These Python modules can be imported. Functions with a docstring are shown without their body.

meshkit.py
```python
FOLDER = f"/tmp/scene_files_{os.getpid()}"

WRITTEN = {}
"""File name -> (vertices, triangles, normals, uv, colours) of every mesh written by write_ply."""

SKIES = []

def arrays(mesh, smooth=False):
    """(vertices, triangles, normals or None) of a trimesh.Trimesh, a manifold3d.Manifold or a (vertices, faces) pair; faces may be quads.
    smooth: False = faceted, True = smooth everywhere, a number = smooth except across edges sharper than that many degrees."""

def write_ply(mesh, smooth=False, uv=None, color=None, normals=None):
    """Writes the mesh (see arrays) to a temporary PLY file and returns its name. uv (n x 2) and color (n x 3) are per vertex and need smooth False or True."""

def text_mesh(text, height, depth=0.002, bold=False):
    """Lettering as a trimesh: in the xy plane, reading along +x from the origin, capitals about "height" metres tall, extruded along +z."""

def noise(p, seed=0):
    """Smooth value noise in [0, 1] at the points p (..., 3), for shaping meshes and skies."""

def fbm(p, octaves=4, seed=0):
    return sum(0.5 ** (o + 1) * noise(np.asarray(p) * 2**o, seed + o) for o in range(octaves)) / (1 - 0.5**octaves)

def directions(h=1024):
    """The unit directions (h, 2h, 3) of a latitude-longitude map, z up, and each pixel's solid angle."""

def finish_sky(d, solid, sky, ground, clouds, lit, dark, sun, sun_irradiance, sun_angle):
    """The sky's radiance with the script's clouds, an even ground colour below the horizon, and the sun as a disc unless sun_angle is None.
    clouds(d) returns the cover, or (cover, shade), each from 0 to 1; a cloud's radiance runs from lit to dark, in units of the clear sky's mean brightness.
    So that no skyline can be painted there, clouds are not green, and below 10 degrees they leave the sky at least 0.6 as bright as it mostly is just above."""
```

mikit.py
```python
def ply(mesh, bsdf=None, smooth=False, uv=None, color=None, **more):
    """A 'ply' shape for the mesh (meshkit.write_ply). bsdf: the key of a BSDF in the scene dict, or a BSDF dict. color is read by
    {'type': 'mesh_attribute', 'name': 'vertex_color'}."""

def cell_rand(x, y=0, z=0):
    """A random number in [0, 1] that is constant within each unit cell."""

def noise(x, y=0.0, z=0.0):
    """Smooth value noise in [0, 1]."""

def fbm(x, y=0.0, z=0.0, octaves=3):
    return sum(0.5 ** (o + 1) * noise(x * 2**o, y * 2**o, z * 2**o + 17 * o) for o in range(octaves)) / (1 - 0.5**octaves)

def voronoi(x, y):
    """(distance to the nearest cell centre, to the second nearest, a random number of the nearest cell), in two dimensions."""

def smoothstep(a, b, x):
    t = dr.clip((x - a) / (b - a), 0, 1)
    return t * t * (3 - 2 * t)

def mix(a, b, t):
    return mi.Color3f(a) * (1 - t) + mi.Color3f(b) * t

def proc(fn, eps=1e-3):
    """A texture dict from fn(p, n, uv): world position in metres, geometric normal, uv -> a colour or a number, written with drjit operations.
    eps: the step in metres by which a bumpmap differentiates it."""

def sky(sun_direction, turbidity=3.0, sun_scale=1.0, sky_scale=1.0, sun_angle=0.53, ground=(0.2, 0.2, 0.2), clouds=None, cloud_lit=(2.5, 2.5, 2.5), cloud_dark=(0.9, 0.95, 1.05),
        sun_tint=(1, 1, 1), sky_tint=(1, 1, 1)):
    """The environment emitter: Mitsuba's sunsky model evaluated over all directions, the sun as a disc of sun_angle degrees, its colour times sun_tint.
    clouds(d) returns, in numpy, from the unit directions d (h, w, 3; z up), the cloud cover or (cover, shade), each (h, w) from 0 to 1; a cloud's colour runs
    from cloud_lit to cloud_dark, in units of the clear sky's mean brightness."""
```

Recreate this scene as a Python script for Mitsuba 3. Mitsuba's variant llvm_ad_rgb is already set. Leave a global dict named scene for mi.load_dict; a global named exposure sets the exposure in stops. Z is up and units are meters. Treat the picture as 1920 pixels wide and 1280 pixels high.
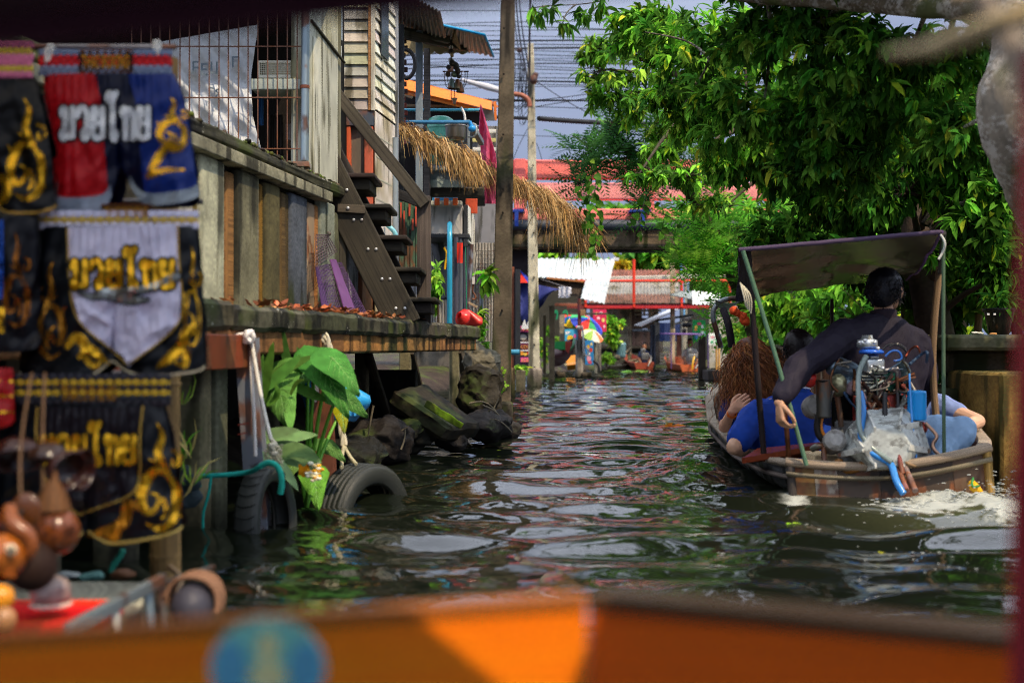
import math, random
import numpy as np, trimesh, manifold3d as m3, drjit as dr, mitsuba as mi, mikit, meshkit
import shapely.geometry as sg, shapely.ops as so, shapely.affinity as sa
from mikit import noise, fbm, smoothstep, mix
T = mi.ScalarTransform4f
scene, labels = {}, {}
# ------------------------------------------------------------------ camera, sky, exposure
EYE, F, HY = 0.75, 2400.0, 650.0
scene['camera'] = {'type': 'thinlens', 'fov': 2*math.degrees(math.atan(960/F)), 'fov_axis': 'x', 'aperture_radius': 0.0098,
    'focus_distance': 9.5, 'near_clip': 0.05, 'far_clip': 1500.0,
    'to_world': T().look_at(origin=[0, 0, EYE], target=[0, 10, EYE + 10*10/F], up=[0, 0, 1])}
SUN = (0.36, -0.50, 0.80)
def cloudfn(d):
    # an even blue-grey rain cloud all round, brighter towards the zenith
    n = meshkit.fbm(d*np.array([2.2, 2.2, 5.0]) + 7, 4)
    shade = 1.0 - 0.95*np.clip((d[..., 2]-0.22)/0.28, 0, 1) + 0.35*(n-0.5)
    return np.ones(d.shape[:2]), np.clip(shade, 0, 1)
scene['sky'] = mikit.sky(SUN, turbidity=3, sun_scale=0.9, clouds=cloudfn, cloud_lit=(5.3, 5.7, 6.7), cloud_dark=(0.92, 1.15, 1.8), sun_tint=(1.0, 0.96, 0.88))
exposure = 1.55
# ------------------------------------------------------------------ helpers
R = np.random.default_rng(7)
UP = np.array([0, 0, 1.0])
def A(*x): return np.array(x, float)
def P(x, y, d): return A((x-960)/F*d, d, EYE + (HY-y)/F*d)
def W(x, z, d): return A((x-960)/F*d, d, z)
CAN = A(0.135, 0.991, 0); CAN /= np.linalg.norm(CAN); LEFT = A(-CAN[1], CAN[0], 0); E0 = A(-1.18, 4.9, 0)
def LD(x, t=0.0):
    """distance along the view of the left-bank plane (offset t behind the walkway's edge) at column x"""
    o = E0 + LEFT*t; k = (x-960)/F
    s = (k*o[1]-o[0])/(CAN[0]-k*CAN[1])
    return o[1] + CAN[1]*s
def L(x, y, t=0.0): return P(x, y, LD(x, t))
def LZ(x, z, t=0.0): return W(x, z, LD(x, t))
def hexrgb(h):
    if isinstance(h, str): h = h.lstrip('#'); return tuple(int(h[i:i+2], 16)/255 for i in (0, 2, 4))
    return tuple(h)
def pack(c):
    c = np.clip(np.asarray(hexrgb(c) if isinstance(c, (str, tuple)) else c, float), 0, 1)
    q = np.round(c*np.array([31, 63, 31]))
    return q[..., 0]*2048 + q[..., 1]*32 + q[..., 2] + 0.5
def vary(c, amt, n=None, hue=0.35):
    c = np.array(hexrgb(c)); n1 = 1 if n is None else n
    k = 1 + amt*(R.random((n1, 1))*2-1); h = 1 + amt*hue*(R.random((n1, 3))*2-1)
    o = np.clip(c*k*h, 0, 1)
    return tuple(o[0]) if n is None else o
class G:
    """a mesh: vertices, triangles, u (a free coordinate) and optional packed colours per vertex"""
    def __init__(s, v, f, u=None, c=None):
        s.v = np.asarray(v, float).reshape(-1, 3); f = np.asarray(f, int)
        if f.ndim == 2 and f.shape[1] == 4: f = np.vstack([f[:, [0, 1, 2]], f[:, [0, 2, 3]]])
        s.f = f.reshape(-1, 3); s.u = np.zeros(len(s.v)) if u is None else np.asarray(u, float); s.c = c
    def col(s, c): s.c = np.broadcast_to(pack(c), (len(s.v),)).copy(); return s
    def mv(s, d): s.v = s.v + np.asarray(d, float); return s
    def sc(s, k): s.v = s.v*np.asarray(k, float); return s
    def tf(s, M, o=None):
        M = np.asarray(M, float)
        s.v = s.v @ M[:3, :3].T + (M[:3, 3] if M.shape == (4, 4) else 0) + (0 if o is None else np.asarray(o, float))
        if np.linalg.det(M[:3, :3]) < 0: s.f = s.f[:, ::-1]
        return s
    def rz(s, deg): return s.tf(rot(deg, 2))
    def rx(s, deg): return s.tf(rot(deg, 0))
    def ry(s, deg): return s.tf(rot(deg, 1))
    def flat(s):
        i = s.f.ravel(); return G(s.v[i], np.arange(len(i)).reshape(-1, 3), s.u[i], None if s.c is None else s.c[i])
    def cp(s): return G(s.v.copy(), s.f.copy(), s.u.copy(), None if s.c is None else s.c.copy())
    def rough(s, amp, freq, seed=0, along=None):
        n = np.stack([meshkit.fbm(s.v*freq + k*31.7, 3, seed+k) for k in range(3)], -1)-0.5
        s.v = s.v + n*2*amp; return s
def rot(deg, ax):
    a = math.radians(deg); c, s = math.cos(a), math.sin(a); M = np.eye(3); i, j = [(1, 2), (2, 0), (0, 1)][ax]
    M[i, i] = c; M[i, j] = -s; M[j, i] = s; M[j, j] = c; return M
def join(gs):
    gs = list(gs); o = 0; F_ = []
    for g in gs: F_.append(g.f+o); o += len(g.v)
    c = None
    if any(g.c is not None for g in gs): c = np.concatenate([g.c if g.c is not None else np.full(len(g.v), pack('#808080')) for g in gs])
    return G(np.vstack([g.v for g in gs]), np.vstack(F_), np.concatenate([g.u for g in gs]), c)
def nrm(a): a = np.asarray(a, float); return a/max(np.linalg.norm(a), 1e-12)
def frame(x, up=UP):
    x = nrm(x)
    if abs(np.dot(x, nrm(up))) > .99: up = A(0, 1, 0) if abs(x[1]) < .9 else A(1, 0, 0)
    y = nrm(np.cross(up, x)); return np.stack([x, y, np.cross(x, y)], 1)
def box(lx, ly, lz, b=None):
    """a chamfered box about the origin (long axis x for the grain coordinate)"""
    h = np.array([lx, ly, lz])/2; b = min(0.08*min(lx, ly, lz), 0.006) if b is None else min(b, .45*min(lx, ly, lz)); V = []; U = []; idx = {}
    for ax in range(3):
        o = [k for k in range(3) if k != ax]
        for s in (-1, 1):
            for a in (-1, 1):
                for c in (-1, 1):
                    p = np.zeros(3); p[ax] = s*h[ax]; p[o[0]] = a*(h[o[0]]-b); p[o[1]] = c*(h[o[1]]-b)
                    sg_ = [0, 0, 0]; sg_[ax] = s; sg_[o[0]] = a; sg_[o[1]] = c
                    idx[(ax, tuple(sg_))] = len(V); V.append(p)
                    U.append(p[2]+.013*s if ax == 1 else (p[1]+.37*s+.7 if ax == 2 else p[1]*.5+p[2]*.5+1.7))
    Fq = []
    def I(ax, s): return idx[(ax, tuple(s))]
    for ax in range(3):
        o = [k for k in range(3) if k != ax]
        for s in (-1, 1):
            q = []
            for a, c in ((-1, -1), (1, -1), (1, 1), (-1, 1)):
                t = [0, 0, 0]; t[ax] = s; t[o[0]] = a; t[o[1]] = c; q.append(I(ax, t))
            Fq.append(q)
    for ax in range(3):
        o = [k for k in range(3) if k != ax]
        for a in (-1, 1):
            for c in (-1, 1):
                t0 = [0, 0, 0]; t0[o[0]] = a; t0[o[1]] = c; t1 = list(t0); t0[ax] = -1; t1[ax] = 1
                Fq.append([I(o[0], t0), I(o[0], t1), I(o[1], t1), I(o[1], t0)])
    V = np.array(V); tri = []
    for q in Fq: tri += [[q[0], q[1], q[2]], [q[0], q[2], q[3]]]
    for sx in (-1, 1):
        for sy in (-1, 1):
            for sz in (-1, 1): tri.append([I(0, (sx, sy, sz)), I(1, (sx, sy, sz)), I(2, (sx, sy, sz))])
    tri = np.array(tri); n = np.cross(V[tri[:, 1]]-V[tri[:, 0]], V[tri[:, 2]]-V[tri[:, 0]])
    flip = (n*V[tri].mean(1)).sum(1) < 0; tri[flip] = tri[flip][:, ::-1]
    return G(V, tri, np.array(U))
def beam(p, q, w, h, up=UP, b=None):
    """a box from p to q; w is its width across, h its height along up"""
    p, q = np.asarray(p, float), np.asarray(q, float); g = box(np.linalg.norm(q-p), w, h, b); g.u = g.u + R.random()*7
    return g.tf(frame(q-p, up)).mv((p+q)/2)
def slab(p0, p1, p2, p3, th, nrml=None):
    """a quad p0..p3 given a thickness th against its normal"""
    q = np.array([p0, p1, p2, p3], float); n = nrm(np.cross(q[1]-q[0], q[3]-q[0])) if nrml is None else nrm(nrml)
    lo = q - n*th; e = np.linalg.norm(q[1]-q[0]); e2 = np.linalg.norm(q[3]-q[0])
    V, Fc, U = [], [], []
    for quad, us in (((q[0], q[1], q[2], q[3]), (0, e, e, 0)), ((lo[3], lo[2], lo[1], lo[0]), (0, e, e, 0)), *[((q[i], lo[i], lo[(i+1) % 4], q[(i+1) % 4]), (0, th, th, 0)) for i in range(4)]):
        k = len(V); V += list(quad); U += list(us); Fc.append([k, k+1, k+2, k+3])
    V = np.array(V); g = G(V, np.array(Fc), np.array(U)+R.random()*5)
    fc = V[g.f]; nn = np.cross(fc[:, 1]-fc[:, 0], fc[:, 2]-fc[:, 0]); out = ((fc.mean(1)-V.mean(0))*nn).sum(1) < 0
    g.f[out] = g.f[out][:, ::-1]; return g
def resample(pts, n):
    pts = np.asarray(pts, float)
    k = len(pts)
    if k < 3: return pts[0] + np.linspace(0, 1, n)[:, None]*(pts[-1]-pts[0])
    from scipy.interpolate import CubicSpline
    t = np.concatenate([[0], np.cumsum(np.linalg.norm(np.diff(pts, axis=0), axis=1)+1e-9)])
    return CubicSpline(t, pts, bc_type='natural')(np.linspace(0, t[-1], n))
def tube(pts, r, sides=8, n=None, caps=True, spline=True):
    pts = np.asarray(pts, float)
    if spline and len(pts) > 2:
        n = n or max(8, 6*(len(pts)-1)); rr = np.interp(np.linspace(0, 1, n), np.linspace(0, 1, len(np.atleast_1d(r))), np.atleast_1d(r)); pts = resample(pts, n)
    else:
        rr = np.interp(np.linspace(0, 1, len(pts)), np.linspace(0, 1, len(np.atleast_1d(r))), np.atleast_1d(r))
    t = np.gradient(pts, axis=0) if len(pts) > 2 else np.repeat([pts[1]-pts[0]], 2, 0)
    t = t/(np.linalg.norm(t, axis=1, keepdims=True)+1e-12); m = len(pts)
    a = np.zeros_like(t); a0 = np.cross(t[0], UP if abs(t[0][2]) < .9 else A(1, 0, 0)); a[0] = nrm(a0)
    for i in range(1, m): a[i] = nrm(a[i-1]-t[i]*np.dot(a[i-1], t[i]))
    b = np.cross(t, a); an = np.arange(sides)*2*np.pi/sides
    v = pts[:, None]+rr[:, None, None]*(np.cos(an)[None, :, None]*a[:, None]+np.sin(an)[None, :, None]*b[:, None])
    i, j = np.meshgrid(np.arange(m-1), np.arange(sides), indexing='ij'); j2 = (j+1) % sides
    f = np.stack([i*sides+j, i*sides+j2, (i+1)*sides+j2, (i+1)*sides+j], -1).reshape(-1, 4)
    u = np.broadcast_to(an*rr.mean(), (m, sides)).ravel()+R.random()*5
    V = v.reshape(-1, 3); fs = np.vstack([f[:, [0, 1, 2]], f[:, [0, 2, 3]]])
    if caps and sides > 2:
        for e, fl in ((0, True), (m-1, False)):
            k = len(V); V = np.vstack([V, v[e], [pts[e]]]); u = np.concatenate([u, np.full(sides+1, .3)])
            q = np.stack([k+np.arange(sides), k+(np.arange(sides)+1) % sides, np.full(sides, k+sides)], 1); fs = np.vstack([fs, q[:, ::-1] if fl else q])
    return G(V, fs, u)
def lathe(prof, sides=24, caps=False):
    """profile of (r, z) pairs turned about z"""
    pr = np.asarray(prof, float); an = np.arange(sides)*2*np.pi/sides; m = len(pr)
    v = np.stack([pr[:, 0, None]*np.cos(an), pr[:, 0, None]*np.sin(an), np.repeat(pr[:, 1, None], sides, 1)], -1)
    i, j = np.meshgrid(np.arange(m-1), np.arange(sides), indexing='ij'); j2 = (j+1) % sides
    return G(v.reshape(-1, 3), np.stack([i*sides+j, i*sides+j2, (i+1)*sides+j2, (i+1)*sides+j], -1).reshape(-1, 4), np.tile(an*pr[:, 0].max(), m))
def lathe_hard(prof, sides=24):
    return join([lathe(prof[i:i+2], sides) for i in range(len(prof)-1)])
def ball(r, n=2):
    m = trimesh.creation.icosphere(n); return G(m.vertices*np.asarray(r, float), m.faces)
def prism(poly, th):
    """a shapely polygon in xy given a thickness from z=0 to th, hard edges"""
    gs = []
    for p in getattr(poly, 'geoms', [poly]):
        if p.is_empty or p.area < 1e-9: continue
        m = trimesh.creation.extrude_polygon(p, th, engine='earcut'); gs.append(G(m.vertices, m.faces).flat())
    g = join(gs); g.u = g.v[:, 0].copy(); return g
def sheet(pts, th=0.0):
    """a grid (n, m, 3) of points as a smooth sheet; th gives it a back and a rim"""
    p = np.asarray(pts, float); n, m = p.shape[:2]
    i, j = np.meshgrid(np.arange(n-1), np.arange(m-1), indexing='ij')
    q = np.stack([i*m+j, i*m+j+1, (i+1)*m+j+1, (i+1)*m+j], -1).reshape(-1, 4)
    uu = np.repeat(np.linspace(0, 1, n)[:, None], m, 1).ravel()*np.linalg.norm(p[-1, 0]-p[0, 0])
    g = G(p.reshape(-1, 3), q, uu)
    if not th: return g
    nn = np.cross(np.gradient(p, axis=0), np.gradient(p, axis=1)); nn /= np.linalg.norm(nn, axis=-1, keepdims=True)+1e-12
    pb = p-nn*th; back = G(pb.reshape(-1, 3), q[:, ::-1], uu)
    rim = []
    for a, b in ((p[0], pb[0]), (pb[-1], p[-1]), (pb[:, 0], p[:, 0]), (p[:, -1], pb[:, -1])):
        k = len(a); i = np.arange(k-1); rim.append(G(np.vstack([a, b]), np.stack([i, i+k, i+k+1, i+1], 1)))
    return join([g, back]+rim)
def hull(balls):
    """smooth hull of spheres [(centre, radius), ...]"""
    return m3.Manifold.batch_hull([m3.Manifold.sphere(r, 14).translate(tuple(map(float, c))) for c, r in balls])
def limb(joints, rads):
    return [hull([(joints[i], rads[i]), (joints[i+1], rads[i+1])]) for i in range(len(joints)-1)]
def flesh(parts, edge=.02, it=12, wrinkle=0, wf=12):
    m = m3.Manifold.batch_boolean(parts, m3.OpType.Add).refine_to_length(edge).to_mesh()
    t = trimesh.Trimesh(m.vert_properties[:, :3], m.tri_verts, process=True); trimesh.smoothing.filter_taubin(t, iterations=it)
    if wrinkle: t.vertices = t.vertices + t.vertex_normals*((meshkit.fbm(t.vertices*A(wf, wf, wf*.45), 3)-.5)*2*wrinkle)[:, None]
    return G(t.vertices, t.faces)
used = {}
def name(key):
    if key not in used: used[key] = 0; return key
    used[key] += 1; return f'{key}_{used[key]:03d}'
def put(key, g, mat, col='#888888', parent=None, **lab):
    """one entry of the scene; key is numbered when taken. parent: the key it is a part of"""
    key = name((parent+'__' if parent else '')+key)
    c = g.c if g.c is not None else np.full(len(g.v), pack(col))
    scene[key] = mikit.ply((g.v, g.f), mat, smooth=True, uv=np.stack([g.u, c], 1))
    if lab: labels[key] = lab
    return key
def thing(key, label, category, group=None, kind=None):
    key = name(key); labels[key] = {'label': label, 'category': category}
    if group: labels[key]['group'] = group
    if kind: labels[key]['kind'] = kind
    return key
def structure(key, g, mat, col): return put(key, g, mat, col, kind='structure')
def tag(key, label, category, group=None, kind=None):
    labels[key] = {'label': label, 'category': category}
    if group: labels[key]['group'] = group
    if kind: labels[key]['kind'] = kind
    return key
# ------------------------------------------------------------------ materials (the colour comes packed in v, u is the grain coordinate)
def unpack(uv):
    i = dr.floor(uv.y); r = dr.floor(i/2048); g = dr.floor((i-r*2048)/32); b = i-r*2048-g*32
    c = mi.Color3f(r/31, g/63, b/31); return c*c*(0.3*c+0.7)
def sat(x): return dr.clip(x, 0, 0.92)
def c_plain(p, n, uv): return sat(unpack(uv)*(0.86+0.28*fbm(p.x*9, p.y*9, p.z*9, 2)))
def c_wood(p, n, uv):
    g = noise(uv.x*150, (p.x+p.y+p.z)*2.0)*.6+noise(uv.x*420, (p.x-p.y+p.z)*5)*.4
    w = fbm(p.x*3.1, p.y*3.1, p.z*3.1, 3)
    k = noise(uv.x*900, (p.x+p.y-p.z)*9); st = smoothstep(.55, .75, fbm(p.x*6+3, p.y*6, p.z*2.4, 3))
    return sat(unpack(uv)*(0.3+0.95*g)*(0.5+0.95*w)*(.75+.5*k)*(1-.55*st))
def b_wood(p, n, uv): return 0.0016*noise(uv.x*150, (p.x+p.y+p.z)*2.0)
def c_conc(p, n, uv):
    w = fbm(p.x*5, p.y*5, p.z*5, 4); s = fbm(p.x*11+3, p.y*11, p.z*1.3, 3); f = fbm(p.x*60, p.y*60, p.z*60, 2)
    c = unpack(uv)*(0.35+1.15*w)*(.6+.75*f)*(1-0.8*smoothstep(.48, .7, s))
    m = smoothstep(.52, .7, fbm(p.x*2.1+9, p.y*2.1, p.z*1.5, 3))*smoothstep(.35, .6, s)
    c = mix(c, mi.Color3f(.035, .045, .012), .8*m)
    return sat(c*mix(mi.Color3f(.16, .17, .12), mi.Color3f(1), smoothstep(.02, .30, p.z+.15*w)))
def c_moss(p, n, uv):
    w = fbm(p.x*9, p.y*9, p.z*9, 4); s = fbm(p.x*8+3, p.y*8, p.z*2.6, 4); f = fbm(p.x*60, p.y*60, p.z*60, 2)
    c = unpack(uv)*(0.3+1.2*w)*(.55+.9*f)*(1-0.85*smoothstep(.42, .62, s))
    c = mix(c, mi.Color3f(.045, .06, .010), smoothstep(.5, .68, fbm(p.x*4+2, p.y*4, p.z*4, 3))*.85)
    return sat(mix(c, mi.Color3f(.42, .42, .36), smoothstep(.80, .84, noise(p.x*75, p.y*75, p.z*75))*smoothstep(.55, .7, fbm(p.x*6, p.y*6+5, p.z*6, 2))*.8))
def b_conc(p, n, uv): return 0.004*fbm(p.x*28, p.y*28, p.z*28, 3)
def c_rock(p, n, uv):
    w = fbm(p.x*7, p.y*7, p.z*7, 4); f = fbm(p.x*45, p.y*45, p.z*45, 3)
    c = unpack(uv)*(0.3+1.0*w)*(.5+f)
    c = mix(c, mi.Color3f(.05, .075, .012), smoothstep(.52, .68, fbm(p.x*3+2, p.y*3, p.z*3, 3))*smoothstep(-.1, .5, n.z)*.8)
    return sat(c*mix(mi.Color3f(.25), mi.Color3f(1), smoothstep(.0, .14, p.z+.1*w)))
def b_rock(p, n, uv): return 0.012*fbm(p.x*22, p.y*22, p.z*22, 4)
def c_paint(p, n, uv):
    w = fbm(p.x*3.3, p.y*3.3, p.z*3.3, 3); s = fbm(p.x*9+3, p.y*9, p.z*.8, 3)
    c = unpack(uv)*(0.72+.5*w)
    return sat(mix(c, c*mi.Color3f(.45, .42, .40), .42*smoothstep(.52, .78, s)))
def c_siding(p, n, uv):
    w = fbm(p.x*11, p.y*11, p.z*6, 4); s = fbm(p.x*18+3, p.y*18, p.z*2.2, 3)
    c = unpack(uv)*(0.7+.5*w)
    c = mix(c, c*mi.Color3f(.30, .29, .24), smoothstep(.5, .72, s))
    return sat(mix(c, c*mi.Color3f(.5, .45, .25), .8*smoothstep(.52, .75, fbm(p.x*2, p.y*2, p.z*2+4, 3))))
def c_rust(p, n, uv):
    w = fbm(p.x*14, p.y*14, p.z*7, 4); r = smoothstep(.46, .62, w)
    c = mix(unpack(uv)*(.7+.5*noise(p.x*6, p.y*6, p.z*3)), mix(mi.Color3f(.045, .018, .009), mi.Color3f(.26, .085, .025), noise(p.x*22, p.y*22, p.z*14)), r*.85)
    return sat(c)
def c_cloth(p, n, uv): return sat(unpack(uv)*(0.82+.3*fbm(p.x*45, p.y*45, p.z*45, 2)))
def c_skin(p, n, uv): return sat(unpack(uv)*(0.88+.24*fbm(p.x*30, p.y*30, p.z*30, 2)))
def c_leaf(p, n, uv): return sat(unpack(uv)*(0.75+.5*noise(p.x*38, p.y*38, p.z*38)))
def c_bark(p, n, uv):
    w = fbm(p.x*7, p.y*7, p.z*5, 4); l = smoothstep(.44, .70, fbm(p.x*13+4, p.y*13, p.z*10, 4)*.7+.3*noise(p.x*70, p.y*70, p.z*70))
    c = unpack(uv)*(.35+1.1*w)*(.6+.8*fbm(p.x*42, p.y*42, p.z*26, 2)); c = mix(c, mi.Color3f(.46, .42, .36), .75*l)
    return sat(mix(c, mi.Color3f(.06, .075, .015), .8*smoothstep(.58, .7, fbm(p.x*3, p.y*3+8, p.z*3, 3))))
def b_bark(p, n, uv): return .012*fbm(p.x*18, p.y*18, p.z*9, 3)
def c_engine(p, n, uv):
    w = fbm(p.x*30, p.y*30, p.z*30, 3); g = .7*smoothstep(.48, .68, fbm(p.x*17, p.y*17+3, p.z*17, 4))
    return sat(mix(unpack(uv)*(.55+.7*w)*(.6+.7*noise(p.x*80, p.y*80, p.z*80)), mi.Color3f(.035, .024, .014), .85*g))
def c_cast(p, n, uv):
    g = smoothstep(.5, .66, fbm(p.x*21, p.y*21+3, p.z*21, 4))
    return sat(mix(unpack(uv)*(.7+.45*fbm(p.x*60, p.y*60, p.z*60, 2)), mi.Color3f(.05, .038, .026), .6*g))
def mat(key, fn, rough, spec=.5, bump=None, two=True, **kw):
    d = {'type': 'principled', 'base_color': mikit.proc(fn), 'roughness': rough, 'specular': spec, **kw}
    if bump: d = {'type': 'bumpmap', 'tex': mikit.proc(bump), 'scale': 1.0, 'bsdf': d}
    scene[key] = {'type': 'twosided', 'bsdf': d} if two else d
mat('m_plain', c_plain, .75, .3)
mat('m_wood', c_wood, .7, .35, b_wood)
mat('m_conc', c_conc, .85, .3, b_conc)
mat('m_moss', c_moss, .8, .35, b_conc)
mat('m_rock', c_rock, .75, .35, b_rock)
mat('m_paint', c_paint, .5, .4)
mat('m_siding', c_siding, .7, .3)
mat('m_rust', c_rust, .55, .5)
mat('m_metal', c_rust, .4, .5, metallic=.75)
mat('m_cloth', c_cloth, .85, .25, sheen=.4)
mat('m_satin', c_cloth, .4, .22)
mat('m_gloss', c_plain, .22, .5)
mat('m_foil', c_plain, .28, .5, metallic=.8)
mat('m_skin', c_skin, .5, .4)
mat('m_hair', c_plain, .45, .35)
mat('m_bark', c_bark, .85, .3, b_bark)
mat('m_engine', c_engine, .35, .5, metallic=.55)
mat('m_rubber', c_plain, .55, .4)
mat('m_cast', c_cast, .48, .5)
scene['m_leaf'] = {'type': 'principledthin', 'base_color': mikit.proc(c_leaf), 'roughness': .42, 'diff_trans': .75, 'spec_trans': 0.0, 'eta': 1.4}
scene['m_added_awning'] = {'type': 'principledthin', 'base_color': mikit.proc(c_cloth), 'roughness': .6, 'diff_trans': 1.55, 'spec_trans': 0.0, 'eta': 1.3}
scene['m_web'] = {'type': 'principledthin', 'base_color': mikit.proc(c_cloth), 'roughness': .6, 'diff_trans': .7, 'spec_trans': 0.0, 'eta': 1.3}
# ------------------------------------------------------------------ the setting: water, bed, banks, bridge
def wave_height(x, y):
    r = np.random.default_rng(23); h = np.zeros_like(x)
    wx = x + .16*(meshkit.noise(np.stack([x*.5, y*.5, x*0], -1), 3)-.5); wy = y + .22*(meshkit.noise(np.stack([x*.45, y*.45, x*0+5], -1), 4)-.5)
    patch = .45 + 1.1*meshkit.fbm(np.stack([x*.35, y*.22, x*0], -1), 2, 9)
    for k in range(26):
        lam = .32*(.9/.32)**r.random() if k < 14 else .24*(.6/.24)**r.random(); a = r.normal(0, .3); d = (math.sin(a), math.cos(a)); s = .034*(.7+.6*r.random())
        h += np.interp(y, [3, 5, 9, 20, 60], [1.0, 1.0, .72, .6, .5] if k < 14 else [.75, .8, .95, 1.15, 1.1])*s*lam/6.28*np.sin((wx*d[0]+wy*d[1])*6.283/lam+r.random()*6.28)*(patch if k % 2 else 2-patch)*1.2
    # the wake of the boat: crests running out from its stern
    b = STERN; dx, dy = x-b[0], y-b[1]
    for sgn, ang in ((-1, 30), (1, 26)):
        a = math.radians(ang); ax = A(sgn*math.sin(a), -math.cos(a)); n_ = A(ax[1], -ax[0])*sgn
        al = dx*ax[0]+dy*ax[1]; ac = dx*n_[0]+dy*n_[1]+.15*np.sin(al*2.1)
        h += .014*np.exp(-(ac/.45)**2)*np.sin(ac*9.5+al*.5+.8*np.sin(al*1.3))*np.clip(al+.4, 0, 1)*np.exp(-np.clip(al-3, 0, 9)/3)
    # the bow wave on the boat's left flank
    s = dx*HEAD[0]+dy*HEAD[1]; t = -(dx*HEAD[1]-dy*HEAD[0])*-1
    lat = dx*RGT[0]+dy*RGT[1]
    bump = np.exp(-((lat+1.0-.16*(s-1.4))/.28)**2)*np.exp(-((s-1.6)/1.3)**2)
    h += .075*bump + .012*bump*(meshkit.fbm(np.stack([x*14, y*14, x*0], -1), 3)-.5)*2
    ch = np.exp(-((lat+.95)/.6)**2)*np.exp(-((s-.9)/1.6)**2)
    h += .016*ch*(meshkit.fbm(np.stack([x*11, y*11, x*0+2], -1), 3)-.5)*2
    # churned water behind the propeller
    c = np.exp(-((dx-.25)/.42)**2)*np.exp(-((dy+.42)/.34)**2)
    h += c*(.15*meshkit.fbm(np.stack([x*6, y*6, x*0+8], -1), 4)-.045) + .04*np.exp(-((dx-.35)/.2)**2)*np.exp(-((dy+.2)/.12)**2)
    return h
STERN = A(1.87, 6.33, 0); HEAD = A(.15, .989, 0); RGT = A(.989, -.15, 0)
def build_water():
    ys = np.concatenate([np.linspace(-3, .8, 12), np.exp(np.linspace(math.log(.85), math.log(75), 800))])
    xs = np.concatenate([-np.exp(np.linspace(math.log(9), math.log(2.2), 55))[:-1], np.linspace(-2.2, 4.2, 250), np.exp(np.linspace(math.log(4.2), math.log(14), 60))[1:]])
    X, Y = np.meshgrid(xs, ys, indexing='ij')
    Z = wave_height(X, Y)
    return sheet(np.stack([X, Y, Z], -1))
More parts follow.
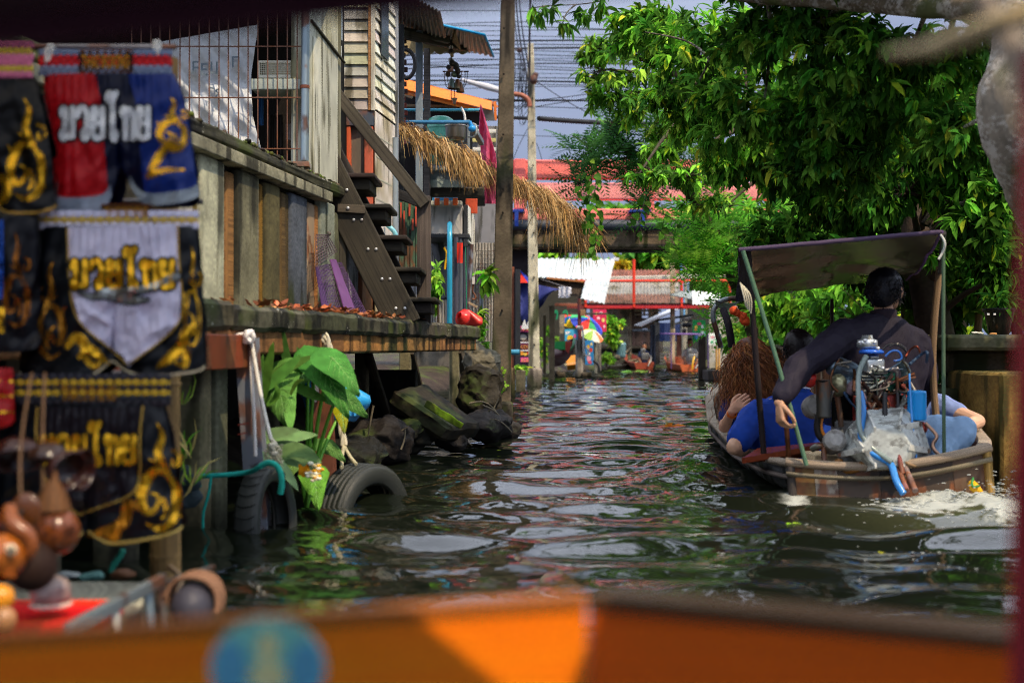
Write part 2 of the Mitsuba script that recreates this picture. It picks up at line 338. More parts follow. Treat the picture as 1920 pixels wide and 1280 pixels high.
def c_water(p, n, uv):
    k = smoothstep(.4, .75, fbm(p.x*3, p.y*3, 0, 3))
    # silt and air stirred up behind the propeller
    st = dr.exp(-dr.square((p.x-2.15)/.6)-dr.square((p.y-5.75)/.5))
    return mix(mi.Color3f(.005, .007, .004), mi.Color3f(.075, .078, .036), st*.8)
def b_water(p, n, uv): return (.006*fbm(p.x*5.5, p.y*8, 0, 3)+.0014*noise(p.x*30, p.y*38, 0))/(1+dr.square(p.y/6))
def w_foam(p, n, uv):
    x, y = p.x-2.10, p.y-5.93
    wx, wy = p.x+.10*noise(p.x*6, p.y*6, 3), p.y+.10*noise(p.x*6, p.y*6, 9)
    f = fbm(wx*7, wy*9, 0, 4)*.65+fbm(wx*26, wy*30, 5, 3)*.35
    reg = dr.exp(-dr.square(x/.50)-dr.square(y/.33))+.8*dr.exp(-dr.square((p.x-2.45)/.35)-dr.square((p.y-5.75)/.38))+.5*dr.exp(-dr.square((p.x-1.42)/.12)-dr.square((p.y-6.25)/.2))
    return dr.clip(smoothstep(.50, .78, f+.46*dr.minimum(reg, 1.0)-.12)*smoothstep(.12, .5, reg), 0, .95)
scene['m_water'] = {'type': 'twosided', 'bsdf': {'type': 'bumpmap', 'tex': mikit.proc(b_water, eps=4e-3), 'scale': .55, 'bsdf': {'type': 'blendbsdf', 'weight': mikit.proc(w_foam),
    'a': {'type': 'principled', 'base_color': mikit.proc(c_water), 'roughness': .04, 'specular': .75}, 'b': {'type': 'diffuse', 'reflectance': {'type': 'rgb', 'value': [.44, .46, .41]}}}}}
structure('canal_water', build_water(), 'm_water', '#202010')
structure('ground', G([[-400, -60, -1.2], [400, -60, -1.2], [400, 900, -1.2], [-400, 900, -1.2]], [[0, 1, 2, 3]]), 'm_plain', '#3a352a')
# earth banks on both sides, uneven
def bank(line, out, z0, z1, width, seed):
    line = np.asarray(line, float); n = 120; pts = resample(line, n) if len(line) > 2 else line[0]+np.linspace(0, 1, n)[:, None]*(line[1]-line[0])
    rows = []
    for k, (o, z) in enumerate([(-.25, -.35), (0, z0), (.35, z0+.6*(z1-z0)), (.9, z1), (2, z1+.05), (width, z1+.1), (width+30, z1+.6)]):
        p = pts+np.asarray(out)*o; p[:, 2] = z; q = p*A(1, 1, 0); p[:, 2] += .18*(meshkit.fbm(q*1.6+seed, 3)-.5)*(1 if k < 4 else .4); rows.append(p)
    return sheet(np.array(rows))
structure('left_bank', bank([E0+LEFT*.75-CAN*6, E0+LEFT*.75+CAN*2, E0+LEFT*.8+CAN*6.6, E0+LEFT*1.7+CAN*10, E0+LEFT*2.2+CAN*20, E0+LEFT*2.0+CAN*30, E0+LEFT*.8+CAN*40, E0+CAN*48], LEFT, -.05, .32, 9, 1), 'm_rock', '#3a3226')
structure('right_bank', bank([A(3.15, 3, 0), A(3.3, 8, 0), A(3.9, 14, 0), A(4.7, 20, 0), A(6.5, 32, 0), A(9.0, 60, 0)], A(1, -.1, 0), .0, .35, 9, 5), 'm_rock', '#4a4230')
structure('far_bank', sheet(np.array([[A(x, y, z+.1*math.sin(x*1.7+y)) for x in np.linspace(-40, 60, 60)] for y, z in ((47, -.3), (48, .15), (50, .45), (60, .7), (140, 1.5))])), 'm_moss', '#4c4632')
# ---- the red road bridge
BD = 26.0
def bx(x0, x1, y0, y1, d0, d1, ch=None):
    a, b = P(x0, y1, d0), P(x1, y0, d0); g = box(b[0]-a[0], d1-d0, b[2]-a[2], ch)
    return g.mv(A((a[0]+b[0])/2, (d0+d1)/2, (a[2]+b[2])/2))
br = thing('road_bridge', 'red railed concrete road bridge crossing the canal', 'bridge')
RED = '#f47f74'
put('railing_beam', bx(560, 1960, 299, 335, BD, BD+.25, .03), 'm_plain', RED, br)
put('railing_beam', bx(560, 1960, 342, 374, BD-.02, BD+.23, .03), 'm_plain', '#f89a90', br)
put('kerb_beam', bx(560, 1960, 391, 413, BD-.05, BD+.35, .03), 'm_plain', '#f4857a', br)
for x in (600, 750, 885, 975, 1216, 1457, 1700, 1900): put('railing_post', bx(x-11, x+11, 297, 392, BD-.06, BD+.3, .02), 'm_plain', '#f27b70', br)
put('service_pipe', tube([P(560, 422, BD-.25), P(1960, 422, BD-.25)], .11, 16), 'm_paint', '#3a424c', br)
put('deck_slab', bx(540, 1980, 413, 426, BD, BD+3.6, .02), 'm_conc', '#6a6256', br)
put('girder', bx(540, 1980, 426, 464, BD+.1, BD+.6, .03), 'm_conc', '#7a6c58', br)
for k in range(1, 3): put('girder', bx(540, 1980, 428, 466, BD+.1+1.4*k, BD+.6+1.4*k, .03).mv(A(0, 0, -.06)), 'm_conc', '#4a443e', br)
put('railing_beam', bx(540, 1980, 300, 334, BD+3.3, BD+3.55, .03), 'm_plain', RED, br)
for x in (968, 1205):
    b = put('pipe_bracket', bx(x-24, x+16, 392, 397, BD-.42, BD-.06), 'm_paint', '#1f3f9a', br)
    put('strap', bx(x-3, x+4, 397, 424, BD-.42, BD-.40), 'm_paint', '#1f3f9a', br)
for x, y0 in ((812, 800), (1500, 800)):
    g = bx(x-60, x+60, 466, y0, BD+.8, BD+3, .05); put('abutment', g, 'm_conc', '#6a6458', br)
# ---- the low red footbridge behind it
FD = 43.0
fb = thing('footbridge', 'narrow red steel footbridge crossing low behind the road bridge', 'footbridge')
put('deck_beam', bx(1062, 1420, 570, 579, FD, FD+.12, .02), 'm_paint', '#c9343c', fb)
put('deck_beam', bx(1062, 1420, 571, 578, FD+1.2, FD+1.3, .02), 'm_paint', '#a83038', fb)
put('deck', bx(1062, 1420, 567.5, 569.5, FD-.05, FD+1.35, .01), 'm_conc', '#6a5a52', fb)
put('handrail', tube([P(1062, 527, FD), P(1420, 526, FD)], .045, 8), 'm_paint', '#e6402a', fb)
for x in (1098, 1188.5, 1278, 1368): put('rail_post', tube([P(x, 486 if x == 1188.5 else 524, FD), P(x, 576, FD)], .05, 8), 'm_paint', '#e6402a', fb)
for y in (518, 521.5): put('pipe', tube([P(1120, y+3, FD+.9), P(1420, y-4, FD+.9)], .035, 8), 'm_paint', '#cfcabc', fb)
# ------------------------------------------------------------------ left bank: walkway, retaining wall, stairs, houses
def lb(s, t, z): return E0*A(1, 1, 0)+CAN*s+LEFT*t+UP*z
def lbox(s0, s1, t0, t1, z0, z1, b=None):
    g = box(s1-s0, t1-t0, z1-z0, b); g.u = g.u+R.random()*5
    return g.tf(np.stack([CAN, LEFT, UP], 1)).mv(lb((s0+s1)/2, (t0+t1)/2, (z0+z1)/2))
def sof(x, t=0.0): return (LD(x, t)-E0[1]-LEFT[1]*t)/CAN[1]
def dense(g, n=2):
    m = trimesh.Trimesh(g.v, g.f, process=True)
    for _ in range(n): m = m.subdivide()
    return G(m.vertices, m.faces)
wk = thing('walkway', 'mossy concrete walkway on piles along the left side of the canal', 'walkway')
cuts = [-3.2, -1.4, .35, 1.35, 2.5, 3.7, 5.1, 6.66]
for a, b in zip(cuts[:-1], cuts[1:]):
    g = dense(lbox(a+.004, b-.004, R.uniform(-.012, .012), 1.6, .815, .93+R.uniform(-.006, .006), .02), 4); g.rough(.012, 9, 3); g = g.flat() if 0 else g
    put('edge_slab', g, 'm_moss', vary('#4f4d3d', .12), wk)
for a, b in ((-3.2, .5), (.5, 2.15), (2.15, 3.1), (3.1, 4.9), (4.9, 6.6)):
    put('fascia_beam', lbox(a, b-.006, .03, .2, .715, .83, .012), 'm_conc', vary('#94693f', .12), wk)
put('steel_corner', lbox(-.9, .52, -.005, .1, .66, .80, .006), 'm_rust', '#8a3f1f', wk)
for x, t, w in ((388, .12, .12), (418, .10, .13), (640, .5, .1), (690, .75, .1), (770, .7, .1), (860, .7, .1), (520, .9, .12), (250, .12, .13), (100, .15, .13)):
    s = sof(x, t); put('pile', lbox(s-w/2, s+w/2, t, t+w, -1.1, .72, .012), 'm_conc', vary('#6f6a55', .12), wk)
for x in (690, 770, 860): put('brace', beam(lb(sof(x, .7), .7, .70), lb(sof(x, .7)+.9, .75, .15), .06, .05), 'm_wood', '#4b4033', wk)
for t in (.55, 1.1): put('joist', lbox(-3, 6.5, t, t+.08, .70, .812), 'm_wood', '#4d4336', wk)
put('back_wall', lbox(-3, 6.3, 1.35, 1.45, -1, .70), 'm_rock', '#2a261e', wk); put('end_wall', lbox(6.2, 6.3, .5, 1.4, -1, .55), 'm_rock', '#2a261e', wk)  # dark back wall added to keep the space under the deck black
# dead leaves lying on it
def dead_leaves():
    gs = []
    for k in range(115):
        s = R.uniform(.4, 4.6); t = .06+.4*R.random()**1.5
        if k < 60: s = R.uniform(1.1, 3.0); t = .03+.2*R.random()
        l = R.uniform(.04, .085); w = l*.45; a = R.random(7)
        q = np.array([[-l/2, 0, 0], [-l*.1, w/2, .012*a[0]], [l*.2, w*.4, .02*a[1]], [l/2, 0, .03*a[2]], [l*.15, -w*.45, .015*a[3]], [-l*.15, -w/2, .018*a[4]], [0, 0, -.004]])
        g = G(q, [[6, 0, 1], [6, 1, 2], [6, 2, 3], [6, 3, 4], [6, 4, 5], [6, 5, 0]][0:6]).rx(R.uniform(-35, 35)).ry(R.uniform(-25, 25)).rz(R.uniform(0, 360)).mv(lb(s, t, .945+.012*R.random()))
        gs.append(g.col(vary(R.choice(['#a8623a', '#8a4c2c', '#b97a4e', '#6d4028', '#b0704a']), .2)))
    return join(gs)
tag(put('dead_leaves', dead_leaves(), 'm_plain'), 'brown dead leaves littering the walkway below the wall', 'leaves', kind='stuff')
# ---- retaining wall of concrete posts and planks
rw = thing('retaining_wall', 'retaining wall of weathered concrete posts and old planks on the walkway', 'wall')
WT = .5
def wp(x0, x1, z0, z1, t, th, col, m='m_conc', part='post'):
    s0, s1 = sof(x0, t), sof(x1, t); return put(part, lbox(s0, s1, t, t+th, z0, z1, .01), m, col, rw)
for x0, x1, c, top in ((318, 362, '#b5b3a2', 1.66), (377, 421, '#b0ad98', 1.69), (447, 486, '#76735a', 1.685), (499, 525, '#57563c', 1.675), (547, 576, '#565b60', 1.67), (602, 628, '#7f8176', 1.70)):
    pst = wp(x0, x1, .90, top, WT, .05, c)
put('bolt', ball(.016, 2).mv(lb(sof(614, WT), WT-.008, 1.49)), 'm_rust', '#55504a', rw)
for x0, x1, c, m in ((426, 439, '#a07040', 'm_wood'), (440, 448, '#6d5a2a', 'm_wood'), (489, 494, '#8a6a2c', 'm_wood'), (527, 536, '#6a5434', 'm_wood'), (537, 545, '#5a4c33', 'm_wood'), (578, 590, '#9a8468', 'm_rust'), (591, 598, '#bd8348', 'm_wood'), (630, 648, '#5d5c4a', 'm_conc'), (362, 376, '#6b5e34', 'm_wood')):
    wp(x0, x1, .90, 1.66, WT+.022, .03, c, m, 'plank')
wp(649, 686, .90, 1.60, WT+.03, .012, '#a9b2b4', 'm_conc', 'panel')
wp(679, 699, .90, 1.30, WT+.00, .05, '#7c4a2c', 'm_rust', 'plank')
for x0, x1, c in ((701, 711, '#b0ac9a'), (712, 720, '#a49e88'), (721, 729, '#b7ae96'), (730, 738, '#8f8770')): wp(x0, x1, .90, 1.35, WT+.035, .025, c, 'm_wood', 'plank')
put('backing', lbox(-3, sof(745, .58), .565, .62, .9, 1.74), 'm_rock', '#2e2c22', rw)
g = lbox(-3.0, sof(612, WT), WT-.045, WT+.05, 1.69, 1.757, .006); put('rail', g, 'm_conc', '#8d8b70', rw)
g = dense(lbox(-3.0, sof(660, WT), WT-.02, WT+.2, 1.76, 1.845, .02), 4); g.rough(.022, 14, 5); put('capping_beam', g, 'm_moss', '#3c3a2c', rw)
# rubbish and soil on the capping
def crumbs():
    gs = []
    for k in range(420):
        s = R.uniform(.3, sof(650, WT)); r = R.uniform(.006, .02)
        gs.append(ball(A(r, r, r*.7)*R.uniform(.7, 1.4, 3), 0).rz(R.random()*360).mv(lb(s, WT-.015+.12*R.random(), 1.835+.015*R.random())).col(vary(R.choice(['#2b281e', '#3b3626', '#4c5a1c', '#55503f', '#201e18']), .2)))
    return join(gs)
put('soil_crumbs', crumbs(), 'm_plain', '#333333', rw, kind='stuff')
# ---- purple wire rack leaning on the wall
rk = thing('wire_rack', 'purple wire mesh rack leaning against the retaining wall', 'rack')
def rack_panel(a, b, c, d, nu, nv, r):
    """wires between quad corners a(bl) b(br) c(tr) d(tl)"""
    gs = []
    for i in range(nu+1):
        k = i/nu; gs.append(tube([a+(b-a)*k, d+(c-d)*k], r, 5, spline=False))
    for i in range(nv+1):
        k = i/nv; gs.append(tube([a+(d-a)*k, b+(c-b)*k], r, 5, spline=False))
    return join(gs)
q = lambda x, y, t: L(x, y, t)
put('mesh_panel', rack_panel(L(612, 585, .22), L(686, 585, .2), L(640, 492, .42), L(594, 500, .42), 22, 9, .0022), 'm_paint', '#543460', rk)
put('mesh_panel', rack_panel(L(592, 500, .43), L(632, 470, .43), L(614, 440, .46), L(592, 440, .46), 9, 9, .0024), 'm_paint', '#5c4a52', rk)
put('side_panel', slab(L(648, 585, .17), L(668, 585, .17), L(630, 486, .42), L(619, 486, .42), .006), 'm_paint', '#5f3a6a', rk)
put('side_panel', slab(L(606, 583, .25), L(618, 583, .25), L(598, 503, .44), L(592, 500, .44), .006), 'm_paint', '#563460', rk)
# ---- the nearest house: wire fence front, concrete side
FA = 8.0
ha = thing('tarpaulin_house', 'weathered concrete house with a wire grid front covered by a grey tarpaulin', 'house')
put('floor', lbox(-3, sof(655, .7), .72, 6, 1.70, 1.80), 'm_conc', '#5c584a', ha)
def fq(x0, x1, y0, y1, d, th=.05, b=None):
    a, c = P(x0, y1, d), P(x1, y0, d); return box(c[0]-a[0], th, c[2]-a[2], b).mv(A((a[0]+c[0])/2, d+th/2, (a[2]+c[2])/2))
xs = [318+18.35*k for k in range(14)]
for x in [300, 282, 264, 246]+xs: put('wire', tube([P(x, 330, FA), P(x+R.uniform(-1, 1), -40, FA)], .0042, 6, spline=False), 'm_rust', '#6a4a3a', ha)
for y in (-5, 87, 183, 279): put('wire', tube([P(240, y, FA-.006), P(566, y, FA-.006)], .0042, 6, spline=False), 'm_rust', '#6a4a3a', ha)
put('pipe_post', tube([P(571, 301, FA), P(573, -40, FA)], .026, 16, spline=False), 'm_metal', '#9fb0b6', ha)
put('pipe_collar', tube([P(571, 160, FA), P(571, 166, FA)], .031, 16, spline=False), 'm_rust', '#6d3a22', ha)
put('post_base', fq(548, 578, 302, 312, FA-.05, .12), 'm_rust', '#9a9c94', ha)
def tarp():
    n, m = 44, 40; us, vs = np.meshgrid(np.linspace(0, 1, n), np.linspace(0, 1, m), indexing='ij')
    left = 300+0*vs; right = np.interp(vs, [0, .35, .6, .8, 1], [484, 470, 473, 486, 503])
    top = 78-32*us; bot = 190+us*100
    x = left+(right-left)*us; y = top+(bot+35*us-top)*vs
    d = FA+.06+.05*meshkit.fbm(np.stack([x*.02+y*.012, y*.016, x*0], -1), 4)+.03*np.sin(x*.08+y*.05+3*vs)*vs+.015*np.sin((x-y)*.13)
    p = np.stack([(x-960)/F*d, d, EYE+(HY-y)/F*d], -1); return sheet(p.transpose(1, 0, 2), .004)
tp = tag(put('tarpaulin', tarp(), 'm_cloth', '#c3cacc'), 'torn grey plastic tarpaulin with faint lettering hung behind the wire grid', 'tarpaulin')
def strokes(lines, r, th, sides=None):
    """flat lettering from polylines in xy, as a thin plate"""
    s = so.unary_union([sg.LineString(l).buffer(r, 4) for l in lines]); return prism(s, th)
def smoothline(pts, n=14): return resample(np.array([(*p, 0) for p in pts], float), n)[:, :2]
gl = []
for x, y, h, ls in ((362, 118, 22, [[(0, 0), (0, 1)], [(0, 1), (.5, 1)], [(0, .5), (.4, .5)]]), (378, 120, 20, [[(0, 0), (0, 1)], [(0, 1), (.5, 1)], [(0, .5), (.4, .5)], [(0, 0), (.5, 0)]]), (396, 117, 20, [[(0, 1), (0, 0)], [(0, 0), (.5, 0)], [(.5, 0), (.5, 1)]]), (436, 105, 18, [[(0, 0), (0, 1)], [(0, 1), (.6, 1)], [(.6, 1), (.6, 0)]]),
                    (392, 160, 16, [[(0, 0), (0, 1)], [(0, 1), (.5, .9)]]), (404, 161, 14, [[(.4, 1), (0, .8)], [(0, .8), (.4, .4)], [(.4, .4), (0, 0)]])):
    pl = strokes([[(a*h, b*h) for a, b in l] for l in ls], 1.6, .4); pl.v = np.stack([(x+pl.v[:, 0]-960)/F*8.035, 8.035-pl.v[:, 2]*.004, EYE+(HY-(y+20-pl.v[:, 1]))/F*8.035], 1)
    gl.append(pl)
put('faint_lettering', join(gl), 'm_plain', '#6d7a80', tp)
# room behind the grid
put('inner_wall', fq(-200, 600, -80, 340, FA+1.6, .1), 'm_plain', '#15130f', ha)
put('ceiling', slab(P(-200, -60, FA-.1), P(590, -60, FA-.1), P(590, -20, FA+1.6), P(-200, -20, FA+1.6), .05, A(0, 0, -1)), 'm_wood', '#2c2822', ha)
put('eave', slab(P(-200, -92, FA-.35), P(640, -92, FA-.35), P(640, -70, FA+.3), P(-200, -70, FA+.3), .02, UP), 'm_paint', '#7a7a78', ha)  # out of view, added to keep direct sun off the tarpaulin
put('shelf', fq(470, 566, 147, 168, FA+.05, .3), 'm_paint', '#a7b0a8', ha)
cr = thing('plastic_crate', 'white slotted plastic crate on the shelf behind the wire grid', 'crate')
put('box', join([fq(484, 565, 113, 118, FA+.09, .22), fq(484, 565, 141, 146, FA+.09, .22), fq(498, 552, 118, 141, FA+.10, .01), fq(484, 486, 118, 141, FA+.09, .22), fq(563, 565, 118, 141, FA+.09, .22), fq(484, 565, 113, 146, FA+.30, .01)]), 'm_gloss', '#cfc9b4', cr)
put('slots', join([fq(486+3.4*k, 487+3.4*k, 118, 141, FA+.092, .008) for k in range(4)]+[fq(552+3.2*k, 553+3.2*k, 118, 141, FA+.092, .008) for k in range(4)]+[fq(485, 565, 120+4*k, 121.3+4*k, FA+.091, .008) for k in range(6)]), 'm_gloss', '#b7b19a', cr)
def drape(x0, x1, y0, y1, d, folds, amp, colr, key, label, cat, m='m_cloth', taper=0.0):
    n, k = 24, 40; us, vs = np.meshgrid(np.linspace(0, 1, n), np.linspace(0, 1, k), indexing='ij')
    w = 1-taper*us; x = (x0+x1)/2+(x1-x0)/2*(2*vs-1)*w; y = y0+(y1-y0)*us
    dd = d+amp*np.sin(vs*folds*6.28+us*1.3)*(.3+.7*us)
    p = np.stack([(x-960)/F*dd, dd, EYE+(HY-y)/F*dd], -1)
    return tag(put(key, sheet(p, .004), m, colr), label, cat)
drape(498, 530, 215, 320, FA+.4, 3, .03, '#3a3430', 'hanging_cloth', 'dark brown cloth hanging inside the wire grid', 'cloth')
drape(486, 494, 172, 235, FA+.3, 1, .02, '#2b5f94', 'hanging_cloth', 'strip of blue cloth hanging below the shelf', 'cloth')
drape(536, 552, 232, 262, FA+.5, 1, .02, '#b7a79a', 'hanging_cloth', 'small pale cloth hanging in the dark room', 'cloth')
# concrete side wall
SA = .52
put('side_wall', lbox(sof(579, SA), sof(634, SA), SA, SA+.12, 1.80, 3.6, .008), 'm_siding', '#b9b6a6', ha)
put('side_wall', lbox(sof(634, SA)+.004, sof(645, SA), SA+.02, SA+.12, 1.80, 3.6, .008), 'm_siding', '#7b7a66', ha)
put('corner_board', lbox(sof(585, SA), sof(598, SA), SA-.012, SA, 1.82, 2.72, .003), 'm_siding', '#c9c6b8', ha)
a, b = L(584, 38, SA-.008), L(646, 118, SA-.008); put('seam_strip', beam(a, b, .016, .012), 'm_wood', '#3b372c', ha)
put('window_strip', fq(634, 641, -20, 75, 8.95, .03), 'm_gloss', '#8f9dab', ha)
put('notice', fq(635.5, 640, 86, 108, 8.94, .005), 'm_plain', '#d7dde0', ha)
# ---- stairs
st = thing('staircase', 'steep weathered wooden staircase with handrail leading up from the walkway', 'staircase')
def stringer(d, xo, col):
    a = P(604+xo, 268, d); b = P(776+xo, 612, d); return put('stringer', beam(a, b, .05, .235, UP, .008), 'm_wood', col, st)
stringer(8.75, -16, '#453d34'); stringer(9.3, -2, '#3d362e')
for y, x in ((347, 683), (403, 712), (460, 742), (518, 768), (573, 795)):
    d = 9.02; a = P(x-36, y-6, d); tr = box(.24, .54, .032, .006); put('tread', tr.mv(P(x-5, y-9, d)), 'm_wood', vary('#3a342c', .1), st)
    put('riser_block', box(.17, .44, .075, .006).mv(P(x-6, y+6, d+.01)), 'm_wood', vary('#40392f', .1), st)
for x, y in ((634, 356), (650, 356), (663, 412), (678, 412), (690, 467), (705, 467), (716, 523), (731, 523), (742, 578), (759, 578)):
    put('bolt', ball(A(1, .5, 1)*.011, 2).mv(P(x, y, 8.72)), 'm_metal', '#d0d0cc', st)
put('cleat', beam(P(633, 390, 8.71), P(684, 393, 8.71), .03, .055), 'm_wood', '#6b6050', st); put('bolt', ball(A(1, .5, 1)*.012, 2).mv(P(652, 390, 8.69)), 'm_metal', '#d0d0cc', st)
put('support_post', beam(P(640, 400, 8.78), P(640, 608, 8.78), .07, .06, A(0, 1, 0)), 'm_wood', '#4b453a', st)
put('handrail_post', beam(P(612, 148, 9.3), P(622, 340, 9.3), .05, .088, A(1, 0, 0)), 'm_wood', '#5d554b', st)
put('handrail', beam(P(614, 155, 9.26), P(797, 384, 9.26), .05, .09), 'm_wood', '#544c42', st)
put('newel_post', beam(P(795, 368, 9.32), P(795, 614, 9.32), .06, .10, A(1, 0, 0)), 'm_wood', '#5a5248', st)
put('bolt', ball(.012, 1).mv(P(612, 156, 9.22)), 'm_rust', '#44403a', st)
# ---- clapboard house
HB = 9.65
hb = thing('clapboard_house', 'narrow grey clapboard house with an orange framed door behind the stairs', 'house')
n = 12; y1 = 205
for k in range(n):
    yb = y1-21.3*k; c = vary('#b5b1a0', .08)
    put('clapboard', slab(P(645, yb, HB-.022), P(690, yb, HB-.022), P(690, yb-21.8, HB), P(645, yb-21.8, HB), .016, A(0, -1, .1)), 'm_siding', c, hb)
put('corner_trim', fq(690, 695, -40, 207, HB-.03, .05), 'm_wood', '#a8754a', hb); put('corner_trim', fq(695, 702, -40, 207, HB-.035, .05), 'm_siding', '#c6c3b6', hb)
hx = P(702, 0, HB)[0]; tb = np.dot(A(hx, HB, 0)-E0, LEFT)
put('wall_frame', lbox(sof(702, tb)+.02, sof(737, tb), tb+.03, tb+1.6, 1.0, 3.9), 'm_plain', '#6a6558', hb)
s0, s1 = sof(702, tb), sof(738, tb); zt = P(0, -20, HB)[2]
k = 0
z = P(0, 205, HB)[2]-.0
while z < zt:
    put('side_clapboard', slab(lb(s0, tb-.018, z), lb(s1, tb-.018, z), lb(s1, tb, z+.088), lb(s0, tb, z+.088), .014, -LEFT), 'm_siding', vary('#cfccc0', .06), hb); z += .0865  # lighter tone than the front boards stands for the sunlit side
put('window_strip', lbox(s0+.12, s0+.34, tb-.03, tb-.018, 2.98, 3.7), 'm_gloss', '#39424a', hb)
put('side_panel', lbox(s0, s1, tb-.012, tb+.0, .95, P(0, 207, HB)[2]-.005, .003), 'm_siding', '#d2cfc3', hb)
for z in (1.55, 1.7, 1.86, 2.02, 2.18, 2.34): put('panel_joint', lbox(s0, s1, tb-.015, tb-.011, z, z+.012, .001), 'm_plain', '#a8a498', hb)
put('corner_strip', lbox(s1, s1+.05, tb-.03, tb+.05, .95, 3.8), 'm_siding', '#8a93a0', hb)
put('lintel', fq(648, 700, 207, 236, HB-.02, .1), 'm_rust', '#4d5560', hb)
door = put('door_opening', fq(640, 702, 236, 420, HB+.5, .05), 'm_plain', '#0c0b0a', hb)
put('door_frame', fq(649.5, 657, 236, 335, HB-.01, .06), 'm_paint', '#d7603c', hb)
put('door_panel', fq(682.5, 699, 236, 402, HB-.012, .06), 'm_rust', '#cf6547', hb)
put('door_edge', fq(671, 675, 238, 420, HB+.2, .05), 'm_paint', '#2f6f9c', hb)
put('lower_wall', fq(641, 700, 402, 480, HB+.05, .08), 'm_siding', '#bfae94', hb)
drape(706, 722, 66, 128, HB+.22, 2, .02, '#cfc6b0', 'hanging_rag', 'pale straw-coloured rag hanging by the clapboard window', 'rag', taper=.5)
put('drain_pipe', tube([P(741, 258, 10.2), P(741, 432, 10.2)], .022, 12, spline=False), 'm_paint', '#8a98a4', hb)
el = tag(put('pipe_elbow', tube([P(724, 420, 9.9), P(733, 428, 9.9), P(741, 438, 9.9), P(742, 452, 9.9)], .018, 12), 'm_gloss', '#7fc0cf'), 'pale blue plastic pipe elbow at the foot of the clapboard wall', 'pipe')
# ---- the green door and what stands behind the stairs
gd = thing('green_door', 'green corrugated metal door with worn red paint behind the handrail', 'door')
for k in range(7): put('plank', fq(748+5.2*k, 753+5.2*k, 378, 510, 10.75+.012*(k % 2), .03), 'm_rust', '#4a6b52', gd)
put('latch', fq(767, 771, 430, 440, 10.72, .02), 'm_metal', '#2c2a28', gd)
for x, y0, y1 in ((750, 380, 430), (756, 395, 445), (766, 382, 405), (772, 410, 432), (778, 385, 425)): put('red_paint', fq(x, x+3.4, y0, y1, 10.741, .004), 'm_rust', '#c25743', gd)
put('lintel', beam(P(742, 362, 10.6), P(800, 385, 10.6), .05, .08), 'm_wood', '#2d2a28', gd)
put('frame_post', fq(783, 789, 378, 600, 10.8, .05), 'm_paint', '#77808a', gd)
# ---- porch house (posts, roofs)
ph = thing('porch_house', 'open timber porch house on stilts with sheet metal roofs above the canal', 'house')
def corrugated(p0, p1, p2, p3, n, amp, th=.004):
    """a corrugated sheet: p0->p1 runs across the ribs, p0->p3 along them"""
    m = n*6+1; k = np.linspace(0, 1, m); nn = nrm(np.cross(p1-p0, p3-p0))
    o = amp*np.cos(k*n*2*np.pi)[:, None]*nn
    rows = [(p0+(p1-p0)*k[:, None])+((p3-p0)*(1-k[:, None])+(p2-p1)*k[:, None])*j+o for j in (0, .5, 1)]
    return sheet(np.array(rows), th)
put('roof', corrugated(P(730, -30, 10.4), P(824, 22, 10.6), P(836, 71, 12.0), P(730, 50, 12.0), 14, .012), 'm_paint', '#6d6a66', ph)
put('roof', corrugated(P(800, 40, 11.5), P(908, 65, 11.5), P(925, 106, 13.0), P(770, 72, 13.4), 16, .012), 'm_paint', '#9a9a96', ph)
put('roof_edge', tube([P(822, 45, 11.48), P(908, 65, 11.48), P(925, 106, 12.98)], .012, 8, spline=False), 'm_paint', '#2d9fd6', ph)
put('roof_beam', beam(P(745, 62, 11.3), P(870, 88, 12.9), .06, .08), 'm_wood', '#4a4440', ph)
put('roof_beam', beam(P(735, 55, 11.6), P(840, 74, 12.2), .06, .07), 'm_wood', '#55504a', ph)
put('gable_board', slab(P(849, 54, 11.55), P(852, 54, 11.6), P(865, 96, 12.9), P(847, 76, 12.3), .015), 'm_wood', '#8c7a55', ph)
put('valance', prism(sg.Polygon([(0, 0)]+[(k*.02, -.12-.035*abs(math.sin(k*.55))) for k in range(36)]+[(.7, 0)]), .01).rx(90).mv(P(752, 74, 13.1)), 'm_plain', '#a08862', ph)
put('post', fq(779, 792, 56, 380, 11.8, .07), 'm_paint', '#7f8b92', ph)
put('post', fq(794, 806, 90, 380, 12.3, .07), 'm_wood', '#6b6460', ph)
put('post', fq(746, 757, 45, 470, 10.9, .06), 'm_paint', '#262b33', ph)
for k in range(16): put('wall_slat', fq(734, 760+2*(k % 3), 58+13.5*k, 67+13.5*k, 11.5+.02*(k % 2), .025), 'm_wood', vary('#4f3029' if k < 9 else '#7a3a2c', .15), ph)
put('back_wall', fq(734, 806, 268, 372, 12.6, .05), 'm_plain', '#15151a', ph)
put('deck_frame', fq(783, 906, 352, 368, 12.7, .9), 'm_wood', '#33302d', ph)
put('rail', fq(815, 879, 260, 267, 12.0, .05), 'm_paint', '#858e92', ph); put('rail', fq(822, 879, 282, 288, 12.0, .05), 'm_paint', '#8a9296', ph)
put('post', fq(876, 881, 224, 300, 11.95, .05), 'm_paint', '#7d868b', ph)
put('brace', beam(P(879, 290, 12.0), P(905, 330, 12.6), .05, .05), 'm_paint', '#8a6068', ph)
put('brace', beam(P(884, 235, 12.0), P(903, 268, 12.6), .05, .05), 'm_paint', '#78828a', ph)
for k in range(6): put('yellow_slat', fq(886, 930, 242+17*k, 249+17*k, 14.2, .03), 'm_paint', '#c9c079' if k % 2 else '#d5d7d0', ph)
put('cabinet', fq(786, 868, 312, 350, 12.7, .35), 'm_paint', '#767d80', ph); put('cabinet_ledge', fq(784, 870, 337, 351, 12.66, .03), 'm_paint', '#98a09f', ph); put('cabinet_ledge', fq(786, 870, 313, 319, 12.66, .03), 'm_paint', '#8f9899', ph)
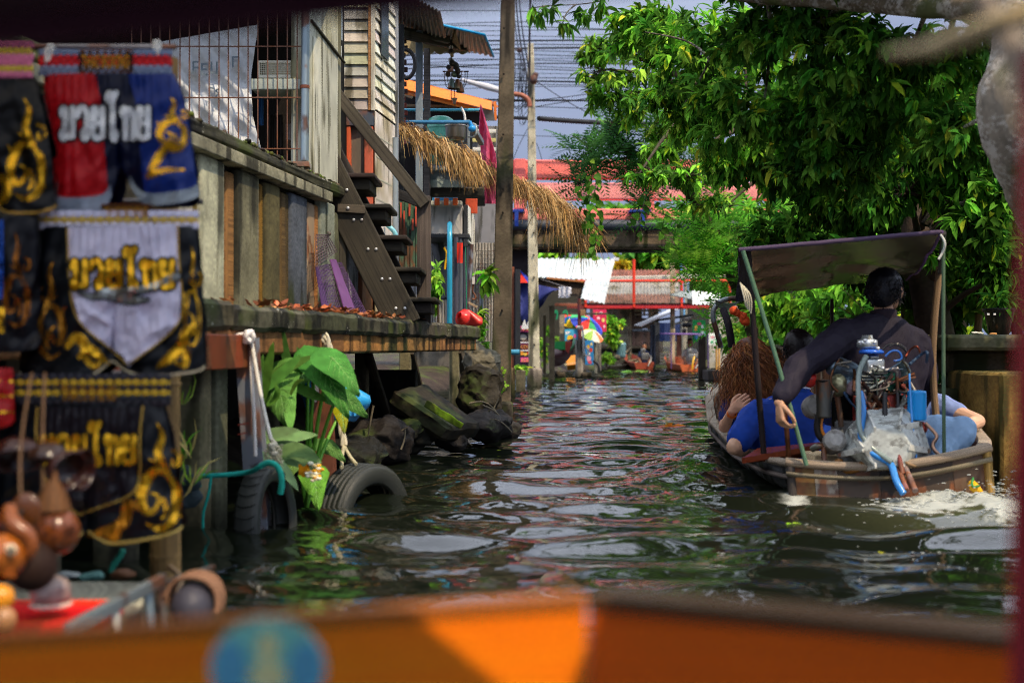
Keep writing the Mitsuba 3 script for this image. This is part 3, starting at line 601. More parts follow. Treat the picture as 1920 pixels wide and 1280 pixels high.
put('tray', fq(870, 906, 338, 342, 12.8, .4), 'm_paint', '#b5b8b6', ph)
put('tag_ledge', fq(806, 866, 376, 384, 11.78, .12), 'm_paint', '#c9c5b8', ph)
for x in (815, 832, 849): put('orange_tag', fq(x, x+9, 371, 385, 11.765, .008), 'm_paint', '#e2622a', ph)
put('blue_strip', fq(810, 858, 370, 376, 11.83, .02), 'm_paint', '#3f8fc0', ph)
put('hung_box', fq(804, 868, 386, 440, 11.9, .8), 'm_siding', '#cfccc2', ph)
put('hung_box_post', fq(869, 877, 384, 462, 11.88, .05), 'm_plain', '#3a3d44', ph)
put('hung_box_side', slab(P(877, 384, 11.9), P(877, 452, 11.9), P(890, 462, 13.0), P(890, 400, 13.0), .03, A(1, 0, 0)), 'm_siding', '#e0ded6', ph)  # paler than the box front, sunlight put into the colour
put('hung_box_base', fq(800, 880, 438, 446, 11.87, 1.0), 'm_paint', '#3b3e44', ph)
put('orange_wall', fq(873, 895, 372, 400, 12.4, .04), 'm_paint', '#d2583c', ph)
put('stilt', beam(P(818, 446, 12.5), P(838, 560, 12.4), .09, .09), 'm_wood', '#5a5e66', ph)
for x, w, c, d in ((855, 9, '#464c57', 11.7), (864, 7.5, '#5b626b', 11.9), (870.5, 6, '#3f4550', 12.1)): put('stilt_pipe', tube([P(x, 445, d), P(x, 640, d)], w/2/F*d, 14, spline=False), 'm_paint', c, ph)
tag(put('blue_pipe', tube([P(843, 625, 11.45), P(843, 450, 11.45), P(843, 428, 11.5), P(843, 426, 11.8)], .024, 14), 'm_gloss', '#2f9fc4'), 'bright blue plastic pipe standing upright below the porch', 'pipe')
tag(put('silver_pipe', tube([P(878, 600, 12.3), P(884, 458, 12.3)], .02, 12, spline=False), 'm_metal', '#c4cbd2'), 'silver steel pipe leaning under the porch corner', 'pipe')
tag(put('blue_rail_pipe', tube([P(755, 229, 11.7), P(882, 229, 11.7)], .018, 10, spline=False), 'm_gloss', '#3f7fb0'), 'lower blue water pipe running level across the porch', 'pipe')
tag(put('blue_rail_pipe', tube([P(757, 206, 12.7), P(898, 206, 12.7)], .015, 10, spline=False), 'm_gloss', '#55b4d8'), 'upper light blue water pipe under the orange roof', 'pipe')
tag(put('white_hose', tube([P(864, 201, 12.2), P(870, 212, 12.2), P(872, 228, 12.2)], .012, 8), 'm_gloss', '#dedede'), 'white hose bending up from the blue porch pipe', 'hose')
tag(put('grey_hose', tube([P(882, 232, 11.8), P(893, 238, 11.7), P(892, 252, 11.7), P(878, 256, 11.8)], .009, 8), 'm_gloss', '#9aa4a8'), 'thin grey hose looped at the porch corner', 'hose')
tag(put('blue_valve', join([ball(.035, 2).mv(P(885, 241, 11.7)), tube([P(880, 228, 11.7), P(888, 246, 11.7)], .02, 8, spline=False)]), 'm_gloss', '#2b8fd2'), 'round blue valve at the end of the porch pipe', 'valve')
tk = thing('water_tank', 'turquoise plastic water tank standing on the porch shelf', 'tank')
put('tank_body', lathe([(0, -.38), (.13, -.37), (.14, -.3), (.14, -.05), (.135, 0), (.12, .05), (.08, .075), (0, .08)], 28).mv(P(826, 234, 12.35)), 'm_gloss', '#66b3a0', tk)
put('tank_ring', lathe([(.142, 0), (.146, .01), (.142, .02)], 28).mv(P(826, 243, 12.35)), 'm_gloss', '#5aa592', tk)
sp = thing('steel_pot', 'dented stainless steel pot hanging under the blue porch pipe', 'pot')
put('pot_body', lathe([(0, -.1), (.075, -.1), (.092, -.08), (.095, .02), (.1, .025), (.1, .03), (.09, .02), (.088, -.07), (0, -.09)], 28).mv(P(854, 242, 11.9)), 'm_foil', '#8a8478', sp)
put('pot_rim', lathe([(.099, .02), (.105, .027), (.099, .034)], 28).mv(P(854, 242, 11.9)), 'm_foil', '#b5b0a4', sp)
nt = np.array([[P(x0+(x1-x0)*k+2*math.sin(y*.1+k*5), y, 13.4+.05*math.sin(k*9+y*.05)) for k in np.linspace(0, 1, 14)] for y, x0, x1 in ((196, 899, 903), (240, 900, 916), (290, 903, 928), (330, 905, 934), (382, 908, 938))])
tag(put('pink_net', sheet(nt, .003), 'm_web', '#ee7aa8'), 'bright pink net hanging from the orange roof corner', 'net')
dr2 = np.array([[P(x0+(x1-x0)*k, y, 12.9+.04*math.sin(k*11)) for k in np.linspace(0, 1, 10)] for y, x0, x1 in ((285, 953, 962), (300, 955, 968), (315, 957, 966))])
orr = thing('orange_roof', 'low gabled roof with bright orange flashing behind the porch', 'roof')
put('ridge_flashing', slab(P(742, 144, 14.2), P(922, 190, 14.2), P(922, 206, 14.15), P(742, 163, 14.15), .02, A(0, -1, .3)), 'm_gloss', '#ff8420', orr)  # orange brightened in place of sunlight that the overhang blocks
put('barge_board', slab(P(742, 164, 14.2), P(898, 202, 14.2), P(898, 209, 14.2), P(742, 172, 14.2), .02, A(0, -1, .1)), 'm_gloss', '#f08a30', orr)
put('roof_sheet', slab(P(742, 143, 14.25), P(922, 189, 14.25), P(934, 198, 17.5), P(742, 150, 17.5), .03, A(0, 0, 1)), 'm_paint', '#e07a30', orr)
put('gable_side', slab(P(922, 190, 14.2), P(928, 226, 14.2), P(905, 226, 14.3), P(900, 204, 14.3), .02, A(0, -1, 0)), 'm_paint', '#8f8a80', orr)
put('gable_wall', slab(P(735, 168, 14.6), P(900, 206, 14.6), P(900, 234, 14.6), P(735, 234, 14.6), .03, A(0, -1, 0)), 'm_plain', '#333438', orr)
put('purlin', beam(P(757, 198, 14.5), P(857, 200, 14.5), .03, .03), 'm_wood', '#8a8068', orr); put('light_tube', beam(P(757, 176, 14.3), P(773, 183, 14.3), .03, .03), 'm_plain', '#c9c9c0', orr)
put('gable_post', beam(P(928, 190, 14.22), P(929, 226, 14.22), .03, .02, A(0, 1, 0)), 'm_paint', '#e07a30', orr)
put('house_body', fq(735, 940, 236, 640, 15.4, 2.5), 'm_siding', '#8d8f90', orr)
# hanging ring, mobiles
tag(put('rubber_ring', join([tube([P(760+18*math.sin(a), 120-27*math.cos(a), 11.2) for a in np.linspace(-.1, 3.2, 14)], .018, 10)]), 'm_rubber', '#3a3838'), 'half hoop of dark rubber hose hanging beside the porch post', 'hose')
wm = thing('wind_chime', 'cluttered hanging mobile of shells, bells and figures under the porch roof', 'mobile')
put('cord', tube([P(846, 70, 12.0), P(846, 190, 12.0)], .004, 5, spline=False), 'm_plain', '#222222', wm)
for x, y, r, c in ((846, 88, .02, '#e5e2da'), (846, 96, .024, '#4a423a'), (847, 103, .02, '#c9a878'), (845, 112, .025, '#d8d4c8'), (848, 118, .028, '#39332d'), (841, 126, .022, '#3c352e'), (855, 124, .03, '#45403a'), (845, 129, .032, '#b98a72'), (858, 133, .028, '#37322c'), (840, 139, .025, '#4b3a2c'), (852, 139, .03, '#66705e'), (860, 143, .022, '#3b3a33')):
    put('ornament', ball(A(r, r, r*R.uniform(.8, 1.4)), 2).rough(.008, 30, int(x+y)).mv(P(x, y, 12+R.uniform(-.03, .03))), 'm_plain', c, wm)
for x, y, c in ((847, 157, '#55625c'), (858, 158, '#6b6347'), (863, 164, '#4c4a3c')): put('bell', lathe([(.004, .05), (.018, .045), (.03, .0), (.04, -.045), (.036, -.045), (.02, .02)], 14).mv(P(x, y, 12)), 'm_metal', c, wm)
hk = thing('hanging_basket', 'wire candle basket with upturned arms and a small pot hanging below the mobile', 'basket')
for dx in (-19, -13, 13, 20, 24): put('arm', tube([P(852, 168, 12.05), P(852+dx*.6, 166, 12.05), P(852+dx*.95, 152, 12.05), P(852+dx, 134, 12.05)], .004, 6), 'm_metal', '#3a3a3c', hk); put('cup', box(.028, .028, .008).mv(P(852+dx, 134, 12.05)), 'm_metal', '#2c2c2e', hk)
put('small_pot', lathe([(.012, -.05), (.026, 0), (.03, .005), (.02, .0)], 14).mv(P(852, 185, 12.05)), 'm_plain', '#8a7a62', hk); put('chain', tube([P(852, 168, 12.05), P(853, 198, 12.05)], .004, 5, spline=False), 'm_metal', '#40403c', hk)
# straps, hook, lantern, wall panel
tag(put('yellow_strap', tube([P(832, 464, 11.8), P(837, 474, 11.8), P(836, 490, 11.8), P(834, 505, 11.8)], .011, 6), 'm_cloth', '#e0b020'), 'yellow strap hanging beside the blue pipe', 'strap')
drape(857, 868, 455, 493, 11.6, 1, .02, '#d83a28', 'red_bag', 'red plastic bag hanging between the grey pipes', 'bag', 'm_gloss')
tag(put('hanging_green_string', tube([P(872.5, 462, 11.75), P(874, 520, 11.75), P(875, 580, 11.75)], .0035, 5), 'm_plain', '#2d9a68'), 'thin green cord hanging beside the silver pipe', 'cord')
hc = thing('hoist_hook', 'rusty hook on a white block hanging below the porch', 'hook')
put('block', fq(885, 890, 519, 533, 11.9, .04), 'm_plain', '#d5d4cc', hc); put('cord', tube([P(890, 470, 11.9), P(893, 500, 11.9), P(888, 520, 11.9)], .003, 5), 'm_plain', '#c9c4b4', hc)
put('hook', tube([P(888, 533, 11.92), P(887, 548, 11.92), P(891, 554, 11.92), P(890, 561, 11.92), P(885, 560, 11.92)], .008, 8), 'm_rust', '#7a4526', hc)
wv = thing('sheet_metal_wall', 'grey corrugated sheet metal wall below the porch beside the first pole', 'wall')
put('sheet', corrugated(P(808, 640, 13.6), P(934, 640, 13.6), P(934, 455, 13.6), P(808, 455, 13.6), 22, .012), 'm_paint', '#a9aca6', wv)
put('mesh_grid', join([tube([P(893+4*k, 470, 13.5), P(893+4*k, 600, 13.5)], .003, 4, spline=False) for k in range(9)]+[tube([P(893, 470+8*k, 13.5), P(928, 470+8*k, 13.5)], .003, 4, spline=False) for k in range(17)]), 'm_rust', '#6a6a66', wv)
put('grey_post', tube([P(903, 535, 13.2), P(903, 600, 13.2)], .02, 10, spline=False), 'm_metal', '#9ca5ae', wv)
lan = thing('red_lantern', 'folded red plastic cone and lantern lying at the end of the walkway', 'lantern')
put('shade', hull([(P(878, 586, 11.6), .03), (P(895, 604, 11.6), .05), (P(868, 606, 11.7), .05), (P(900, 596, 11.7), .02)]).to_mesh() and G(*(lambda m: (m.vert_properties[:, :3], m.tri_verts))(hull([(P(878, 584, 11.6), .02), (P(898, 604, 11.6), .035), (P(872, 608, 11.7), .03), (P(902, 597, 11.7), .012)]).to_mesh())).flat(), 'm_gloss', '#e2413a', lan)
put('rim', lathe([(.02, 0), (.075, .01), (.08, .03), (.05, .05), (.03, .09)], 18).rx(70).rz(-35).mv(P(871, 597, 11.5)), 'm_gloss', '#d8332e', lan)
put('wooden_handle', beam(P(878, 567, 11.6), P(895, 576, 11.6), .018, .02), 'm_wood', '#c9b08a', lan)
# ---- thatched fringe
th = thing('thatch_awning', 'long fringe of dry thatch hanging out over the canal on a pole', 'awning')
TP = [P(724, 230, 10.55), P(790, 262, 10.85), P(860, 296, 12.0), P(900, 316, 13.4), P(940, 335, 13.5), P(1000, 362, 14.1), P(1050, 395, 14.4), P(1078, 430, 14.5)]
put('pole', tube(TP[:7], .025, 8), 'm_wood', '#6b5334', th)
def straw():
    path = resample(TP, 400); gs = []
    for k in range(5200):
        i = R.random()**.85; p = path[int(i*399)]+A(R.normal(0, .05), R.normal(0, .10), R.normal(.01, .02))
        end = i > .72; tail = i > .87
        l = R.uniform(.12, .42)*(1.0 if not end else 1.25)*(1.3 if tail else 1); l *= (.45 if R.random() < .3 else 1)
        dirx = A(R.normal(.32, .22), R.normal(0, .25), -1) if not tail else A(R.normal(.12, .3), R.normal(0, .3), -1)
        if R.random() < .35: dirx = A(.9, R.normal(0, .2), R.uniform(-.75, -.3)); l *= .8
        q1 = p+nrm(dirx+A(.8 if not tail else .35, 0, .55))*l*.4; q2 = q1+nrm(dirx+A(0, 0, -.6))*l*.6
        q1 += R.normal(0, .012, 3); w = R.uniform(.0025, .006); s = nrm(A(1, R.normal(0, .6), 0))*w
        gs.append((p, q1, q2, s))
    p, q1, q2, s = (np.array([g[k] for g in gs]) for k in range(4)); n = len(p)
    v = np.stack([p-s, p+s, q1-s*.9, q1+s*.9, q2-s*.3, q2+s*.3], 1).reshape(-1, 3); b = np.arange(n)[:, None]*6
    f = np.concatenate([b+[[0, 1, 3]], b+[[0, 3, 2]], b+[[2, 3, 5]], b+[[2, 5, 4]]])
    pal = np.array([hexrgb(c) for c in ('#b08a52', '#c9a46a', '#8f6a3c', '#d6b684', '#6f5230', '#a37f4b')])
    c = np.clip(pal[R.integers(0, 6, n)]*R.uniform(.75, 1.12, (n, 1)), 0, 1)
    return G(v, f, None, np.repeat(pack(c), 6))
put('straw', straw(), 'm_plain', '#b08a52', th, kind='stuff')
# ------------------------------------------------------------------ poles and the market beyond the bridge
def pole(x0, x1, y0, y1, d, xt, wt, colr, key_label):
    k = thing('utility_pole', key_label, 'pole'); w = (x1-x0)/F*d
    a = P((x0+x1)/2, y1, d); b = P(xt, y0, d); ax = b-a
    v = [];
    g = box(1, 1, 1, .06); g.v = g.v  # tapered square column
    t = g.v[:, 2]+.5; s = w+(wt/F*d-w)*t
    g.v = np.stack([g.v[:, 0]*s, g.v[:, 1]*s, t], 1); g.v = a+g.v[:, :1]*A(1, 0, 0)+g.v[:, 1:2]*A(0, 1, 0)+g.v[:, 2:]*ax
    put('shaft', dense(g, 3).rough(.002, 30), 'm_conc', colr, k); return k
p1_ = pole(919, 957, -30, 800, 12.9, 953, 26, '#64594a', 'tall dark concrete utility pole standing in the water by the walkway')
put('footing', dense(bx(921, 961, 752, 830, 12.75, 13.1, .03), 3).rough(.01, 12), 'm_moss', '#4c463a', p1_)
for y in (53, 139, 252, 355, 399, 582): put('step_hole', tube([P(949-y*.006-4, y, 12.9-.125), P(949-y*.006-4, y, 12.9-.10)], .011, 10, spline=False), 'm_plain', '#17140f', p1_)
p2_ = pole(991, 1013, 82, 735, 24.0, 995, 12, '#c9bfa8', 'pale slender concrete utility pole beyond the first pole')
put('footing', dense(bx(988, 1016, 690, 745, 23.8, 24.15, .03), 3).rough(.02, 9), 'm_conc', '#8b8270', p2_)
for y in range(100, 690, 42): put('step_hole', tube([P(997+y*.008, y, 23.86), P(997+y*.008, y, 23.9)], .018, 8, spline=False), 'm_plain', '#2a241c', p2_)
sl = thing('street_light', 'grey street light on a curved rusty arm fixed to the pale pole', 'street lamp')
put('arm', tube([P(993, 200, 23.8), P(991, 188, 23.8), P(982, 180, 23.8), P(962, 176, 23.8)], .045, 10), 'm_rust', '#a8604a', sl)
put('lamp_head', hull([(P(964, 177, 23.8), .05), (P(930, 168, 23.8), .07), (P(870, 152, 23.8), .04)]).to_mesh() and G(*(lambda m: (m.vert_properties[:, :3], m.tri_verts))(hull([(P(964, 177, 23.8), .04), (P(915, 163, 23.8), .065), (P(868, 150, 23.8), .03)]).to_mesh())), 'm_paint', '#c7c7cc', sl)
# ---- under the bridge, left side
pw = thing('market_wall', 'dark framed stall front with brown post beside the pale pole', 'wall')
put('brown_post', fq(957, 964, 500, 695, 24.9, .1), 'm_wood', '#8a5138', pw); put('dark_post', fq(966, 976, 505, 695, 24.8, .12), 'm_paint', '#2c2c34', pw)
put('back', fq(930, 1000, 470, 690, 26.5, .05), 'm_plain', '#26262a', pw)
tag(put('blue_pipe_stub', tube([P(951, 660, 13.2), P(974, 660, 13.2)], .028, 12, spline=False), 'm_gloss', '#3f93b8'), 'short blue pipe stub beside the foot of the first pole', 'pipe')
def umbrella_panel(key, label, pts, cols, d, mat_='m_cloth'):
    k = thing(key, label, 'umbrella'); return k
um0 = thing('market_umbrella', 'red and blue umbrella edge showing above the blue tarpaulin', 'umbrella')
put('red_gore', slab(P(973, 507, 26.4), P(990, 530, 26), P(973, 530, 26), P(972, 520, 26.4), .01, A(0, -1, .4)), 'm_cloth', '#e23b35', um0); put('blue_gore', slab(P(975, 506, 26.4), P(998, 527, 26), P(990, 530, 26), P(974, 507, 26.4), .01, A(0, -1, .4)), 'm_cloth', '#3b45b8', um0)
def tarp2():
    n, m = 30, 30; us, vs = np.meshgrid(np.linspace(0, 1, n), np.linspace(0, 1, m), indexing='ij')
    x = 973+us*(76+0*vs)-vs*us*20; yt = 526+us*16; yb = np.interp(us, [0, .25, .5, .8, 1], [592, 612, 590, 570, 548])
    y = yt+(yb-yt)*vs; d = 26.2-.7*us+.25*np.sin(vs*5+us*4)+.1*np.sin(us*14)
    return sheet(np.stack([(x-960)/F*d, d, EYE+(HY-y)/F*d], -1).transpose(1, 0, 2), .01)
tag(put('blue_tarpaulin', tarp2(), 'm_cloth', '#3a3f7e'), 'sagging navy blue tarpaulin awning hung between the poles', 'tarpaulin')
wr = thing('white_roof_shed', 'market shed with a white corrugated metal roof beyond the bridge', 'shed')
def cr2(p0, p1, p2, p3, n, key, colr, amp=.02): return put(key, corrugated(np.array(p0), np.array(p1), np.array(p2), np.array(p3), n, amp), 'm_paint', colr, wr)
cr2(P(1000, 484, 41), P(1153, 486, 41), P(1143, 526, 39), P(1000, 519, 39), 15, 'roof_sheet', '#b9bdbf')
cr2(P(1098, 524, 39), P(1143, 526, 39), P(1133, 569, 37.5), P(1089, 559, 37.5), 5, 'roof_sheet', '#b9bdbf')
put('ridge_cap', beam(P(1150, 484, 41.1), P(1160, 487, 41.1), .1, .1), 'm_paint', '#cfd2d2', wr)
put('fascia', beam(P(1025, 521, 38.8), P(1095, 528, 38.8), .05, .06), 'm_wood', '#b5763f', wr)
put('roof_void', slab(P(1000, 520, 39.3), P(1096, 528, 39.3), P(1088, 560, 39), P(1000, 530, 39.2), .05, A(0, -1, 0)), 'm_wood', '#3a2c24', wr)
put('back_wall', fq(1000, 1100, 545, 700, 43, .1), 'm_plain', '#3b372f', wr)
put('beam', beam(P(1040, 571, 33), P(1090, 572, 33), .06, .07), 'm_wood', '#a5634a', wr); put('beam', beam(P(1040, 588, 33), P(1140, 588, 33), .05, .05), 'm_wood', '#5b5246', wr)
wrn = thing('white_shirt', 'white shirt hanging from a line under the shed roof', 'shirt')
put('body', sheet(np.array([[P(x+2*math.sin(y), y, 32.6+.05*math.sin(x*.7)) for x in np.linspace(1049, 1071-(y > 552)*3, 8)] for y in np.linspace(538, 558, 8)]), .02), 'm_cloth', '#d4d9ea', wrn)
put('line', tube([P(1013, 523, 33), P(1062, 538, 32.6)], .008, 5, spline=False), 'm_plain', '#8a8a88', wrn)
for x0, x1, y0, y1, d, c, lab in ((1030, 1040, 573, 714, 28.6, '#9a8a6c', 'pale square timber post standing in the water at the stall corner'), (1018, 1024, 590, 700, 30.5, '#7b6c55', 'thin dark timber post behind the corner post of the stall'), (1049, 1059, 590, 640, 33.5, '#a39b84', 'pale concrete post behind the red market parts'), (1115, 1120, 640, 700, 33.6, '#8f8c80', 'grey post at the landing just left of the floating boat'), (1122, 1127, 638, 696, 34.5, '#8a867a', 'second grey post at the landing beside the plants')):
    tag(put('timber_post', fq(x0, x1, y0, y1, d, .13, .01), 'm_wood', c), lab, 'post')
tag(put('concrete_pile', tube([P(1087, 712, 32), P(1086, 636, 32)], .1, 16, spline=False), 'm_conc', '#a39d90'), 'thick round concrete pile in front of the market umbrellas', 'pile')
tag(put('red_post', tube([P(1087, 640, 32.1), P(1086, 560, 32.1)], .05, 10, spline=False), 'm_rust', '#6d3038'), 'dark red iron post rising from the round pile', 'post')
put('junction_box', fq(1088, 1098, 580, 592, 32, .1), 'm_paint', '#9a7a5a', 'red_post'); put('white_lamp', ball(.05, 2).mv(P(1085, 614, 31.9)), 'm_gloss', '#e8e2d2', 'red_post')
def umbrella(lab, x, y, rx, ry, d, tilt, cols, drop=.28):
    k = thing('market_umbrella', lab, 'umbrella'); r = rx/F*d; n = 8
    M = rot(tilt[0], 0) @ rot(tilt[1], 1); c = P(x, y, d)
    for i in range(n):
        a0, a1 = 2*np.pi*i/n, 2*np.pi*(i+1)/n; rows = []
        for t in np.linspace(.02, 1, 6):
            rows.append([(r*t*math.cos(a), r*t*math.sin(a), -drop*r*t**1.6*1.6-.03*r*math.sin((a-a0)/(a1-a0)*np.pi)*0) for a in np.linspace(a0, a1, 4)])
        put('gore', sheet(np.array(rows), .006).tf(M, c), 'm_cloth', cols[i % len(cols)], k)
    put('pole', tube([c, c+M @ A(0, 0, -1.4)], .015, 8, spline=False), 'm_metal', '#b0b0b0', k)
    return k
umbrella('yellow, blue and green beach umbrella left of the round concrete pile', 1074, 592, 24, 20, 33.6, (38, 4), ['#f0c22a', '#2457c4', '#4fb04a', '#e04a2a', '#2457c4', '#f0c22a', '#4fb04a', '#f0c22a'])
umbrella('large blue, red and green umbrella right of the round concrete pile', 1106, 597, 34, 20, 33.2, (30, 24), ['#3b4cc0', '#3b4cc0', '#e0403a', '#43b06a', '#3b4cc0', '#e0403a', '#43b06a', '#3b4cc0'])
umbrella('low green and white umbrella with orange gore under the blue one', 1112, 619, 25, 16, 32.9, (26, 20), ['#e9d9c4', '#9cc45a', '#e07a4a', '#a8cc60', '#d9e0c0', '#9cc45a', '#e9e2cc', '#e07a4a'])
# printed cloths, posters and banners (generic)
def board(key, lab, cat, x0, x1, y0, y1, d, base, blobs, th=.03, m='m_plain'):
    k = thing(key, lab, cat); put('panel', fq(x0, x1, y0, y1, d, th, .003), m, base, k)
    for j, (x, y, rx, ry, c) in enumerate(blobs):
        s = sa.scale(sg.Point(0, 0).buffer(1, 5), rx/F*d, ry/F*d); g = prism(s, .006).rx(90).mv(P(x, y, d-.001)); put('print', g, m, c, k)
    return k
board('printed_banner', 'sky blue printed cloth with a yellow blot hanging left of the pile', 'banner', 1059, 1084, 617, 645, 33.0, '#49b4dc', [(1069, 634, 6, 6, '#f0c830'), (1063, 624, 3, 3, '#eef4f4'), (1078, 630, 3, 4, '#c85fa8'), (1067, 623, 2, 2, '#ffffff'), (1074, 641, 4, 2, '#2e6fb0')])
board('printed_banner', 'long blue printed towel hanging right of the pile', 'banner', 1097, 1113, 638, 684, 32.6, '#2f86c4', [(1103, 650, 3, 4, '#d9a83a'), (1108, 656, 3, 4, '#d0483c'), (1104, 672, 4, 5, '#e8a0b4'), (1109, 645, 2, 3, '#f0e0a0'), (1105, 663, 2, 2, '#e9e9e9'), (1106, 679, 4, 3, '#d84f6a')])
board('printed_banner', 'pink and red flowered cloth hanging behind the blue umbrella', 'banner', 1112, 1137, 580, 622, 34.4, '#d92f58', [(1118, 588, 3, 3, '#f0d878'), (1127, 586, 3, 2, '#f4c8d0'), (1131, 600, 3, 4, '#f0d878'), (1122, 596, 3, 3, '#f4c8d0'), (1133, 612, 2, 3, '#f4c8d0')])
sg1 = board('menu_board', 'dark stall menu board with pink headings and food pictures behind the pale pole', 'sign', 973, 998, 608, 692, 25.3, '#2b2632', [(981, 632, 7, 5, '#a8a09a'), (984, 640, 6, 3, '#6d5a50'), (978, 662, 4, 4, '#e09a3a'), (985, 664, 4, 3, '#e8c050'), (991, 662, 3, 3, '#c84a30')])
for y0, y1, c in ((611, 622, '#d8489a'), (641, 643, '#e8e8ee'), (644, 655, '#6a2f4a'), (656, 658, '#e8e8ee'), (670, 679, '#d8489a')): put('stripe', fq(974, 997.5, y0, y1, 25.29, .006, .001), 'm_plain', c, sg1)
for tx, x, y, h, c in (('Coco', 976, 620, .075, '#ffd23a'), ('COCO', 976, 653, .06, '#f2a93a'), ('ICE', 977, 678, .06, '#f4c050')):
    g = meshkit.text_mesh(tx, h, .004); g = G(np.array(g.vertices), np.array(g.faces)).flat(); put('lettering', g.rx(90).mv(P(x, y, 25.283)), 'm_plain', c, sg1)
tag(put('white_cloth', prism(sg.Polygon([(0, 0), (.06, .15), (.1, .02), (.14, .14), (.19, .01), (.2, -.05), (0, -.05)]), .02).rx(90).mv(P(978, 612, 25.2)), 'm_cloth', '#dfe3ea'), 'folded white napkins standing on the menu board', 'napkins')
# moored boat bow with dark red glazing and green bow cloths
mb = thing('moored_boat', 'moored longtail boat bow with dark red side and green cloth at the stall', 'boat')
def bowshape():
    rows = []
    for t in np.linspace(0, 1, 12):
        x = 1036+t*40; yt = 648-t*6-t*t*8; yb = 690-6*(1-t)-t**2.2*38
        rows.append([P(x, yt+(yb-yt)*k, 31-.5*math.sin(k*3)*(1-t)) for k in np.linspace(0, 1, 8)])
    return sheet(np.array(rows), .04)
put('hull', bowshape(), 'm_gloss', '#4f2320', mb)
put('rim', tube([P(1036, 651, 30.9), P(1050, 653, 30.8), P(1062, 660, 30.8), P(1070, 655, 30.8), P(1076, 634, 31)], .03, 8), 'm_gloss', '#2e7a4a', mb)
put('green_cloth', slab(P(1037, 641, 30.8), P(1062, 640, 30.8), P(1060, 656, 30.7), P(1038, 655, 30.7), .02), 'm_cloth', '#2f9a55', mb)
put('red_cloth', slab(P(1060, 641, 30.75), P(1073, 640, 30.75), P(1066, 664, 30.7), P(1060, 656, 30.7), .02), 'm_cloth', '#c2564a', mb)
yb_ = thing('yellow_boat', 'small orange yellow boat hull behind the moored bow', 'boat')
put('hull', slab(P(1060, 676, 33), P(1083, 674, 33), P(1080, 692, 32.8), P(1064, 694, 32.8), .2), 'm_gloss', '#d28a24', yb_); put('gunwale', beam(P(1058, 684, 32.7), P(1082, 681, 32.7), .06, .05), 'm_wood', '#d9c9a8', yb_)
for x, y, s in ((1040, 585, 1), (1056, 585, 1.6)): tag(put('green_rope', join([tube([P(x, y, 32.5), P(x+3*s, y-3, 32.5), P(x+5*s, y+4, 32.5), P(x+3*s, y+14*s, 32.5)], .02, 6), tube([P(x-2, y+2, 32.5), P(x+4*s, y+1, 32.5)], .02, 6, spline=False)]), 'm_plain', '#1f9a6a'), 'green rope knotted round the stall beam, %s' % ('larger and nearer the red post' if s > 1 else 'smaller and left'), 'rope')
tag(put('rubber_hose', tube([P(1112, 676, 32.3), P(1121, 684, 32.3), P(1124, 696, 32.3)], .03, 8), 'm_rubber', '#4a463e'), 'grey hose curving into the water by the landing posts', 'hose')
tag(put('white_hose', tube([P(1091, 610, 31.9), P(1094, 640, 31.9), P(1096, 662, 31.9), P(1100, 668, 31.9), P(1102, 655, 31.9), P(1098, 650, 31.9)], .022, 8), 'm_gloss', '#d8d8d8'), 'white hose looped beside the round concrete pile', 'hose')
for k, (x, y, w) in enumerate(((1100, 702, 20), (1052, 702, 16), (1045, 698, 10))): tag(put('mooring_stone', dense(bx(x-w/2, x+w/2, y-4, y+6, 31.8, 32.3, .03), 2).rough(.03, 8), 'm_conc', '#5f5a4c'), ['flat stone step at the foot of the round pile', 'block of concrete at the water under the moored bow', 'small block at the water by the corner post'][k], 'stone')
# low wall and pickets left of pale pole
for x0, x1, y0, y1, d, c, lab in ((967, 985, 694, 735, 19.5, '#6d6452', 'mossy low concrete block right of the first pole'), (958, 966, 690, 745, 18.5, '#8b7a5c', 'wooden stake beside the mossy block'), (890, 898, 652, 690, 12.3, '#b5b4ac', 'pale broken picket left of the first pole'), (899, 907, 655, 700, 12.4, '#c1bfb5', 'second pale broken picket next to the first pole')):
    tag(put('stake' if x1-x0 < 10 else 'concrete_block', dense(fq(x0, x1, y0, y1, d, .12, .01), 2).rough(.006, 20), 'm_conc', c), lab, 'stake' if x1-x0 < 10 else 'block')
# ---- the wooden house at the canal's bend
WD = 50.0
wh = thing('wooden_house', 'old plank house on stilts with a weathered tile roof at the canal bend', 'house')
rr = [corrugated(P(1105, 568-14*k, WD-1.2+.9*k), P(1275, 568-14*k, WD-1.2+.9*k), P(1275-2, 551-14*k, WD-.2+.9*k), P(1107, 551-14*k, WD-.2+.9*k), 26, .03) for k in range(4)]
for k, g in enumerate(rr): put('roof_tiles', g.mv(A(0, 0, .02*k)), 'm_siding', ['#7d5a4a', '#8f8a80', '#9a9488', '#8a5a48'][k], wh)
put('roof_board', slab(P(1105, 570, WD-1.25), P(1275, 570, WD-1.25), P(1275, 512, WD+2.9), P(1105, 512, WD+2.9), .08, A(0, 0, 1)).mv(A(0, 0, -.08)), 'm_wood', '#6a5040', wh)
for k in range(24): put('wall_plank', fq(1106+4.1*k, 1109.9+4.1*k, 578, 650, WD+R.uniform(0, .03), .05), 'm_wood', vary('#a89c88' if k < 19 else '#8a7868', .12), wh)
for k in range(9): put('lower_plank', fq(1186+4.1*k, 1190+4.1*k, 620, 648, WD-.1, .04), 'm_wood', vary('#84685a', .1), wh)
put('window_rail', fq(1186, 1225, 617, 621, WD-.14, .04), 'm_wood', '#8e98a4', wh)
put('dark_window', fq(1186, 1225, 596, 616, WD-.12, .03), 'm_wood', '#6d5a48', wh)
for x in (1150, 1182, 1228, 1122): put('stilt', beam(P(x, 585, WD-.15), P(x, 680, WD-.15), .09, .09), 'm_wood', '#9b8c74', wh)
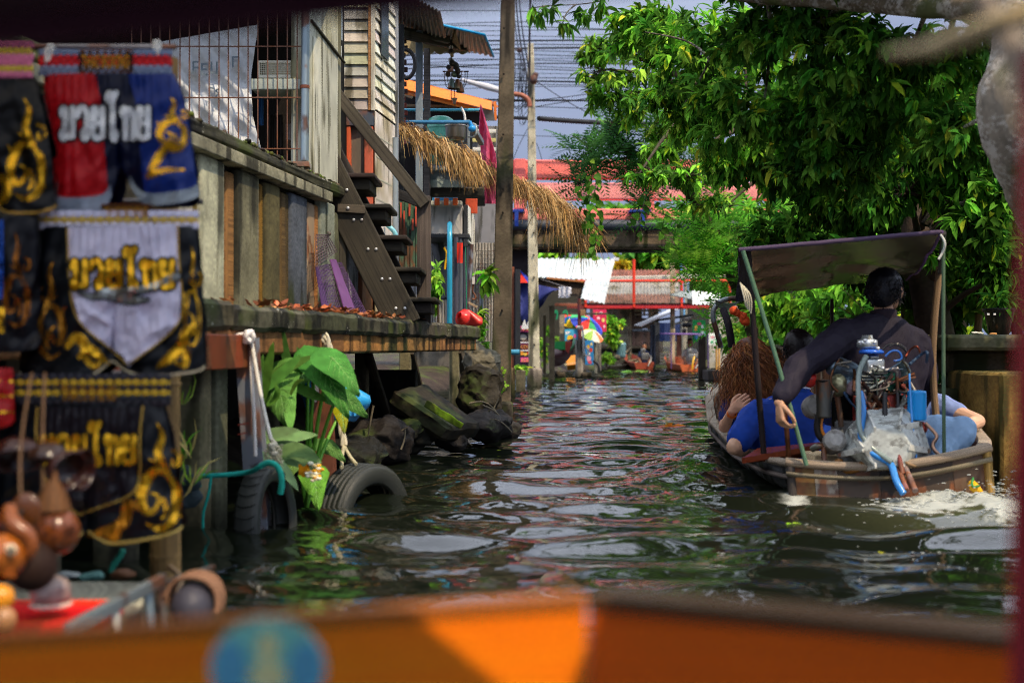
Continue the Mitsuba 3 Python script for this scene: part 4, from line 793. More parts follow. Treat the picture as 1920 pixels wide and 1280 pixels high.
put('brace', beam(P(1168, 665, WD-.2), P(1184, 650, WD-.2), .08, .08), 'm_wood', '#a3957c', wh)
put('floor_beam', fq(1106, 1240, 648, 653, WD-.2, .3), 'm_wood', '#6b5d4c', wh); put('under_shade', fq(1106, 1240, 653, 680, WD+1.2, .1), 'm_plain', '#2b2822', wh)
put('upper_gallery', fq(1190, 1240, 580, 584, WD-.3, .1), 'm_wood', '#b5a992', wh); put('upper_gallery', fq(1190, 1240, 588, 591, WD-.3, .1), 'm_wood', '#b5a992', wh)
for x in (1206, 1218): put('gallery_post', fq(x, x+4, 578, 592, WD-.32, .06), 'm_wood', '#c0b49c', wh)
lean = thing('lean_to_roof', 'tilted white sheet metal lean-to roof over the landing', 'roof')
put('sheet', slab(P(1189, 609, 44), P(1202, 611, 43.5), P(1272, 579, 44.5), P(1262, 577, 45), .03, A(-.3, -.5, .8)), 'm_paint', '#dfe3e4', lean)
put('bar', tube([P(1228, 601, 44.4), P(1300, 590, 44.4)], .04, 8, spline=False), 'm_wood', '#4a5450', lean); put('bar', tube([P(1266, 607, 44), P(1325, 588, 44)], .035, 8, spline=False), 'm_paint', '#b9beb8', lean)
put('post', beam(P(1261, 490, 43.5), P(1261, 688, 43.5), .15, .15, A(1, 0, 0)), 'm_conc', '#b3a68c', lean)
ld = thing('landing_house', 'dark open shop with a blue back wall and white steps at the landing', 'shop')
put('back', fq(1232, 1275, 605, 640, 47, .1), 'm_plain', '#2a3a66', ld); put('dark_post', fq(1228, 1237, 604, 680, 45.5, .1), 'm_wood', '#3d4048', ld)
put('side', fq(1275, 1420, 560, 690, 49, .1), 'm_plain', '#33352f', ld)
for k in range(6): put('white_step', fq(1238, 1258, 650+6*k, 653+6*k, 45-.12*k, .12), 'm_paint', '#cfccc0', ld)
for x in (1247, 1254): put('step_rail', fq(x, x+2.4, 662, 684, 44.2, .04), 'm_paint', '#d5d2c8', ld)
for k in range(5): put('picket', fq(1228+3.2*k, 1230+3.2*k, 640, 684, 44.8, .04), 'm_wood', vary('#a0907a', .15), ld)
put('brown_post', fq(1269, 1278, 625, 678, 44, .1), 'm_wood', '#8a5f4c', ld)
for k in range(7): put('hanging_goods', ball(.09, 1).rough(.03, 9, k).mv(P(1283+5*(k % 3), 598+11*(k//3), 45)), 'm_plain', '#3a3d40', ld)
drape(1219, 1229, 608, 688, 44.6, 2, .06, '#4a5560', 'grey_tarpaulin', 'dark grey tarpaulin hanging at the left of the landing', 'tarpaulin')
br2 = thing('water_barrel', 'blue plastic barrel with a lime green lid on the landing', 'barrel')
put('body', lathe([(0, 0), (.15, 0), (.165, .1), (.168, .45), (.16, .55), (0, .55)], 20).mv(P(1165, 671, 46)), 'm_gloss', '#5f8f9c', br2); put('lid', lathe([(.12, .55), (.11, .6), (.06, .63), (0, .63)], 16).mv(P(1163, 671, 46)), 'm_gloss', '#b9d23a', br2)
tag(put('clay_jar', ball(A(.13, .13, .1), 2).mv(P(1157, 670, 45.9)), 'm_conc', '#6d665c'), 'round grey jar beside the blue barrel', 'jar')
sm = thing('wooden_sampan', 'old grey wooden sampan drawn up with its bow in the air at the landing', 'boat')
def sampan(x0, x1, yb, yt0, yt1, d0, d1, hw):
    rows = []
    for t in np.linspace(0, 1, 14):
        x = x0+(x1-x0)*t; d = d0+(d1-d0)*t; c = P(x, yt0+(yt1-yt0)*t**1.6, d); w = hw*math.sin(math.pi*min(1, .18+.8*t))**.6*(1-.8*t**5); hgt = .3*(1-t**3)+.05
        n_ = nrm(A(-(d1-d0), (P(x1, 0, d1)-P(x0, 0, d0))[0], 0))
        rows.append([c+n_*w*math.cos(a)*(1 if abs(math.cos(a)) > .1 else 1)+A(0, 0, -hgt*math.sin(a)) for a in np.linspace(0, math.pi, 9)])
    return sheet(np.array(rows), .05)
put('hull', sampan(1124, 1203, 0, 686, 672, 44.5, 47, .5), 'm_wood', '#8a8068', sm); put('bow_deck', slab(P(1150, 680, 44.9), P(1200, 671, 46.4), P(1203, 673, 47), P(1160, 684, 45), .04, A(0, 0, 1)), 'm_wood', '#9a907a', sm)
def tiny_person(key, lab, x, y, d, hgt, shirt, skin='#8a5f45'):
    k = thing(key, lab, 'person'); c = P(x, y, d); s = hgt/.9
    j = lambda *a: tuple(c+A(*a)*s)
    body = flesh([hull([(j(0, 0, .1), .13*s), (j(0, 0, .45), .15*s)]), hull([(j(0, 0, .45), .06*s), (j(0, 0, .62), .055*s)]), hull([(j(0, -.01, .72), .095*s), (j(0, 0, .78), .09*s)]),
                  *limb([j(-.16, 0, .48), j(-.24, -.06, .25), j(-.15, -.2, .1)], [.055*s, .045*s, .035*s]), *limb([j(.16, 0, .48), j(.24, -.06, .25), j(.15, -.2, .1)], [.055*s, .045*s, .035*s]),
                  *limb([j(-.09, 0, .06), j(-.12, .3, .1), j(-.12, .34, -.2)], [.08*s, .065*s, .05*s]), *limb([j(.09, 0, .06), j(.12, .3, .1), j(.12, .34, -.2)], [.08*s, .065*s, .05*s])], .04, 8)
    put('body', body, 'm_skin', skin, k)
    put('shirt', flesh([hull([(j(0, 0, .08), .15*s), (j(0, 0, .46), .165*s)]), *limb([j(-.16, 0, .48), j(-.21, -.03, .34)], [.075*s, .065*s]), *limb([j(.16, 0, .48), j(.21, -.03, .34)], [.075*s, .065*s])], .04, 8), 'm_cloth', shirt, k)
    put('hair', flesh([hull([(j(0, .02, .76), .105*s), (j(0, .03, .82), .09*s)])], .03, 6), 'm_hair', '#15110e', k)
    return k
def far_boat(lab, x, y, d, colr, canopy=None):
    k = thing('longtail_boat', lab, 'boat'); rows = []
    for t in np.linspace(0, 1, 12):
        w = .45*(1-.75*t**3)*(.75+.25*min(1, t*4)); z = .22+.25*t*t; c = P(x, y, d)+A(.05*t, 6*t, 0)
        rows.append([c+A(-w, 0, z), c+A(-w*.75, 0, z*.45), c+A(-w*.3, 0, -.05), c+A(w*.3, 0, -.05), c+A(w*.75, 0, z*.45), c+A(w, 0, z)])
    rows = np.array(rows); put('hull', sheet(rows, .03), 'm_paint', colr, k)
    put('transom', slab(rows[0][0], rows[0][5], rows[0][4]-A(0, 0, .15), rows[0][1]-A(0, 0, .15), .03), 'm_paint', colr, k)
    put('engine', join([box(.25, .3, .25, .03).mv(P(x, y, d)+A(.05, .2, .42)), box(.15, .2, .2, .03).mv(P(x, y, d)+A(-.02, .2, .6)), tube([P(x, y, d)+A(.1, .2, .5), P(x, y, d)+A(.22, .0, .4), P(x, y, d)+A(.1, -.2, .1)], .03, 6)]), 'm_engine', '#8f8f8c', k)
    if canopy: put('canopy', slab(P(x, y, d)+A(-.6, .1, 1.15), P(x, y, d)+A(.55, .1, 1.13), P(x, y, d)+A(.55, 3, 1.2), P(x, y, d)+A(-.6, 3, 1.2), .03, A(0, 0, 1)), 'm_cloth', canopy, k); [put('canopy_post', tube([P(x, y, d)+A(sx, .15, .1), P(x, y, d)+A(sx, .15, 1.15)], .018, 6, spline=False), 'm_paint', '#5a4a78', k) for sx in (-.58, .53)]
    return k
far_boat('far longtail boat with a purple canopy and an orange hull near the dark post', 1296, 697, 38.5, '#c2673c', '#5a3f74')
put('yellow_hose', tube([P(1302, 668, 38.4), P(1299, 680, 38.3), P(1298, 692, 38.3)], .03, 6), 'm_gloss', '#e0a82a', 'longtail_boat')
tiny_person('person', 'distant person in a grey shirt steering the boat with the purple canopy', 1294, 686, 39.4, .85, '#9a9a98')
far_boat('far longtail boat with a dark engine approaching the white steps', 1208, 692, 42.5, '#9a4a34')
tiny_person('person', 'distant person in dark blue sitting in the boat by the landing', 1208, 684, 43.4, .75, '#232c4a')
board('green_sign', 'tall bright green printed sign with coloured spots hanging over the landing', 'sign', 1299, 1323, 600, 641, 41.5, '#23974a', [(1305, 613, 3, 3, '#e8c84a'), (1311, 607, 4, 3, '#d0506a'), (1317, 612, 3, 3, '#eef4ee'), (1306, 632, 4, 4, '#4a8fc8'), (1317, 622, 3, 3, '#e6efe6'), (1312, 632, 3, 4, '#e8eee8'), (1304, 618, 3, 2, '#d9884a')])
board('white_sign', 'small white printed sign with green and red patches on yellow poles', 'sign', 1329, 1353, 625, 647, 40.5, '#dfe6dc', [(1336, 632, 4, 3, '#d9a0a8'), (1345, 638, 4, 3, '#5ab07a'), (1347, 630, 3, 2, '#d06a7a'), (1335, 641, 3, 3, '#4fae78')])
for x in (1343, 1348): tag(put('yellow_pole', tube([P(x, 645, 40.6), P(x+.5, 695, 40.6)], .03, 8, spline=False), 'm_paint', '#d9a24a'), 'thin yellow pole under the white sign, ' + ('left of the two' if x == 1343 else 'right of the two'), 'pole')
tag(put('mooring_post', dense(beam(P(1315.5, 630, 29), P(1316, 720, 29), .16, .16, A(1, 0, 0)), 2).rough(.008, 12), 'm_wood', '#4f463d'), 'dark square mooring post standing in the open water', 'post')
tag(put('mooring_block', dense(bx(1328, 1352, 694, 714, 28, 29, .02), 2), 'm_wood', '#4a4038'), 'low dark timber block in the water beside the long boat', 'block')
rs = thing('right_shed', 'shed with a white sheet metal roof among the trees on the right bank', 'shed')
put('roof', corrugated(P(1298, 545, 41.5), P(1352, 551, 41.5), P(1352, 570, 40.5), P(1299, 570, 40.5), 7, .02), 'm_paint', '#e8eaea', rs); put('roof', slab(P(1255, 552, 42), P(1275, 545, 42), P(1300, 545, 42.5), P(1296, 560, 42), .03, A(0, -.6, .8)), 'm_paint', '#8f9a9f', rs)
put('wall', fq(1330, 1420, 560, 690, 43, .1), 'm_siding', '#b9b2a2', rs)
tag(put('electric_pole', tube([P(1283, 700, 46), P(1282, 440, 46)], .11, 12, spline=False), 'm_conc', '#a8a090'), 'round grey electric pole behind the footbridge', 'pole')
tag(put('blue_cable', tube([P(1276, 478, 45.7), P(1279, 520, 45.7), P(1282, 560, 45.7), P(1283, 600, 45.7)], .035, 6), 'm_gloss', '#6fa6d8'), 'light blue cable running down the electric pole', 'cable')
# ------------------------------------------------------------------ vegetation
def leaves(pos, dirn, nor, ln, wr, colr, droop=.25, fold=.16):
    """n leaves of 8 vertices: pos, direction and normal per leaf, length, width ratio, colours (n, 3)"""
    n = len(pos); d = dirn/np.linalg.norm(dirn, axis=1, keepdims=True); s = np.cross(d, nor); s /= np.linalg.norm(s, axis=1, keepdims=True)+1e-9
    u = np.cross(s, d); L_ = ln[:, None]; w = L_*wr
    c1 = pos+d*L_*.33; c2 = pos+d*L_*.68-u*L_*droop*.3; tip = pos+d*L_*.98-u*L_*droop
    f1, f2 = u*L_*fold*wr*1.6, u*L_*fold*wr*1.2
    v = np.stack([pos, c1+s*w*.5+f1, c1, c1-s*w*.5+f1, c2+s*w*.42+f2, c2, c2-s*w*.42+f2, tip], 1).reshape(-1, 3)
    t = np.array([[0, 2, 1], [0, 3, 2], [1, 2, 5], [1, 5, 4], [2, 3, 6], [2, 6, 5], [4, 5, 7], [5, 6, 7]])
    return G(v, (np.arange(n)[:, None, None]*8+t).reshape(-1, 3), None, np.repeat(pack(np.clip(colr, 0, 1)), 8))
def unit(n): v = R.normal(size=(n, 3)); return v/np.linalg.norm(v, axis=1, keepdims=True)
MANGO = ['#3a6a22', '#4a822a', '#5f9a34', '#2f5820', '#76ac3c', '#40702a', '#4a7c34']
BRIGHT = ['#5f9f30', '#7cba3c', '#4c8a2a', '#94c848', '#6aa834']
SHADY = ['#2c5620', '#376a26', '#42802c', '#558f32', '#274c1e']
def palette(p, n, amt=.18):
    a = np.array([hexrgb(c) for c in p])[R.integers(0, len(p), n)]; a = a*.86+a.mean(1, keepdims=True)*.14*A(1.15, 1.1, .6)
    return np.clip(1.1*a*(1+amt*(R.random((n, 1))*2-1))*(1+.06*(R.random((n, 3))*2-1)), 0, 1)
def whorls(c, r, n, per, ll, pal, wr=.27, out=None, hang=.5):
    """twig ends with rosettes of leaves inside an ellipsoid; gives (leaves, twig ends)"""
    k = max(3, n//9); sub = unit(k)*(R.random((k, 1))**.5)*.85   # sub-clumps leave gaps between them
    ctr = sub[R.integers(0, k, n)]; q = ctr+R.normal(0, .17, (n, 3)); ends = np.asarray(c)+q*np.asarray(r)
    ax = nrm_rows(q*A(1, 1, .6)+R.normal(0, .35, (n, 3))+A(0, 0, -.15)); m = n*per
    pos = np.repeat(ends, per, 0); a = np.repeat(ax, per, 0); o = nrm_rows(np.cross(a, unit(m)))
    sp = R.uniform(.35, 1.15, (m, 1)); d = nrm_rows(a*(1.15-sp*.6)+o*sp+A(0, 0, -hang)*R.uniform(.3, 1.2, (m, 1)))
    nor = nrm_rows(A(0, 0, 1)+.6*unit(m)+.25*a); pos = pos-a*(R.random((m, 1))*.35*ll)
    colr = palette(pal, n, .25).repeat(per, 0)*(1+.2*(R.random((m, 1))*2-1)); colr = np.where(R.random((m, 1)) < .06, colr*A(1.5, 1.15, .9), colr)
    return leaves(pos, d, nor, ll*R.uniform(.42, 1.25, m), wr, colr, .28), ends
def nrm_rows(a): return a/(np.linalg.norm(a, axis=1, keepdims=True)+1e-9)
def fronds(c, r, n, ll, pal, np_=9):
    k = max(3, n//12); sub = unit(k)*(R.random((k, 1))**.5)*.85
    q = sub[R.integers(0, k, n)]+R.normal(0, .2, (n, 3)); base = np.asarray(c)+q*np.asarray(r)
    d = nrm_rows(q*A(1, 1, .4)+.6*unit(n)+A(0, 0, .1)); s = nrm_rows(np.cross(d, A(0, 0, 1)+.3*unit(n))); u = np.cross(s, d); L_ = ll*R.uniform(.6, 1.25, n)
    V, C = [], []; cc = palette(pal, n)
    for i in range(np_):
        t = (i+.8)/np_; ctr = base+d*(L_*t)[:, None]-u*(L_*.28*t*t)[:, None]; w = (L_*.30*math.sin(math.pi*min(1, .22+.8*t)))[:, None]
        for sg_ in (-1, 1):
            o = nrm_rows(s*sg_+d*.55-u*.18); p0, p2 = ctr, ctr+o*w; mid = ctr+o*w*.5; e = d*w*.13
            V.append(np.stack([p0, mid+e, p2, mid-e], 1)); C.append(cc)
    V = np.stack(V, 1).reshape(-1, 3); m = len(V)//4
    return G(V, np.arange(m)[:, None]*4+np.array([[0, 1, 2, 3]]), None, np.repeat(pack(np.stack(C, 1).reshape(-1, 3)), 4)), base
def pblob(x, y, d, rx, ry, rd=None): return P(x, y, d), A(rx/F*d, rd or max(rx, ry)/F*d*.8, ry/F*d)
def tree(key, label, trunk, tr, blobs, kind='whorl', cat='tree', pal=MANGO, ll=.15, per=8, wr=.27, bark='#463e34', hang=.5, group=None, twigs=.25, tw=.006, mul=1.0):
    k = thing(key, label, cat, group); tp = np.array(trunk, float); put('trunk', tube(tp, tr, 12).rough(.01, 9), 'm_rock', bark, k); gs, br_ = [], []
    path = resample(tp, 30)
    for b in blobs:
        c, r = pblob(*b[:5]) if len(b) < 8 else (A(*b[5:8]), A(b[3], b[3], b[4])); n = int((b[5] if len(b) < 8 else b[2])*mul)
        g, ends = whorls(c, r, n, per, ll, pal, wr, hang=hang) if kind == 'whorl' else fronds(c, r, n, ll, pal)
        gs.append(g); j = np.argmin(np.linalg.norm(path-c, axis=1)); a = path[max(0, j-3)]
        br_.append(tube([a, a+(c-a)*.5+A(0, 0, .08*np.linalg.norm(c-a)), c], [tr[-1]*.6 if len(np.atleast_1d(tr)) > 1 else tr*.4, tw*1.6], 7))
        for e in ends[::max(1, int(1/twigs))]:
            m = c+(e-c)*.5+R.normal(0, .03, 3); br_.append(tube([c+(e-c)*.05, m, e], [tw*1.3, tw*.5], 4, 5, False))
    put('branches', join(br_), 'm_rock', bark, k, kind='stuff'); put('crown', join(gs), 'm_leaf', '#3d7022', k, kind='stuff'); return k
# the big mottled tree that leans in from the right, and its limb along the top
tr_ = thing('leaning_tree', 'thick mottled grey tree leaning in from the right edge with a limb along the top', 'tree')
def bigtrunk():
    pts = [P(2270, 900, 6.1), P(2110, 620, 5.9), P(1990, 430, 5.75), P(1930, 310, 5.6), P(1893, 225, 5.55), P(1915, 130, 5.55), P(1935, 40, 5.6), P(1950, -120, 5.7)]
    return tube(pts, [.26, .2, .17, .165, .15, .135, .14, .13], 28, 60).rough(.035, 5, 3).rough(.012, 16, 7)
put('trunk', bigtrunk(), 'm_bark', '#7d7266', tr_)
put('limb', tube([P(1940, 30, 5.6), P(1860, 18, 5.9), P(1740, 14, 6.4), P(1600, 4, 6.9), P(1440, -4, 7.4), P(1280, -25, 8)], [.07, .055, .05, .045, .038, .02], 14, 40).rough(.012, 12), 'm_bark', '#6a5f48', tr_)
put('near_branch', tube([P(2050, -10, 1.05), P(1900, 30, 1.0), P(1830, 58, 1.0), P(1740, 88, 1.0), P(1690, 97, 1.0), P(1664, 100, 1.0)], [.010, .008, .007, .009, .008, .003], 12, 30).rough(.003, 40), 'm_rock', '#a8906c', tr_)
put('near_branch', tube([P(2010, 270, 1.1), P(1930, 150, 1.05), P(1885, 60, 1.05), P(1850, 10, 1.05), P(1820, -40, 1.05)], [.026, .019, .013, .009, .008], 12, 30).rough(.003, 40), 'm_rock', '#a89684', tr_)
gs = []
for b in [(1500, 70, 7.6, 170, 80, 110), (1330, 110, 9.5, 150, 90, 100), (1700, 110, 7.2, 200, 80, 110), (1640, 220, 7.6, 180, 80, 100), (1430, 210, 8.0, 150, 80, 90), (1280, 200, 10, 80, 70, 60), (1380, 290, 10, 90, 45, 70), (1560, 310, 8.0, 150, 60, 70), (1790, 250, 7.0, 110, 90, 60), (1210, 60, 10.5, 80, 60, 60),
          (1400, -120, 7.6, 340, 100, 170), (1760, -150, 6.6, 340, 120, 170), (1600, -330, 6.5, 500, 120, 320), (1860, -400, 6.5, 420, 120, 300), (1620, -230, 7.2, 420, 70, 200), (2250, 100, 6.8, 220, 200, 90)]:
    c, r = pblob(*b[:5]); g, e = whorls(c, r, int(b[5]*2.5), 9, .104, (BRIGHT+MANGO if b[0] < 1460 else SHADY+MANGO) if b[1] > -50 else SHADY, .30); gs.append(g)  # darker leaves to the right put the crown's deep shade into colour
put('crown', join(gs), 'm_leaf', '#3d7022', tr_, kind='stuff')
brs = []
for a, b_, r0 in (((1860, 18, 5.9), (1760, -150, 6.6), .03), ((1740, 14, 6.4), (1700, 110, 7.2), .02), ((1600, 4, 6.9), (1500, 70, 7.6), .022), ((1440, -4, 7.4), (1330, 110, 8.2), .02), ((1440, -4, 7.4), (1430, 210, 8), .016), ((1700, 110, 7.2), (1640, 220, 7.6), .014), ((1640, 220, 7.6), (1560, 310, 8), .012), ((1893, 225, 5.6), (1790, 250, 7), .02), ((1330, 110, 8.2), (1210, 60, 8.8), .011), ((1330, 110, 8.2), (1280, 200, 8.6), .011)):
    p, q = P(*a), P(*b_); brs.append(tube([p, (p+q)/2+A(.05, .1, .06), q], [r0, r0*.4], 8))
put('branches', join(brs), 'm_bark', '#4a4234', tr_, kind='stuff')
# the shaded tree behind it on the right bank
tree('shady_tree', 'dark spreading tree with crooked limbs standing behind the long boat on the right bank', [P(1760, 660, 9.6), P(1735, 520, 9.6), P(1712, 400, 9.7), P(1665, 250, 9.8), P(1600, 120, 9.9)], [.14, .12, .09, .06],
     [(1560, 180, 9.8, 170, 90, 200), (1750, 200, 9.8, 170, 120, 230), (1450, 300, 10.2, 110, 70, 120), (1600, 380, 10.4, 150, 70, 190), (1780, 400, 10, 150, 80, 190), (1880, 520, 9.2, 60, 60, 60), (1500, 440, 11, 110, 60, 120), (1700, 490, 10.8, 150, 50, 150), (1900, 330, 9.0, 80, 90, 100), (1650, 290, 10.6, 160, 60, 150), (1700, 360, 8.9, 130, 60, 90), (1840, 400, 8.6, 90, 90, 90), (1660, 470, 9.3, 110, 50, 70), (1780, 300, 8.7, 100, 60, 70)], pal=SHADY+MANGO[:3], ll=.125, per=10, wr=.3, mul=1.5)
put('limb', tube([P(1712, 330, 9.6), P(1765, 318, 9.5), P(1800, 312, 9.4), P(1880, 322, 9.2)], [.06, .045, .03], 10).rough(.01, 10), 'm_rock', '#2f2a22', 'shady_tree')
put('limb', tube([P(1735, 422, 9.3), P(1765, 385, 9.3), P(1790, 384, 9.3), P(1840, 402, 9.2), P(1900, 420, 9.0)], [.035, .035, .025], 10).rough(.008, 10), 'm_rock', '#3a3328', 'shady_tree')
tree('mango_tree', 'bright green long leaved tree rising against the sky left of the dark foliage', [P(1680, 640, 15.5), P(1580, 420, 15.2), P(1420, 260, 14.8), P(1290, 150, 14.6)], [.16, .12, .07],
     [(1170, 95, 14.6, 95, 45, 75), (1130, 130, 14.4, 50, 30, 26), (1240, 150, 14.8, 80, 60, 70), (1220, 50, 14.5, 90, 45, 60), (1290, 60, 14.8, 80, 60, 60), (1330, 220, 15, 90, 60, 70), (1230, 285, 14.2, 70, 30, 34), (1400, 330, 15, 90, 50, 60), (1180, 215, 14.4, 36, 20, 12), (1290, 330, 13.6, 90, 30, 44), (1200, 325, 13, 60, 22, 22), (1400, 120, 15, 100, 90, 60), (1360, 390, 14.5, 80, 30, 36), (1150, 180, 14.4, 70, 40, 50), (1260, 240, 14.6, 80, 50, 70), (1120, 90, 14.4, 60, 30, 30)], pal=BRIGHT+MANGO, ll=.145, per=8, wr=.24, hang=.7, mul=1.35)
tree('feathery_tree', 'feathery leaved tree drooping in front of the red bridge railing', [P(1420, 640, 17), P(1350, 460, 16.6), P(1260, 330, 16), P(1150, 270, 15.6)], [.10, .07, .03],
     [(1140, 245, 15.6, 55, 40, 100), (1110, 300, 15.4, 50, 40, 90), (1180, 310, 15.8, 60, 45, 80), (1085, 345, 15.2, 36, 22, 34), (1200, 385, 15.6, 40, 20, 22), (1240, 260, 15.8, 70, 50, 90), (1290, 320, 16, 70, 50, 90), (1230, 340, 15.6, 50, 30, 40)], kind='frond', pal=['#3f7040', '#4c8046', '#5a9048', '#36623a'], ll=.42)
tree('feathery_bush', 'bright feathery bush hanging over the canal behind the boat canopy', [P(1500, 680, 18), P(1460, 560, 17.5), P(1400, 480, 17)], [.09, .06],
     [(1330, 430, 16.6, 75, 45, 120), (1420, 430, 17, 95, 45, 130), (1310, 500, 16.4, 45, 38, 70), (1380, 520, 16.8, 80, 50, 120), (1480, 500, 17.2, 80, 60, 100), (1400, 590, 17, 60, 40, 60), (1360, 470, 16.5, 70, 50, 90)], kind='frond', pal=['#5fa83a', '#78c040', '#4f9434', '#6cb648', '#88c84a'], ll=.5)
for i, (lab, x, y, d, rx, ry, n, pal, ll) in enumerate([
    ('broad leaved shrub on the bank seen under the boat canopy', 1500, 590, 15.5, 110, 60, 170, BRIGHT, .17), ('dark leafy shrub on the bank just behind the driver', 1640, 610, 13, 120, 80, 200, SHADY+BRIGHT[:2], .17),
    ('bushy shrub with glossy leaves left of the black plant pot', 1775, 550, 10.2, 90, 100, 190, SHADY+MANGO+BRIGHT[:1], .15), ('low shrub along the water behind the passengers', 1440, 640, 18.5, 90, 55, 150, BRIGHT+SHADY, .18),
    ('leafy bush with the brightest leaves on the bank left of the driver', 1570, 540, 15, 120, 60, 160, BRIGHT, .16), ('overhanging bush at the far right behind the black pot', 1890, 540, 9.6, 80, 70, 120, SHADY+BRIGHT[:1], .15), ('low undergrowth bush behind the concrete dock', 1790, 670, 10.2, 120, 50, 120, SHADY, .14), ('bush at the water in front of the right hand shed', 1400, 630, 24, 55, 60, 120, BRIGHT+MANGO, .24),
    ('tall dense bush filling the gap behind the dock trees', 1780, 480, 16, 220, 150, 330, SHADY+MANGO, .24), ('wide hedge of dark leaves further back on the right bank', 1600, 420, 20, 260, 170, 330, SHADY+MANGO, .3), ('hedge at the right edge far behind the pot', 1960, 560, 14, 150, 120, 160, SHADY, .22)]):
    c = P(x, y, d); tree('shrub', lab, [A(c[0]+.1, d+.1, .1), c+A(.05, .05, -.2), c], [.03, .015], [(x, y, d, rx, ry, n)], cat='shrub', pal=pal, ll=ll, per=8, wr=.34)
tag(put('bamboo_stem', tube([P(1832, 640, 9.9), P(1836, 480, 9.9), P(1830, 420, 9.9)], .03, 12), 'm_wood', '#b59a68'), 'pale yellow stem standing between the shrubs left of the black pot', 'stem')
# twig hanging into the top of the picture
tw_ = thing('hanging_twigs', 'leafy twigs hanging into the sky at the top left of the trees', 'branch'); gs = []; bs = []
for p in ([(1200, -40), (1130, 0), (1080, 8), (1020, 10)], [(1080, 8), (1062, 25), (1055, 45)], [(1130, 0), (1118, 14), (1105, 28)], [(1030, 10), (1000, 14)], [(1055, 30), (1066, 42)]):
    q = [P(x, y, 12) for x, y in p]; bs.append(tube(q, [.008, .004], 5))
for x, y in ((1000, 16), (1020, 18), (1035, 14), (1056, 46), (1066, 42), (1105, 28), (1085, 14), (1120, 16), (1130, 6), (1095, 30), (1010, 28)):
    g, e = whorls(P(x, y, 12), A(.04, .06, .04), 3, 7, .15, MANGO, .2, hang=1.0); gs.append(g)
put('twigs', join(bs), 'm_bark', '#4a4234', tw_, kind='stuff'); put('foliage', join(gs), 'm_leaf', '#3d7022', tw_, kind='stuff')
# hanging vines
vn = thing('hanging_vine', 'heart leaved vine hanging down in front of the concrete bridge girder', 'vine'); gs, bs = [], []
for x, y0, y1, d in ((1105, 330, 440, 14.2), (1112, 300, 488, 14), (1095, 350, 420, 14.3), (1120, 350, 470, 14.1), (1265, 420, 480, 15), (1240, 380, 440, 15), (1205, 370, 450, 14.6), (1185, 400, 430, 14.6)):
    ys = np.arange(y0, y1, 9); q = [P(x+5*math.sin(y*.06+x), y, d) for y in ys]; bs.append(tube(q, .003, 4)); q = np.array(q); n = len(q)
    gs.append(leaves(q, nrm_rows(unit(n)*A(1, .6, .3)+A(0, 0, -.6)), nrm_rows(unit(n)+A(0, -1.2, .6)), R.uniform(.07, .13, n), .75, palette(MANGO, n), .1))
put('stems', join(bs), 'm_bark', '#3f4a22', vn, kind='stuff'); put('foliage', join(gs), 'm_leaf', '#3d7022', vn, kind='stuff')
# trees far behind
for i, (lab, x, y, d, rx, ry, n) in enumerate([('far tree right of the yellow flowering bush behind the tile roof', 1225, 488, 58, 60, 40, 90), ('far pale tree behind the electric pole', 1300, 480, 60, 60, 70, 110), ('far dark tree behind the wooden house gable', 1130, 500, 62, 60, 40, 90), ('far tree showing between the bridge rails', 1180, 400, 64, 120, 26, 110),
    ('far tree behind the right bank shed', 1380, 470, 56, 90, 90, 140), ('tall far tree hidden behind the right bank trees', 1560, 420, 50, 150, 110, 160), ('far tree behind the shed with the white roof', 1010, 480, 66, 70, 40, 80), ('large far tree at the right end of the bridge', 1800, 420, 48, 200, 130, 180), ('far tree behind the pink net', 860, 430, 60, 130, 50, 90)]):
    c = P(x, y, d); tree('far_tree', lab, [A(c[0], d, .4), c], [.3, .15], [(x, y, d, rx, ry, n)], pal=BRIGHT+MANGO, ll=.75, per=8, wr=.4, tw=.03)
fb_ = P(1166, 500, 55); tree('yellow_bush', 'yellow flowering bush at the end of the white roof', [A(fb_[0], 55, .4), fb_], [.1, .05], [(1166, 502, 55, 14, 13, 34)], cat='bush', pal=['#d9b82a', '#e8cf3a', '#b09a2a', '#7a9a30'], ll=.35, per=8, wr=.5)
pv = P(1150, 610, 46); tree('climbing_plant', 'bushy green creeper hanging on the plank wall right of the umbrellas', [A(pv[0], 46, .4), pv], [.06, .03], [(1150, 605, 46, 20, 22, 90), (1145, 632, 45.8, 12, 16, 40)], cat='plant', pal=BRIGHT, ll=.22, per=8, wr=.4)
tree('water_edge_plant', 'low bright plant at the water beside the grey sampan', [P(1137, 690, 44), P(1137, 676, 44)], [.03, .02], [(1137, 672, 44, 13, 10, 30)], cat='plant', pal=BRIGHT, ll=.2, per=8, wr=.4)
tree('backyard_tree', 'bright tree seen over the stall above the striped waistband', [P(120, 400, 15), P(130, 90, 15)], [.1, .06], [(150, 70, 15, 110, 45, 60), (215, 110, 14, 40, 60, 30), (60, 80, 15, 80, 50, 30)], pal=BRIGHT, ll=.3, per=7, wr=.5)
